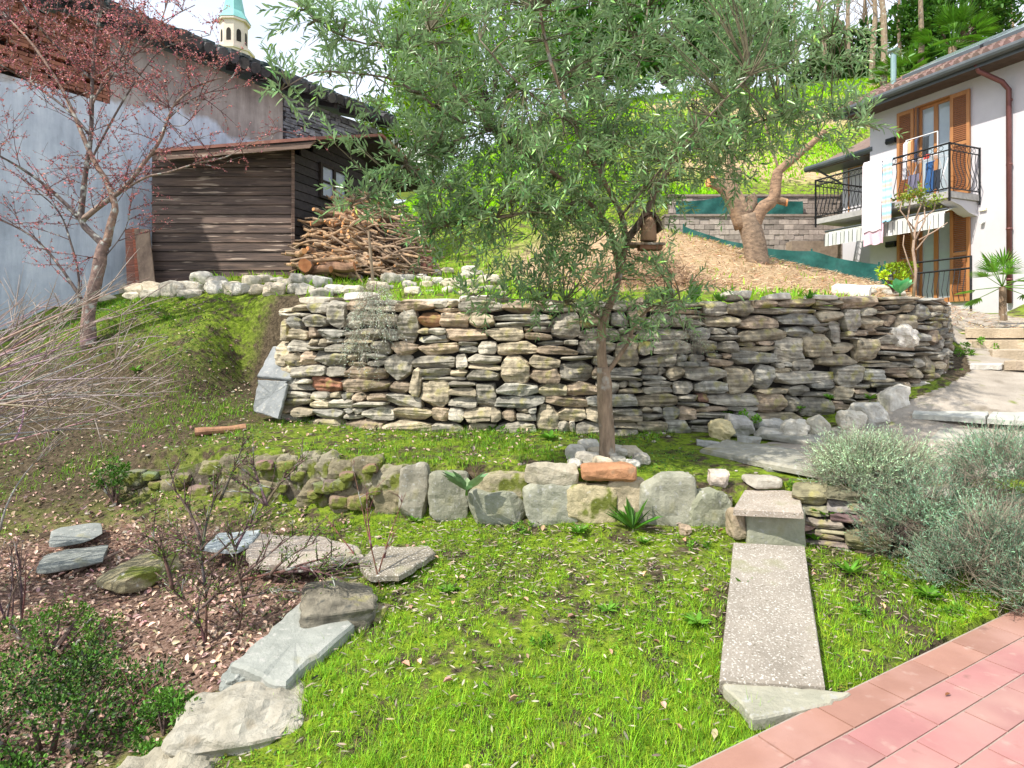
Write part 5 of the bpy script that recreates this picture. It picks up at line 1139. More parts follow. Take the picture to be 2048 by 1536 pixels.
# ================================================================ foliage helpers
def leaves_obj(name, pos, dirs, L_, w, m, tint, parent=None, curl=1, roll=None):
    TV, TQ = leafT(w, curl); R = frames(dirs, roll=roll if roll is not None else RNG.uniform(-1.2, 1.2, len(pos)))
    return instmesh(name, TV, TQ, np.asarray(pos), R, np.asarray(L_), m, tint, parent)
class Tree:
    """limbs as px-traced polylines, twigs grown to target points"""
    def __init__(s): s.nodes = []; s.mb = MB(); s.tw = MB()
    def limb(s, pts, r0, r1, n=8, tint=(1, 1, 1), wob=.25, sub=3):
        pts = [Vector(p) for p in pts]; out = []
        for i in range(len(pts) - 1):
            p0, p1, p2, p3 = pts[max(i - 1, 0)], pts[i], pts[i + 1], pts[min(i + 2, len(pts) - 1)]
            for k in range(sub):
                t = k / sub; out.append(.5 * ((2 * p1) + (p2 - p0) * t + (2 * p0 - 5 * p1 + 4 * p2 - p3) * t * t + (3 * p1 - p0 - 3 * p2 + p3) * t ** 3))
        out.append(pts[-1]); k = len(out); rad = [r0 + (r1 - r0) * (i / (k - 1)) ** .8 for i in range(k)]
        s.mb.tube(out, rad, n, tint, wob=wob, seed=len(s.nodes)); s.nodes += [(p, rad[i]) for i, p in enumerate(out)]
        return out
    def arr(s): s.A = np.array([tuple(p) for p, r in s.nodes]); s.R_ = np.array([r for p, r in s.nodes])
    def near(s, t, bias=0): d = np.linalg.norm(s.A - np.array(t), axis=1) + bias * s.R_; i = int(np.argmin(d)); return Vector(s.A[i]), s.R_[i]
def bez(a, b, c_, k):
    return [a * (1 - t) ** 2 + b * 2 * t * (1 - t) + c_ * t * t for t in [i / k for i in range(k + 1)]]

# ---------------------------------------------------------------- olive tree
ol = thing("olive_tree", "young olive tree with slender trunk and dense grey-green crown on the terrace", "tree", P(1212, 908, 4.86))
T = Tree(); bt_ = (1.1, 1.0, .88)
def PL(l, d0=4.85):
    out = []; d = d0
    for q in l:
        if len(q) == 3: d = q[2]
        out.append(P(q[0], q[1], d) - ol.location)
    return out
T.limb(PL([(1213, 925), (1212, 880), (1211, 820), (1208, 770), (1207, 735)]), .068, .052, 12, bt_, .3)
tr_mb = T.mb; T.mb = MB()
T.limb(PL([(1207, 742), (1202, 690), (1206, 640), (1226, 595), (1240, 540), (1250, 485), (1243, 430, 4.8), (1200, 350, 4.6), (1150, 250, 4.4), (1100, 120, 4.3), (1080, 20, 4.2)]), .043, .010, 9, bt_)
T.limb(PL([(1212, 748), (1236, 716), (1256, 685), (1272, 645), (1310, 610, 4.7), (1360, 600, 4.5)]), .024, .006, 8, bt_)
T.limb(PL([(1250, 485), (1288, 432), (1322, 365, 4.9), (1372, 275, 5), (1450, 150, 5.1), (1520, 30, 5.2)]), .034, .009, 8, (.8, .75, .7))
T.limb(PL([(1240, 540), (1218, 460, 4.9), (1172, 400, 4.8), (1085, 330, 4.5), (985, 260, 4.3), (900, 160, 4.2), (860, 60, 4.1)]), .028, .007, 8, bt_)
T.limb(PL([(1200, 350, 4.6), (1232, 250, 5), (1280, 120, 5.2), (1300, -20, 5.3)]), .02, .007)
T.limb(PL([(985, 260, 4.3), (905, 235, 4.15), (800, 165, 3.95), (720, 148, 3.8), (630, 145, 3.65), (560, 182, 3.55)]), .012, .003, 6)
T.limb(PL([(900, 160, 4.2), (820, 100, 3.95), (740, 90, 3.8), (660, 60, 3.65), (590, 5, 3.6)]), .010, .003, 6)
T.limb(PL([(1372, 275, 5), (1490, 250, 4.8), (1600, 225, 4.6), (1700, 240, 4.4), (1760, 262, 4.35)]), .014, .003, 6)
T.limb(PL([(1450, 150, 5.1), (1580, 110, 4.9), (1690, 60, 4.8)]), .013, .004, 6)
T.limb(PL([(1172, 400, 4.8), (1060, 425, 4.4), (960, 440, 4.2), (870, 455, 4.1)]), .012, .003, 6)
T.limb(PL([(1206, 640), (1130, 605, 4.6), (1040, 600, 4.4), (950, 592, 4.3)]), .012, .003, 6)
T.limb(PL([(985, 260, 4.3), (900, 285, 4.2), (810, 330, 4.0), (735, 395, 3.9), (650, 425, 3.85)]), .010, .003, 6)
T.limb(PL([(1150, 250, 4.4), (1050, 180, 3.9), (960, 80, 3.7)]), .012, .004, 6)
T.limb(PL([(1243, 430, 4.8), (1330, 330, 4.2), (1420, 230, 3.9), (1500, 150, 3.8)]), .012, .004, 6)
T.arr()
tg = []
def reg(cx, cy, rx, ry, n, d0, d1, pw=.5):
    for _ in range(n):
        a = RNG.uniform(0, 6.283); r = RNG.uniform(0, 1) ** pw
        tg.append(((P(cx + rx * r * math.cos(a), cy + ry * r * math.sin(a), RNG.uniform(d0, d1)) - ol.location), n))
reg(1190, 110, 400, 330, 540, 3.7, 5.7); reg(1540, 110, 190, 200, 150, 4.1, 5.4); reg(1110, 375, 290, 130, 140, 4.0, 5.2); reg(1180, 565, 230, 60, 34, 4.2, 5.0); reg(1120, 490, 230, 50, 34, 4.1, 5.0); reg(900, 400, 70, 90, 10, 4.0, 4.5); reg(1060, 590, 150, 40, 18, 4.2, 4.8); reg(1310, 640, 100, 60, 16, 4.4, 4.9)
reg(930, 320, 130, 140, 62, 3.9, 4.5); reg(760, 110, 130, 110, 34, 3.6, 4.1); reg(620, 60, 60, 60, 10, 3.5, 3.8); reg(800, 340, 90, 90, 13, 3.8, 4.2); reg(700, 350, 60, 90, 7, 3.8, 4.0); reg(560, 170, 30, 30, 4, 3.5, 3.6); reg(1640, 240, 110, 50, 22, 4.3, 4.8); reg(1440, 320, 110, 60, 26, 4.4, 5.2); reg(880, 470, 60, 50, 8, 4.0, 4.3)
LP, LD, LL = [], [], []
for q, n_ in tg:
    a, r = T.near(q, 3.0); q = Vector(q); v = q - a; Ln = v.length
    mid = a + v * .5 + Vector((RNG.normal(0, .07), RNG.normal(0, .07), .12 * Ln + RNG.normal(0, .04)))
    c1 = bez(a, mid, q, 5); T.tw.tube(c1, [max(.0055 - .0008 * i, .0018) for i in range(6)], 4, (.42, .44, .30))
    for k in range(2 if n_ > 20 else 2):
        s0 = c1[3 if k else 5] if Ln > .2 else a
        dd = (v.normalized() if Ln > .05 else Vector((0, 0, 1))) * .5 + Vector((RNG.normal(0, .55), RNG.normal(0, .55), RNG.normal(.12, .5))); dd.normalize()
        tl = RNG.uniform(.16, .32); e = s0 + dd * tl; m2 = s0 + dd * tl * .5 + Vector((0, 0, .03)); e = e - Vector((0, 0, .05 * RNG.uniform(0, 1)))
        c2 = bez(s0, m2, e, 4); T.tw.tube(c2, [.0022, .0018, .0015, .0012, .0008], 3, (.5, .56, .36))
        ns = int(tl / .023)
        sd = dd.cross(Vector((RNG.normal(), RNG.normal(), RNG.normal()))).normalized()
        for i in range(ns):
            t = (i + 1) / ns; p = s0 * (1 - t) ** 2 + m2 * 2 * t * (1 - t) + e * t * t
            if i % 2: sdd = sd
            else: sdd = dd.cross(sd)
            for sg in (-1, 1):
                if RNG.uniform() < .12: continue
                ld = (dd * RNG.uniform(.5, 1.1) + sdd * sg * RNG.uniform(.5, .9) + Vector((RNG.normal(0, .15), RNG.normal(0, .15), RNG.normal(0, .15))))
                LP.append(tuple(p)); LD.append(tuple(ld)); LL.append(RNG.uniform(.060, .098) * (1 - .3 * t))
LP, LD, LL = np.array(LP), np.array(LD), np.array(LL)
wp = LP + np.array(ol.location); sx_, sy_ = CX + wp[:, 0] / wp[:, 1] * F, HY - (wp[:, 2] - CH) / wp[:, 1] * F; kp = ~((sx_ > 1246) & (sx_ < 1336) & (sy_ > 412) & (sy_ < 512) & (wp[:, 1] < 4.85)); LP, LD, LL = LP[kp], LD[kp], LL[kp]; print("olive leaves", len(LP))
tn = tints(len(LP), (1, 1, 1), .30, .10); yl = RNG.uniform(0, 1, len(LP)) < .06; tn[yl] *= [1.9, 1.7, .7]
tr_mb.build("trunk", M_bark, ol, smooth=True); lbm = T.mb.build("branches", M_bark, ol, smooth=True); T.tw.build("twigs", M_cane, lbm)
leaves_obj("crown", LP, LD, LL, .21, M_oliv, tn, ol, curl=.8)

# ---------------------------------------------------------------- plum tree with red buds
pt0 = gpx(177, 692); D0 = pt0.y
pl = thing("plum_tree", "bare plum tree with red buds and forked trunk on the left bank", "tree", pt0)
T = Tree()
def PP(l, d0=D0):
    out = []; d = d0
    for q in l:
        if len(q) == 3: d = D0 + q[2]
        out.append(P(q[0], q[1], d) - pl.location)
    return out
T.limb(PP([(178, 700), (176, 640), (186, 580), (197, 540), (205, 500), (212, 485)]), .082, .062, 11, (1.7, 1.5, 1.4)); trk = T.mb; T.mb = MB()
T.limb(PP([(210, 492), (185, 468), (163, 442), (166, 390), (172, 340), (182, 270), (184, 180), (190, 90), (205, 0, -.2), (215, -60)]), .046, .012, 8)
T.limb(PP([(212, 490), (224, 440), (230, 412), (214, 365), (186, 318), (155, 245), (122, 175), (70, 95), (20, 40)]), .05, .01, 8, (2.2, 1.9, 1.6))
T.limb(PP([(163, 442), (205, 408), (250, 375), (285, 330), (318, 285), (335, 240), (352, 205), (400, 170), (445, 155)]), .036, .007, 7, (1.8, 1.7, 1.5))
T.limb(PP([(240, 385), (290, 355), (335, 345), (400, 325), (450, 315), (500, 288), (560, 262)]), .018, .004, 6, (2, 1.9, 1.7))
T.limb(PP([(163, 442), (115, 392), (60, 348), (0, 312, -.3), (-60, 280)]), .028, .008, 7)
T.limb(PP([(150, 640), (158, 560, .1), (140, 480), (115, 420), (60, 372)]), .018, .006, 6)
T.limb(PP([(165, 600), (110, 520), (60, 470), (0, 440), (-50, 420)]), .02, .006, 6)
T.limb(PP([(180, 270), (130, 215), (60, 165), (0, 130, -.4), (-60, 100)]), .02, .006, 6)
T.limb(PP([(186, 160), (110, 90), (60, 30, -.5), (20, -40)]), .018, .006, 6)
T.limb(PP([(190, 155), (225, 130), (270, 108), (310, 70), (330, 20), (345, -30)]), .016, .005, 6, (2, 1.9, 1.8))
T.limb(PP([(182, 215), (215, 150), (250, 130), (300, 60), (390, 10)]), .015, .005, 6, (1.8, 1.7, 1.6))
T.limb(PP([(184, 200), (225, 150), (240, 100), (262, 40), (270, -20)]), .014, .005, 6)
T.limb(PP([(172, 340), (230, 230), (280, 150), (330, 95), (420, 70)]), .015, .004, 6)
T.limb(PP([(335, 240), (380, 200), (440, 175), (470, 145)]), .008, .003, 5)
T.limb(PP([(335, 250), (370, 250), (395, 215), (410, 190)]), .007, .003, 5, (1.8, 1.7, 1.6))
T.limb(PP([(205, 520), (250, 460), (262, 400), (270, 330)]), .008, .003, 5)
T.arr(); TB = len(T.nodes)
BP, BD = [], []
def twig(a, dd, ln, lvl, r):
    e = a + dd * ln; m2 = a + dd * ln * .5 + Vector((RNG.normal(0, .05), RNG.normal(0, .05), RNG.normal(.02, .05))) * ln * 2
    c1 = bez(a, m2, e, 5); T.tw.tube(c1, [max(r * (1 - i / 6), .0015) for i in range(6)], 4 if lvl else 3, (.9, .6, .6))
    for i in range(int(ln / .024)):
        if RNG.uniform() < .55:
            t = RNG.uniform(.15, 1); BP.append(tuple(a * (1 - t) ** 2 + m2 * 2 * t * (1 - t) + e * t * t)); BD.append((RNG.normal(), RNG.normal(), RNG.normal(.4, .8)))
    if lvl > 0:
        for k in range(RNG.integers(2, 5)):
            t = RNG.uniform(.25, .95); q = c1[min(int(t * 5), 5)]
            d2 = (dd + Vector((RNG.normal(0, .6), RNG.normal(0, .5), RNG.normal(.15, .5)))).normalized(); twig(q, d2, ln * RNG.uniform(.35, .65), lvl - 1, r * .6)
for i in range(175):
    p, r = T.nodes[RNG.integers(TB // 9, TB)]
    if r > .04: continue
    z = p.z
    dd = Vector((RNG.normal(.05, .7), RNG.normal(-.1, .5), RNG.normal(.45, .45))).normalized()
    twig(p, dd, RNG.uniform(.35, .75), 1 if i % 3 else 2, .006)
for i in range(95):
    q = P(RNG.uniform(-60, 340), RNG.uniform(-60, 190), D0 + RNG.uniform(-1.0, 1)) - pl.location; a, r = T.near(q); v = q - a
    twig(a, v.normalized(), min(v.length, .9), 2, .006)
trk.build("trunk", M_bark2, pl, smooth=True); b_ = T.mb.build("branches", M_bark2, pl, smooth=True); T.tw.build("twigs", M_bark2, b_)
BP, BD = np.array(BP), np.array(BD); k = 2
BP = np.repeat(BP, k, 0) + RNG.normal(0, .006, (len(BP) * k, 3)); BD = RNG.normal(0, 1, BP.shape); print("buds", len(BP))
leaves_obj("buds", BP, BD, RNG.uniform(.011, .024, len(BP)), .8, M_bud, tints(len(BP), (1.25, 1.45, 1.5), .4, .15), pl)

# ---------------------------------------------------------------- pruned cherry
pc0 = gpx(1508, 522, 10)
pc = thing("pruned_tree", "stout pruned fruit tree with sawn-off limbs on the straw mound", "tree", pc0); T = Tree(); D0 = pc0.y; ol_ = pl; 
def PQ(l): return [P(q[0], q[1], D0 + (q[2] if len(q) == 3 else 0)) - pc.location for q in l]
T.limb(PQ([(1512, 535), (1507, 500), (1500, 465), (1492, 430)]), .23, .21, 14, wob=.35); trk = T.mb; T.mb = MB()
T.limb(PQ([(1488, 455), (1468, 405), (1445, 375), (1420, 362)]), .16, .11, 12, (1.05, 1, .95)); T.limb(PQ([(1430, 365), (1428, 345), (1433, 332)]), .06, .055, 9, (1, 1, 1))
T.limb(PQ([(1490, 440), (1480, 400), (1462, 370), (1462, 330), (1462, 290), (1450, 250, .3), (1440, 200)]), .13, .05, 11, (1.2, 1.15, 1.1)); T.limb(PQ([(1464, 365), (1478, 352), (1475, 335)]), .06, .05, 8)
T.limb(PQ([(1505, 455), (1520, 420), (1548, 395), (1553, 355), (1560, 340), (1590, 315), (1620, 290), (1650, 262)]), .15, .05, 12, (1.1, .98, .9))
T.limb(PQ([(1548, 398), (1562, 402), (1572, 405)]), .075, .07, 9, (1.2, 1.1, 1)); T.limb(PQ([(1490, 430), (1505, 405), (1500, 390)]), .10, .09, 9)
T.limb(PQ([(1560, 345), (1545, 300), (1530, 250), (1500, 200)]), .03, .01, 6)
trk.build("trunk", M_prun, pc, smooth=True); T.mb.build("limbs", M_prun, pc, smooth=True)
for (px, py, r, dx, dz) in [(1419, 362, .115, -.9, .25), (1434, 330, .062, .1, 1), (1574, 405, .075, 1, -.1)]:
    mb = MB(); q = P(px, py, D0 - .02) - pc.location; v = Vector((dx, -.35, dz)).normalized(); mb.tube([q - v * .02, q + v * .012], [r, r * .95], 12, (1.1, .9, .75), wob=.1); mb.build("saw_cut", M_cut, pc)

# ---------------------------------------------------------------- bird feeder hanging in the olive
bf = thing("bird_feeder", "hollow-log bird feeder with dark bark roof hanging in the olive tree", "bird feeder", P(1290, 500, 4.62))
def Pb(px, py, d=4.62): return P(px, py, d) - bf.location
mb = MB(); mb.tube([Pb(1296, 482), Pb(1297, 450), Pb(1298, 430)], [.062, .056, .036], 12, (.95, .8, .65), wob=.1); mb.build("body", M_log, bf, smooth=True)
mb = MB()
for k in range(14):
    a0, a1 = math.pi * k / 14 * 1.0, math.pi * (k + 1) / 14
    def rp(a, r, y): return (Pb(1297, 462).x + r * math.cos(a) * .9, Pb(0, 0).y + y, Pb(0, 462).z + r * math.sin(a) * 1.3)
    q = [rp(a0, .088, -.05), rp(a1, .088, -.05), rp(a1, .088, .12), rp(a0, .088, .12)]; q2 = [rp(a0, .105, -.05), rp(a1, .105, -.05), rp(a1, .105, .12), rp(a0, .105, .12)]
    mb.add(q + q2, [(0, 1, 2, 3), (7, 6, 5, 4), (0, 4, 5, 1), (2, 6, 7, 3), (1, 5, 6, 2), (3, 7, 4, 0)], (.35, .3, .28))
mb.build("roof", M_bark, bf)
mb = MB(); a, b = Pb(1254, 484), Pb(1326, 489); mb.box(a.x, b.x, -.07, .12, b.z - .01, b.z + .006, (.75, .7, .62)); mb.build("tray", M_bark, bf)
mb = MB(); mb.box(Pb(1278, 0).x, Pb(1322, 0).x, -.05, .06, Pb(0, 500).z, Pb(0, 491).z, (.6, .4, .3)); mb.build("base", M_log, bf)

# ---------------------------------------------------------------- shrubs of bare canes
def twigbush(name, lab, cat, base, ends, m, r=.006, tn=(1, 1, 1), side=3, sl=.18, arch=.25, leaf=None, nleaf=0, lsize=.02, jitter=.15, group=None):
    root = thing(name, lab, cat, base, group=group); b = Vector(base); mb = MB(); tp = []
    for e in ends:
        if isinstance(e, tuple) and len(e) == 2: a0, e1 = Vector(e[0]) - b, Vector(e[1]) - b
        else: a0, e1 = Vector((RNG.normal(0, .04), RNG.normal(0, .04), 0)), Vector(e) - b
        v = e1 - a0; m1 = a0 + v * .5 + Vector((RNG.normal(0, jitter), RNG.normal(0, jitter), arch)) * v.length * .6
        c1 = bez(a0, m1, e1, 9); mb.tube(c1, [r * (1 - .8 * i / 9) for i in range(10)], 5, tuple(c * RNG.uniform(.75, 1.25) for c in tn)); tp += c1[4:]
        for k in range(side):
            i = RNG.integers(3, 9); q = c1[i]; d2 = (v.normalized() + Vector((RNG.normal(0, .6), RNG.normal(0, .5), RNG.normal(.25, .5)))).normalized() * RNG.uniform(.4, 1.2) * sl
            c2 = bez(q, q + d2 * .5 + Vector((0, 0, .02)), q + d2, 4); mb.tube(c2, [r * .5, r * .45, r * .4, r * .3, r * .15], 4, tn); tp += c2[1:]
            q2 = c2[2]; d3 = (d2 + Vector((RNG.normal(0, .08), RNG.normal(0, .08), RNG.normal(.03, .08)))) * .5; mb.tube([q2, q2 + d3], [r * .3, r * .12], 3, tn); tp.append(q2 + d3)
    mb.build("stems", m, root, smooth=True)
    if nleaf:
        A = np.array([tuple(q) for q in tp]); idx = RNG.integers(0, len(A), nleaf); pos = A[idx] + RNG.normal(0, lsize * .6, (nleaf, 3))
        leaves_obj("leaves", pos, RNG.normal(0, 1, (nleaf, 3)) + [0, 0, .4], RNG.uniform(.6, 1.3, nleaf) * lsize, .42, leaf[0], tints(nleaf, leaf[1], .3, .15), root)
    return root
ends = []
for i in range(60):
    a = P(RNG.uniform(-260, -60), RNG.uniform(740, 930), 3.5 + RNG.uniform(-.3, .5)); ex, ey = RNG.uniform(40, 340), RNG.uniform(590, 850)
    ends.append((a, P(ex, ey, 3.9 + RNG.uniform(-.5, .6))))
for i in range(8): ends.append((P(-80, 760, 3.6), P(RNG.uniform(60, 230), RNG.uniform(575, 640), 4.2)))
for (a, b) in [((-60, 770), (330, 668)), ((-60, 905), (330, 800)), ((0, 870), (225, 855)), ((0, 1060), (130, 870)), ((-20, 690), (300, 555)), ((30, 880), (30, 770))]: ends.append((P(*a, 3.5), P(*b, 3.8)))
cg = Vector((-4.2, 3.7, gz(-4.2, 3.7)))
for e in list(ends):
    if len(ends) < 140: ends.append((cg + Vector((RNG.normal(0, .15), RNG.normal(0, .15), -.02)), e[0] + Vector((0, 0, 0))))
twigbush("cane_shrub", "leafless shrub of arching pale canes at the left edge", "shrub", cg, ends, M_cane, r=.0068, tn=(1.05, 1.02, 1.0), side=4, sl=.32, arch=.07)
# azalea-like shrub in the left foreground
az0 = gpx(410, 1292); azd = az0.y
def A(px, py, o=0): return P(px, py, azd + o)
ends = [(az0, A(385, 1215)), (A(388, 1220), A(345, 1180)), (A(345, 1180), A(328, 1110)), (az0, A(408, 1160)), (A(405, 1215), A(470, 1165)), (A(430, 1185), A(560, 1145, .1)), (A(470, 1165), A(700, 1128, .15)), (A(560, 1145, .1), A(720, 1135, .1)), (A(600, 1135), A(690, 1160)), (A(410, 1170), A(400, 1080)), (A(405, 1100), A(440, 980, .2)), (A(440, 1000, .2), A(490, 880, .2)),
        (az0 + Vector((.12, .1, 0)), A(484, 1190)), (A(486, 1195), A(560, 1180)), (A(487, 1190), A(470, 1090)), (A(470, 1100), A(530, 1010, .2)), (A(530, 1012, .2), A(610, 920, .3)), (A(535, 1012, .2), A(500, 910, .3)), (A(530, 1010, .2), A(450, 950, .2)), (A(345, 1180), A(300, 1060)), (A(400, 1080), A(330, 960)), (A(410, 1120), A(340, 1060)), (A(420, 1120), A(520, 1040)), (A(470, 1165), A(600, 1060)), (A(540, 1150), A(640, 1080)), (A(560, 1145), A(690, 1110))]
twigbush("azalea", "sparse dark-stemmed shrub with tiny reddish leaves in the left foreground", "shrub", az0, ends, M_bark2, r=.0095, tn=(1.0, .85, .8), side=6, sl=.16, arch=.05, leaf=(M_leaf, (1.0, .85, .9)), nleaf=2600, lsize=.017, jitter=.12)
for i, (b, t_, lab) in enumerate([((762, 1180), (700, 908), "tall bare red-brown shoot rising in front of the low wall"), ((750, 1175), (812, 985), "slanting bare shoot crossing the upright stones"), ((735, 1140), (650, 1030), "low forked bare shoot beside the gravel slab")]):
    q0 = gpx(*b); e = P(t_[0], t_[1], q0.y + .1); twigbush("bare_shoot", lab, "shoot", q0, [(q0, e), (q0.lerp(e, .3), e + Vector((.1 * (-1) ** i, 0, -.25)))], M_bark2, r=.006, tn=(1.4, .8, .8), side=3, sl=.12, arch=.02, jitter=.04, group="bare shoots by the gravel slabs")
# leafy bushes bottom left
def leafbush(name, lab, cx, cy, d, rx, ry, n, lsize, m, tn, w=.5, group=None, seed=0, trunk=True, ry_d=None, cat="shrub", stems=14, up=.5, var=.35):
    q = P(cx, cy + ry, d); b = P(cx, cy, d); s = d / F; root = thing(name, lab, cat, q, group=group)
    nc = max(n // 55, 8); th = RNG.uniform(0, 6.283, nc); ph = np.arccos(RNG.uniform(-.75, 1, nc)); rr = RNG.uniform(.45, 1, nc) ** .6
    cc = np.stack([np.sin(ph) * np.cos(th) * rx * s, np.sin(ph) * np.sin(th) * (ry_d or rx * s * .8), np.cos(ph) * ry * s], 1) * rr[:, None]
    cs = RNG.uniform(.06, .16, nc) * (rx * s + ry * s)
    idx = RNG.integers(0, nc, n); v = RNG.normal(0, 1, (n, 3)); v /= np.linalg.norm(v, axis=1, keepdims=True)
    pos = cc[idx] + v * (cs[idx] * RNG.uniform(.3, 1, n) ** .5)[:, None] + np.array(b - q)
    ct = RNG.normal(1, var * .6, nc).clip(.4, 1.8)
    t = tints(n, tn, var * .6, .1) * ct[idx][:, None]
    leaves_obj("foliage" if cat == "shrub" else "crown", pos, v * .8 + RNG.normal(0, .5, (n, 3)) + [0, 0, up], RNG.uniform(.6, 1.3, n) * lsize, w, m, t, root)
    mb = MB()
    for k in range(min(stems, nc)):
        e = Vector(cc[k]) + (b - q); a = Vector((RNG.normal(0, .05) * rx * s, RNG.normal(0, .05) * rx * s, -.03)); mb.tube(bez(a, a.lerp(e, .5) + Vector((0, 0, .1 * ry * s)), e, 5), [.02 * rx * s * 2 * (1 - i / 7) + .002 for i in range(6)], 5, (.9, .8, .75))
    mb.build("stems" if cat == "shrub" else "trunk", M_bark2, root)
    return root
leafbush("evergreen_shrub", "dense small-leaved evergreen shrub filling the bottom left corner", 105, 1450, 2.75, 225, 120, 10500, .019, M_leaf, (.46, .56, .52), seed=1, var=1.0)
leafbush("evergreen_shrub", "smaller leafy shrub beside the pale rock, right of the corner shrub", 335, 1455, 2.62, 80, 62, 2600, .018, M_leaf, (.8, .95, .8))
leafbush("evergreen_shrub", "loose leafy shrub behind the corner shrub, over the dead leaves", 100, 1275, 3.3, 140, 52, 2400, .018, M_leaf, (.8, .85, .7))
leafbush("evergreen_shrub", "small dark bush at the left end of the low wall", 232, 965, 5.3, 36, 42, 700, .028, M_leaf, (.7, .8, .8))
twigbush("bare_shrub", "thin upright bare shrub at the left edge below the canes", "shrub", gpx(20, 1260), [P(RNG.uniform(0, 60), RNG.uniform(1060, 1130), 3.4) for _ in range(9)], M_bark2, r=.006, side=4, sl=.12, arch=.02, tn=(1.3, 1.1, 1.1))
twigbush("bare_shrub", "few reddish bare twigs standing between corner shrub and pale rock", "shrub", gpx(280, 1440), [P(*e, 2.75) for e in ((240, 1330), (262, 1320), (300, 1345), (285, 1350), (330, 1400), (250, 1380))], M_bark2, r=.004, side=1, sl=.08, arch=.02, tn=(1.8, 1.1, .9))

# ---------------------------------------------------------------- silvery bushes on the right
def sprigbush(name, lab, items, n, tn, L_=(.10, .26), needle=.018, m=M_silv, group=None, droop=0, dens=1.0, w=.10):
    c0 = items[0]; q = P(c0[0], c0[1] + c0[4] * .9, c0[2]); root = thing(name, lab, "shrub", q, group=group)
    pos, dirs, LL_, TT = [], [], [], []; mb = MB()
    tot = sum(i[5] for i in items)
    for (cx, cy, d, rx, ry, wt, dy) in items:
        c_ = P(cx, cy, d) - q; s = d / F; k = int(n * wt / tot)
        for _ in range(k):
            v = RNG.normal(0, 1, 3); v /= np.linalg.norm(v); v[2] = abs(v[2]) if RNG.uniform() < .8 else v[2]; r = RNG.uniform(.35, 1) ** .5
            p = Vector((v[0] * rx * s * r, v[1] * dy * r, v[2] * ry * s * r)) + c_
            dd = Vector((v[0] + RNG.normal(0, .35), v[1] + RNG.normal(0, .35), v[2] * .6 + .55 - droop + RNG.normal(0, .3))).normalized(); ln = RNG.uniform(*L_)
            bend = Vector((RNG.normal(0, .2), RNG.normal(0, .2), RNG.normal(-droop, .15))) * ln
            a = p - dd * ln * .5; e = p + dd * ln * .5 + bend; mb.tube([a, p + bend * .1, e], [.0016, .0012, .0007], 3, (.9, .9, .8))
            tt = RNG.uniform(.6, 1.4) * (1 + .9 * mnoise.noise(p * 6.0)); ns = int(ln / .011 * dens)
            if mnoise.noise(p * 5.0 + Vector((9, 2, 4))) > .32: continue
            for i in range(ns):
                t = (i + .5) / ns; pos.append(tuple(a.lerp(e, t))); w_ = RNG.normal(0, 1, 3); dirs.append(tuple(np.array(dd) * .9 + w_ * .45)); LL_.append(needle * RNG.uniform(.7, 1.3)); TT.append(tt)
    mb.build("stems", M_cane, root); pos = np.array(pos); print(name, len(pos))
    leaves_obj("foliage", pos, np.array(dirs), np.array(LL_), w * 1.6, m, tints(len(pos), tuple(c * 1.18 for c in tn), .15, .06) * np.array(TT)[:, None], root)
    return root
sprigbush("silver_bush", "pale silvery bush spilling over the stone tread's right end", [(1735, 960, 4.2, 115, 90, 1, .30), (1700, 935, 4.3, 80, 62, .5, .2), (1790, 930, 4.3, 90, 60, .5, .2)], 2300, (1.0, 1.12, .93), L_=(.08, .20), needle=.022)
sprigbush("silver_bush", "big blue-grey curry bush hanging over the slate wall down to the patio", [(1880, 1040, 3.95, 165, 110, 1.2, .30), (1990, 1120, 3.6, 130, 120, 1.3, .3), (1820, 1070, 3.9, 110, 90, .8, .22), (2010, 950, 3.9, 110, 90, 1.0, .3), (1930, 1150, 3.6, 110, 80, .7, .2), (2060, 1180, 3.4, 90, 90, .6, .2)], 5000, (.56, .78, .64), L_=(.08, .22), needle=.022)
mb = MB(); q0 = P(1960, 1120, 4.1)
for i in range(70):
    e = P(RNG.uniform(1800, 2060), RNG.uniform(960, 1180), RNG.uniform(3.55, 3.9)); mb.tube(bez(q0, q0.lerp(e, .5) + Vector((RNG.normal(0, .08), -.05, RNG.normal(0, .08))), e, 6), [.005 * (1 - i_ / 8) for i_ in range(7)], 4, (.75, .6, .5))
cb = bpy.data.objects["silver_bush.001"]; bs = mb.build("bare_stems", M_cane, cb); bs.location = -cb.location
sprigbush("dry_silver_plant", "dry silvery lavender plant drooping over the wall's left part", [(745, 650, 5.95, 48, 70, 1, .06), (750, 590, 6.05, 40, 30, .6, .08), (715, 690, 5.93, 30, 35, .4, .05)], 330, (1.7, 1.6, 1.75), L_=(.08, .2), droop=1.1, dens=.7, needle=.022)
sprigbush("dry_silver_plant", "thin grey trailing plant on the wall right of the olive trunk", [(1385, 690, 5.95, 50, 60, 1, .05)], 60, (1.0, 1.05, .9), L_=(.08, .2), droop=1.0, dens=.6)
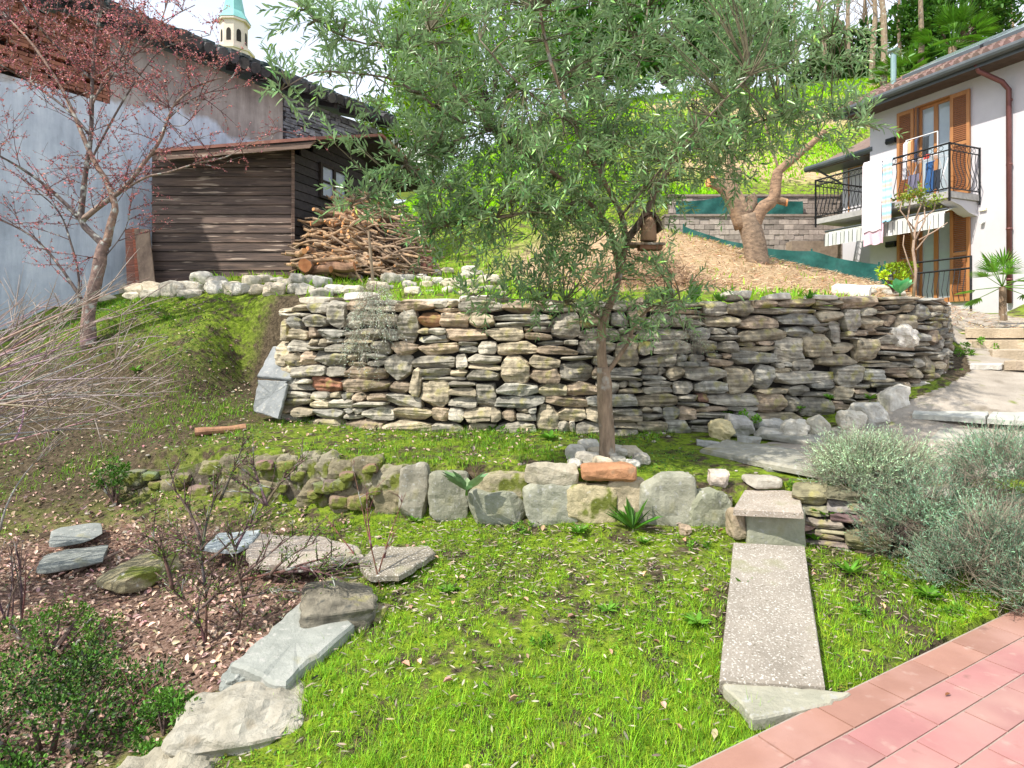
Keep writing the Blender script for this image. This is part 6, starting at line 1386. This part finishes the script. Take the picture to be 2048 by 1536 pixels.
# ================================================================ small plants
def rosette(px, py, lab, n, L_, w, m, tn, up=.6, group="broad-leaved weeds", cat="plant", name="weed", d=None, seed=0):
    q = gpx(px, py) if d is None else P(px, py, d); root = thing(name, lab, cat, q, group=group)
    an = RNG.uniform(0, 6.283, n); u = RNG.uniform(.4, 1.5, n) * up; D = np.stack([np.cos(an), np.sin(an), u], 1)
    # two-segment leaves: inner blade and drooping outer blade
    LL_ = RNG.uniform(.6, 1.1, n) * L_; D /= np.linalg.norm(D, axis=1, keepdims=True)
    leaves_obj("leaves", np.zeros((n, 3)) + [0, 0, .01] + D * L_ * .05, D, LL_, w, m, tints(n, tn, .18, .08), root, curl=.8, roll=RNG.normal(0, .25, n))
    mb = MB(); mb.tube([(0, 0, -.02), (0, 0, .02)], [L_ * .05, L_ * .03], 5, (.8, .9, .5)); mb.build("stem", M_leaf, root); return root
rosette(933, 985, "woolly grey-green mullein growing from the low wall", 13, .22, .34, M_silv, (.70, .95, .60), up=.9, d=4.33, name="mullein")
rosette(1266, 1062, "dark toothed fern hanging on the low wall's joint", 26, .22, .16, M_leaf, (.7, 1.0, .7), up=1.4, name="fern")
rosette(1388, 606, "tall broad-leaved green clump on the wall top", 22, .20, .3, M_leaf, (.9, 1.25, .9), up=2.2, d=6.25)
rosette(1335, 608, "broad-leaved clump half hidden by olive leaves on the wall top", 16, .19, .3, M_leaf, (.9, 1.1, .8), up=2.0, d=6.25)
rosette(1440, 607, "low green clump right of the tall broad-leaved one", 14, .12, .3, M_leaf, (1, 1.2, .9), up=1.4, d=6.2)
rosette(1620, 604, "green tuft on the wall top near its right third", 26, .13, .2, M_leaf, (.9, 1.3, .9), up=1.2, d=6.25)
rosette(1800, 590, "blue-green cabbage-like plant at the foot of the tufted shrub", 20, .22, .5, M_silv, (.7, 1.5, .9), up=1.2, d=7.4)
wl = [(830, 1045, "low wall's second stone"), (1050, 1062, "gap between the low wall's middle stones"), (1160, 1070, "mortared patch of the low wall"), (1290, 1090, "lawn below the fern"), (1395, 1100, "lawn near the tall lichened block"), (640, 1240, "mossy stones beside the grey slab"), (895, 1185, "middle of the lawn's top"), (1085, 1290, "centre of the lawn"),
      (1215, 1225, "lawn between slab path and centre"), (1395, 1250, "left rim of the long concrete slab"), (1020, 870, "wall foot left of the olive"), (985, 862, "wall foot below the cream stones"), (850, 850, "wall foot below the dark grey block"), (1290, 880, "wall foot right of the olive"), (1100, 880, "wall foot just left of the trunk"), (1600, 820, "wall face above the path stones"),
      (1660, 800, "wall face by the white boulders"), (1740, 800, "wall corner above the grey boulder"), (1905, 700, "wall's right end beside the steps"), (1600, 975, "joint between step slab and slate wall"), (1650, 1035, "joint in the slate wall"), (1630, 1085, "foot of the slate wall"), (1900, 1225, "patio corner under the big bush"), (1860, 1200, "right lawn patch near the patio"), (1700, 1150, "right lawn patch beside the slate wall"), (1770, 1165, "right lawn patch below the curry bush"),
      (330, 640, "bank below the stone row"), (205, 612, "bank near the plum trunk"), (460, 600, "stone row's foot below the shed"), (360, 600, "stone row's foot below the boards"), (600, 660, "sandy bank beside the wall end"), (345, 715, "shady part of the bank"), (270, 745, "bank under the canes"), (1485, 1180, "long concrete slab's left rim, upper end"), (1720, 1230, "right lawn patch, middle")]
for i, (px, py, where) in enumerate(wl):
    kw = {}
    if "wall face" in where or "wall corner" in where: kw = dict(d=6.05)
    if "joint in the slate" in where: kw = dict(d=4.12)
    if i % 3 == 1 and 'd' not in kw:
        q_ = gpx(px, py); leafbush("weed", f"small-leaved weed clump at the {where}", px, py - 6, q_.y, RNG.uniform(18, 34), 12, 150, .02, M_leaf, (1.2, 1.3, .8), group="broad-leaved weeds", cat="shrub", stems=5); continue
    rosette(px, py, f"green weed rosette at the {where}", RNG.integers(14, 40), RNG.uniform(.06, .105) * (1.3 if i in (22, 23, 24, 14) else 1), RNG.uniform(.2, .34), M_leaf, (1.15, 1.35, .8), up=RNG.uniform(.2, .9), **kw)
leafbush("flowering_shrub", "low yellow-flowering shrub beside the green net's lower end", 1790, 552, 9.5, 38, 30, 900, .05, M_leaf, (3.4, 2.0, .5), cat="shrub")
for px, py, rx, ry, d_, lab in [(1915, 712, 40, 26, 7.4, "low green weeds between the wall's right end and the steps"), (1960, 690, 34, 12, 7.8, "thin strip of weeds on the lowest steps' edge"), (1895, 745, 26, 16, 6.9, "small weed clump above the white boulders"), (1480, 835, 40, 12, 6.1, "weeds under the wall behind the yellowish stone"), (1440, 960, 34, 22, 4.75, "bright clover patch left of the step slab")]:
    leafbush("weed_patch", lab, px, py, d_, rx, ry, 520, .028, M_leaf, (1.15, 1.35, .7), cat="shrub", stems=4, ry_d=.15)
# tufted shrub before the house
q = gpx(1826, 592, 6, 12); q = P(1826, 594, 8.2); dq = 8.2
T2 = thing("tufted_shrub", "bare-stemmed shrub with yellowish leaf tufts in front of the house", "shrub", q); mb = MB(); tips = []
def S(px, py, o=0): return P(px, py, dq + o) - q
for l, r in [([(1826, 600), (1832, 540), (1826, 500), (1830, 460), (1838, 430)], .022), ([(1830, 480), (1850, 440), (1848, 400)], .012), ([(1828, 480), (1815, 440), (1822, 390)], .014), ([(1838, 480), (1870, 462), (1895, 445)], .010), ([(1830, 560), (1815, 520), (1806, 490), (1808, 470)], .010), ([(1832, 450), (1868, 420), (1872, 400)], .010), ([(1830, 460), (1800, 420), (1805, 398)], .010), ([(1830, 440), (1842, 410), (1838, 385)], .010), ([(1832, 500), (1856, 470), (1862, 440)], .01)]:
    pts = [S(*a) for a in l]; mb.tube(pts, [r * (1 - .6 * i / len(pts)) for i in range(len(pts))], 6, (1.2, 1, .85), wob=.2); tips.append(pts[-1])
mb.build("stems", M_cane, T2, smooth=True); pos = np.repeat(np.array([tuple(t) for t in tips[1:3] + tips[5:8]]), 90, 0) + RNG.normal(0, .045, (450, 3)); leaves_obj("leaves", pos, RNG.normal(0, 1, pos.shape) + [0, 0, .3], RNG.uniform(.03, .06, 450), .4, M_leaf, tints(450, (2.0, 1.3, 1.0)), T2)
# fan palms
def fanpalm(lab, base, h, nf, Lf_, r, tn=(1, 1.2, 1), group=None, skirt=0):
    root = thing("fan_palm", lab, "palm", base, group=group); mb = MB(); mb.tube([(0, 0, -.1), (0, 0, h * .5), (0, 0, h)], [r * 1.2, r, r], 8, (.8, .7, .6), wob=.3); mb.build("trunk", M_bark, root)
    pos, dirs, LL_ = [], [], []; mb = MB()
    for i in range(nf):
        an = RNG.uniform(0, 6.283); el = RNG.uniform(-.5, 1.3); d = Vector((math.cos(an) * math.cos(el), math.sin(an) * math.cos(el), math.sin(el))); e = Vector((0, 0, h)) + d * Lf_ * .55
        mb.tube([(0, 0, h), tuple(e)], [.012 * Lf_, .008 * Lf_], 4, tn); side = d.cross(Vector((0, 0, 1))).normalized()
        for k in range(15):
            a = (k / 14 - .5) * 2.4; v = d * math.cos(a) + side * math.sin(a) + Vector((0, 0, -.15)); pos.append(tuple(e)); dirs.append(tuple(v)); LL_.append(Lf_ * .5 * (1 - .2 * abs(a)))
    mb.build("stalks", M_leaf, root); n = len(pos); leaves_obj("fronds", np.array(pos), np.array(dirs), np.array(LL_), .09, M_leaf, tints(n, tn, .15, .05), root, roll=RNG.normal(0, .2, n)); return root
fanpalm("little fan palm standing before the house wall at the right edge", P(2005, 628, 9.6), .42, 16, .62, .05, (1.1, 1.3, .8))

# ================================================================ hill trees
hg = "trees on the hilltop"
def baretree(lab, px, py, d, h, r, seed, lean=0, crown=1, group=hg, tn=(1.0, .92, .82)):
    q = P(px, py, d); q.z = gz(q.x, q.y) - .2; top_up = P(px, py, d).z - q.z; rs = random.Random(seed); root = thing("bare_tree", lab, "tree", q, group=group); mb = MB(); H = h + max(top_up, 0); pts = []
    for i in range(7): t = i / 6; pts.append((lean * H * t + .12 * math.sin(i * 1.7 + seed), .1 * math.sin(i + seed), H * t))
    mb.tube(pts, [r * (1 - .75 * i / 6) for i in range(7)], 8, tn, wob=.2); mb.build("trunk", M_bark, root); b = MB()
    for k in range(26 * crown):
        t = rs.uniform(.35, 1); i = min(int(t * 6), 5); a = Vector(pts[i]).lerp(Vector(pts[i + 1]), t * 6 - i); an = rs.uniform(0, 6.3); d_ = Vector((math.cos(an), math.sin(an), rs.uniform(.5, 1.4))).normalized(); ln = H * rs.uniform(.08, .22)
        c1 = bez(a, a + d_ * ln * .5, a + d_ * ln + Vector((0, 0, ln * .2)), 4); b.tube(c1, [r * .22 * (1 - i_ / 6) for i_ in range(5)], 4, tn)
        for _ in range(4): q2 = c1[rs.randrange(1, 5)]; d2 = (d_ + Vector((rs.gauss(0, .6), rs.gauss(0, .6), rs.gauss(.1, .5)))) * ln * .45; b.tube([q2, q2 + d2], [r * .09, r * .03], 3, tn)
    b.build("branches", M_bark, root)
pos_words = [(1648, 205, 40, 13, .17, -.01), (1672, 210, 43, 13, .15, .03), (1700, 215, 40, 14, .16, -.02), (1722, 220, 45, 13, .14, .02), (1745, 250, 34, 12, .17, .01), (1768, 255, 33, 12, .19, -.02), (1838, 215, 34, 12, .16, .04), (1800, 200, 44, 13, .14, 0), (1630, 205, 46, 13, .14, .02), (1760, 120, 50, 12, .16, 0), (1990, 60, 52, 9, .15, .03), (2030, 50, 50, 9, .14, -.03), (1590, 200, 45, 12, .14, .01), (1885, 120, 50, 10, .15, 0), (1555, 205, 47, 12, .13, 0), (1690, 200, 50, 13, .15, .01), (1735, 190, 52, 13, .15, -.01), (2005, 40, 55, 10, .18, -.01)]
tl = ["left of the evergreen clump", "leaning right beside the evergreen clump", "crossing the evergreen clump's left side", "thin, just right of the evergreen clump", "bright, nearest the house roof's left end", "stoutest, straight above the roof's left end", "leaning right behind the flue pipe", "slender between stoutest trunk and flue pipe", "thin, at the wood's left margin", "far, seen between two stouter trunks", "bare crown above the roof window", "bare crown at the right edge above the roof", "partly veiled by olive leaves", "rising behind the fan palm", "farthest left, veiled by olive leaves", "dark, far behind the evergreen clump", "dark, far above the roof's left end", "dense bare crown right of the big evergreen"]
for i, (px, py, d, h, r, ln) in enumerate(pos_words): baretree(f"tall bare tree on the hilltop, {tl[i]}", px, py, d, h, r, i, ln)
def crown(lab, cx, cy, d, rx, ry, n, ls, tn, name="evergreen_tree", w=.5, group=hg, **k): return leafbush(name, lab, cx, cy, d, rx, ry, n, ls, M_leaf, tn, w=w, group=group, cat="tree", **k)
crown("dark evergreen clump among the bare trunks", 1695, 120, 42, 66, 70, 3600, .42, (.38, .52, .5))
crown("large flat-topped evergreen above the house roof", 1905, 45, 44, 115, 75, 6200, .42, (.50, .70, .5))
crown("dark undergrowth evergreen at the foot of the bare trunks", 1660, 170, 41, 80, 45, 2600, .40, (.25, .36, .34))
crown("dark green shrub mass between trunks and flue pipe", 1790, 185, 38, 75, 60, 3600, .38, (.38, .52, .35))
crown("yellowish laurel behind the flue pipe", 1860, 150, 36, 60, 50, 2400, .34, (.75, .95, .6))
fanpalm("large fan palm behind the roof window", P(1905, 185, 33), 2.4, 40, 2.2, .2, (.8, 1.0, .5), group="fan palms on the hill"); fanpalm("smaller fan palm left of the flue pipe", P(1800, 222, 32), 1.6, 24, 1.6, .18, (.8, .95, .5), group="fan palms on the hill")
crown("tall bright green conifer behind the olive's left side", 862, 120, 24, 76, 215, 16000, .21, (1.9, 1.75, .5), name="conifer", w=.35)
crown("broad green conifer wholly behind the olive crown", 980, 60, 26, 120, 190, 9000, .24, (1.2, 1.25, .5), name="conifer", w=.35)
crown("dark evergreen on the hill behind the olive's middle", 1180, 90, 36, 120, 120, 4200, .45, (.5, .72, .5)); crown("rounded evergreen on the hill behind the olive's top", 1340, 60, 40, 110, 110, 3800, .45, (.45, .62, .5)); crown("far evergreen on the hill behind the olive's right limb", 1480, 90, 42, 90, 100, 3400, .45, (.4, .58, .5))
crown("small golden conifer beyond the old house", 745, 240, 25, 30, 52, 1800, .15, (1.5, 1.15, .5), name="conifer", w=.35)
crown("dark conifer between the old house and the bright one", 790, 275, 26, 34, 45, 1500, .16, (.7, .8, .5), name="conifer", w=.35)
leafbush("mimosa_spray", "orange-yellow blossom cluster seen through the olive crown", 1030, 210, 12, 14, 14, 120, .07, M_leaf, (6.5, 2.8, .3), stems=3); leafbush("mimosa_spray", "paler yellow blossom cluster higher in the olive crown", 938, 148, 12, 16, 10, 110, .07, M_leaf, (6.0, 3.6, .5), stems=3)
leafbush("hill_shrub", "green bush at the right of the woodpile on the bank", 850, 430, 11.5, 38, 38, 900, .05, M_leaf, (1.1, 1.25, .9), cat="shrub"); leafbush("hill_shrub", "low green bush beyond the woodpile's crest", 900, 350, 17, 50, 30, 900, .08, M_leaf, (.9, 1.0, .6), cat="shrub")
fh = thing("far_house", "pale distant house with pink roof glimpsed left of the conifer", "house", P(812, 330, 48)); mb = MB(); mb.box(-1.2, 1.8, 0, 3, -2, 2.2); mb.build("wall", M_lite, fh); mb = MB(); mb.add([(-1.5, -.3, 2.2), (2.1, -.3, 2.2), (2.1, 3.3, 2.2), (-1.5, 3.3, 2.2), (-1.5, 1.5, 3.3), (2.1, 1.5, 3.3)], [(0, 1, 5, 4), (2, 3, 4, 5), (0, 4, 3), (1, 2, 5), (0, 3, 2, 1)]); mb.build("roof", M_tile, fh)

# ================================================================ ground cover (stuff)
def patch(x, y, s=1.0, o=0.0): return fn(x, y, s * 1.7, o) * .6 + fn(x, y, s * 5.1, o + 2) * .4
def inlawn(x, y):
    u = (x - PX0) * math.cos(TH) + (y - PY0) * math.sin(TH); v = (x - PX0) * math.sin(TH) - (y - PY0) * math.cos(TH)
    patio = v > -.01
    px = CX + x / y * F; lb_ = np.interp(y, [2.2, 2.45, 2.7, 3.3, 3.7, 4.2], [-1.35, -1.15, -.98, -.85, -1.0, -1.2])
    onslab = (x > np.interp(y, [2.7, 4.0], [.90, 1.425])) & (x < np.interp(y, [2.7, 4.0], [1.37, 1.895])) & (y > 2.55) & (y < 4.1)
    return ~patio & ~onslab & (y < Lf(x) - .03) & (x > lb_) & ~((x > 1.95) & (y > np.interp(x, SX, SY) - .12))
BL = np.array([(-.5, 0, 0), (.5, 0, 0), (-.38, .5, .10), (.38, .5, .10), (-.06, 1, .34), (.06, 1, .34)]); BQ = np.array([(0, 1, 3, 2), (2, 3, 5, 4)])
def blades(name, x, y, h, w, lab, tint, spread=.55, m=M_grass, cat="grass"):
    n = len(x); z = ground(x, y); an = RNG.uniform(0, 6.283, n); sp = np.abs(RNG.normal(0, spread, n)); D = np.stack([np.cos(an) * sp, np.sin(an) * sp, np.ones(n)], 1)
    R = frames(D, up=np.stack([np.cos(an), np.sin(an), np.full(n, -.2)], 1), roll=RNG.uniform(-.6, .6, n)); TV = BL.copy()
    sc = np.stack([w, h, h], 1)
    return tag(instmesh(name, TV, BQ, np.stack([x, y, z - .003], 1), R, sc, m, tint), lab, cat, kind="stuff")
def cand(n, x0, x1, y0, y1): return RNG.uniform(x0, x1, n), RNG.uniform(y0, y1, n)
# lawn tufts
x, y = cand(36000, -1.6, 3.4, 2.05, 4.7); k = inlawn(x, y); x, y = x[k], y[k]
pr = patch(x, y, 1.2); pr = np.clip((pr - .24) * 2.1, 0.05, 1) * np.interp(y, [2.1, 3.1, 4.0, 4.6], [1, .9, .38, .3]); pr[x > 1.9] *= 1.3
_, _, er = zones(x, y); pr *= 1 - .85 * er; k = RNG.uniform(0, 1, len(x)) < pr; x, y = x[k], y[k]; nb = RNG.integers(5, 13, len(x))
tx = np.repeat(x, nb) + RNG.normal(0, .012, nb.sum()); ty = np.repeat(y, nb) + RNG.normal(0, .012, nb.sum()); hh = np.repeat(RNG.uniform(.018, .05, len(x)) ** 1.0 * np.where(RNG.uniform(0, 1, len(x)) < .12, 1.9, 1) * np.interp(y, [2.2, 3.5, 4.5], [1.15, .8, .7]), nb) * RNG.uniform(.6, 1.3, nb.sum())
print("lawn blades", len(tx)); tt = tints(len(tx), (1.2, 1.14, .9), .3, .10) * np.repeat(RNG.uniform(.75, 1.25, len(x)), nb)[:, None]; sw_ = RNG.uniform(0, 1, len(tt)) < .06; tt[sw_] *= [1.5, .95, 1.6]; lo_ = RNG.uniform(0, 1, len(tt)) < .25; tt[lo_] *= [.6, .75, .9]
blades("grass", tx, ty, hh, RNG.uniform(.0016, .0034, len(tx)), "bright green spring grass growing in tufts on the lawn", tt)
# flat low cover leaves (moss, clover) everywhere near
def cover(name, x, y, ls, w, lab, tint, m=M_leaf, lift=.004, cat="weeds", up=.45, curl=.6):
    n = len(x); z = ground(x, y); an = RNG.uniform(0, 6.283, n); D = np.stack([np.cos(an), np.sin(an), np.abs(RNG.normal(0, up, n))], 1)
    return tag(leaves_obj(name, np.stack([x, y, z + lift * RNG.uniform(.2, 2, n)], 1), D, ls, w, m, tint, None, curl=curl, roll=RNG.normal(0, .35, n)), lab, cat, kind="stuff")
x, y = cand(110000, -1.6, 3.4, 2.05, 4.7); k = inlawn(x, y) & (RNG.uniform(0, 1, len(x)) < np.clip((patch(x, y, 1.5, 1.1) - .25) * 1.6, .12, 1)); x, y = x[k], y[k]; _, _, er = zones(x, y); k = RNG.uniform(0, 1, len(x)) > er * .9; x, y = x[k], y[k]
cover("moss", x, y, RNG.uniform(.006, .018, len(x)), .5, "low yellow-green moss and clover between the grass tufts", tints(len(x), (1.4, 1.3, .62), .48, .18))
# terrace, bank and left side
def outside(x, y):
    return ~inlawn(x, y) & ~((x - PX0) * math.sin(TH) - (y - PY0) * math.cos(TH) > -.02) & ~((x > .85) & (x < 1.95) & (y > 2.5) & (y < 4.6))
x, y = cand(150000, -6.2, 2.4, 2.3, 9.4); _, lt, er = zones(x, y)
k = outside(x, y) & (y < Wf(x) - .02) & (RNG.uniform(0, 1, len(x)) < np.clip((patch(x, y, 1.0, .7) - .30) * 2.0, .05, 1) * (1 - .8 * np.clip(lt, 0, 1)) * (1 - .85 * er)) & ~((x > 1.55) & (y > 4.2)); x, y = x[k], y[k]
ls = RNG.uniform(.010, .026, len(x)) * np.interp(y, [2.5, 6, 9], [.9, 1.2, 1.7])
cover("weeds", x, y, ls, .42, "short green weeds covering the terrace and the left bank", tints(len(x), (.80, .90, .85), .45, .15) * (.75 + .5 * patch(x, y, .6, 4))[:, None], up=.7)
x, y = cand(34000, -6.0, 2.0, 4.4, 9.2); pr = np.clip((patch(x, y, .9, 3.3) - .42) * 2.4, 0, 1); wf = np.exp(-((Wf(x) - y) / .25) ** 2) * (x > -2.2); pr = np.maximum(pr * .7, wf * 1.2) ; k = outside(x, y) & (y < Wf(x) - .03) & (RNG.uniform(0, 1, len(x)) < pr) & ~((x > 1.55) & (y > 4.2)); x, y = x[k], y[k]; nb = RNG.integers(3, 8, len(x))
tx = np.repeat(x, nb) + RNG.normal(0, .02, nb.sum()); ty = np.repeat(y, nb) + RNG.normal(0, .02, nb.sum()); k = ty < Wf(tx) - .02; tx, ty = tx[k], ty[k]
blades("bank_grass", tx, ty, RNG.uniform(.02, .08, len(tx)), RNG.uniform(.003, .006, len(tx)), "longer grass on the bank and along the wall foot", tints(len(tx), (.72, .72, .8), .4, .15))
# grass beyond the wall, hillside
x, y = cand(26000, -5, 6.5, 6.5, 20); sw, _, _ = zones(x, y); k = (y > Wf(x) + .25) & (RNG.uniform(0, 1, len(x)) < np.clip((patch(x, y, .7, 1) - .25) * 2, .1, 1) * (1 - .93 * sw)) & ~((x < -2.3) & (y > 10.1)); x, y = x[k], y[k]
blades("upper_grass", x, y, RNG.uniform(.05, .16, len(x)) , RNG.uniform(.012, .03, len(x)), "grass on the ground behind the dry-stone wall", tints(len(x), (1.0, 1.05, .8), .25, .1))
x, y = cand(240000, -8, 24, 19.6, 44); k = RNG.uniform(0, 1, len(x)) < np.clip((patch(x, y, .25, 1) - .30) * 3, .06, 1) * np.where(x > 8, .45, 1); x, y = x[k], y[k]
blades("hill_grass", x, y, RNG.uniform(.07, .22, len(x)), RNG.uniform(.035, .085, len(x)), "bright green grass on the hillside", tints(len(x), (1.25, 1.3, .5), .3, .1), spread=.8)
# dry straw on the mound
x, y = cand(26000, .5, 9, 7.8, 15.5); sw, _, _ = zones(x, y); k = RNG.uniform(0, 1, len(x)) < sw * .9; x, y = x[k], y[k]
cover("straw", x, y, RNG.uniform(.05, .16, len(x)), .10, "dry straw and prunings covering the mound", tints(len(x), (1.5, 1.55, 1.35), .35, .08), m=M_dead, lift=.012, cat="straw", up=.22)
x = RNG.normal(2.05, .55, 1500); y = RNG.normal(9.6, .4, 1500); mb = MB(); zz = ground(x, y)
for i in range(1500):
    h = .55 * math.exp(-((x[i] - 2.1) / .6) ** 2); p = Vector((x[i], y[i], zz[i] + RNG.uniform(0, max(h, .02)))); v = Vector((RNG.normal(), RNG.normal(), RNG.normal(0, .45))).normalized() * RNG.uniform(.06, .22); t = RNG.uniform(.6, 1.6); mb.tube([p - v, p + v], [.006, .003], 3, (t * 1.25, t, t * .75))
tag(mb.build("pruning_heap", M_cane), "heap of dry prunings on the mound behind the bird feeder", "prunings", kind="stuff")
# dead leaves
x, y = cand(60000, -6, .2, 2.3, 8.6); _, lt, _ = zones(x, y); k = outside(x, y) & (RNG.uniform(0, 1, len(x)) < np.clip(lt * .5, .05, 1)) & (y < Wf(x) - .05); x, y = x[k], y[k]
cover("fallen_leaves", x, y, RNG.uniform(.022, .05, len(x)), .5, "brown fallen leaves lying thick at the left", tints(len(x), (1.15, 1.15, 1.2), .4, .08), m=M_dead, lift=.012, cat="leaves", up=.5, curl=1.6)
x, y = cand(8500, -1.5, 3.2, 2.1, 4.6); k = inlawn(x, y) & (RNG.uniform(0, 1, len(x)) < np.interp(y, [2.1, 3, 3.6, 4.6], [.12, .35, 1, 1])); x, y = x[k], y[k]
cover("olive_litter", x, y, RNG.uniform(.03, .05, len(x)), .2, "grey-brown fallen olive leaves on the upper lawn", tints(len(x), (.8, .95, .98), .5, .06), m=M_dead, lift=.014, cat="leaves", up=.15)
x, y = cand(110, -1.4, 2.9, 2.15, 4.5); k = inlawn(x, y); x, y = x[k], y[k]
cover("scattered_leaves", x, y, RNG.uniform(.025, .05, len(x)), .6, "single curled brown leaves scattered over the lawn", tints(len(x), (1.25, 1.1, 1.0), .3, .1), m=M_dead, lift=.02, cat="leaves", up=.5, curl=1.8)
x, y = cand(420, -5.8, 2.0, 4.6, 9.0); k = y < Wf(x) - .1; x, y = x[k], y[k]; mb = MB(); zz = ground(x, y); V, Fs = CG[4]; V = V / np.linalg.norm(V, axis=1, keepdims=True)
for i in range(len(x)):
    s_ = RNG.uniform(.008, .024); t = RNG.uniform(.4, .85); mb.add(V * [s_, s_ * .8, s_ * .5] + [x[i], y[i], zz[i] + s_ * .2], Fs, (t, t * .95, t * .88))
tag(mb.build("pebbles", M_pale), "small pale pebbles scattered over terrace and bank", "pebbles", kind="stuff")
lf_ = ZP(1890, 1391, .006); o = leaves_obj("fallen_leaf", np.array([(0, 0, 0)]), np.array([(1, .4, .12)]), np.array([.035]), .35, M_dead, np.array([(.6, .35, .2)]), None, curl=1.5); o.location = lf_; tag(o, "single small brown leaf lying on the patio tiles", "leaf")
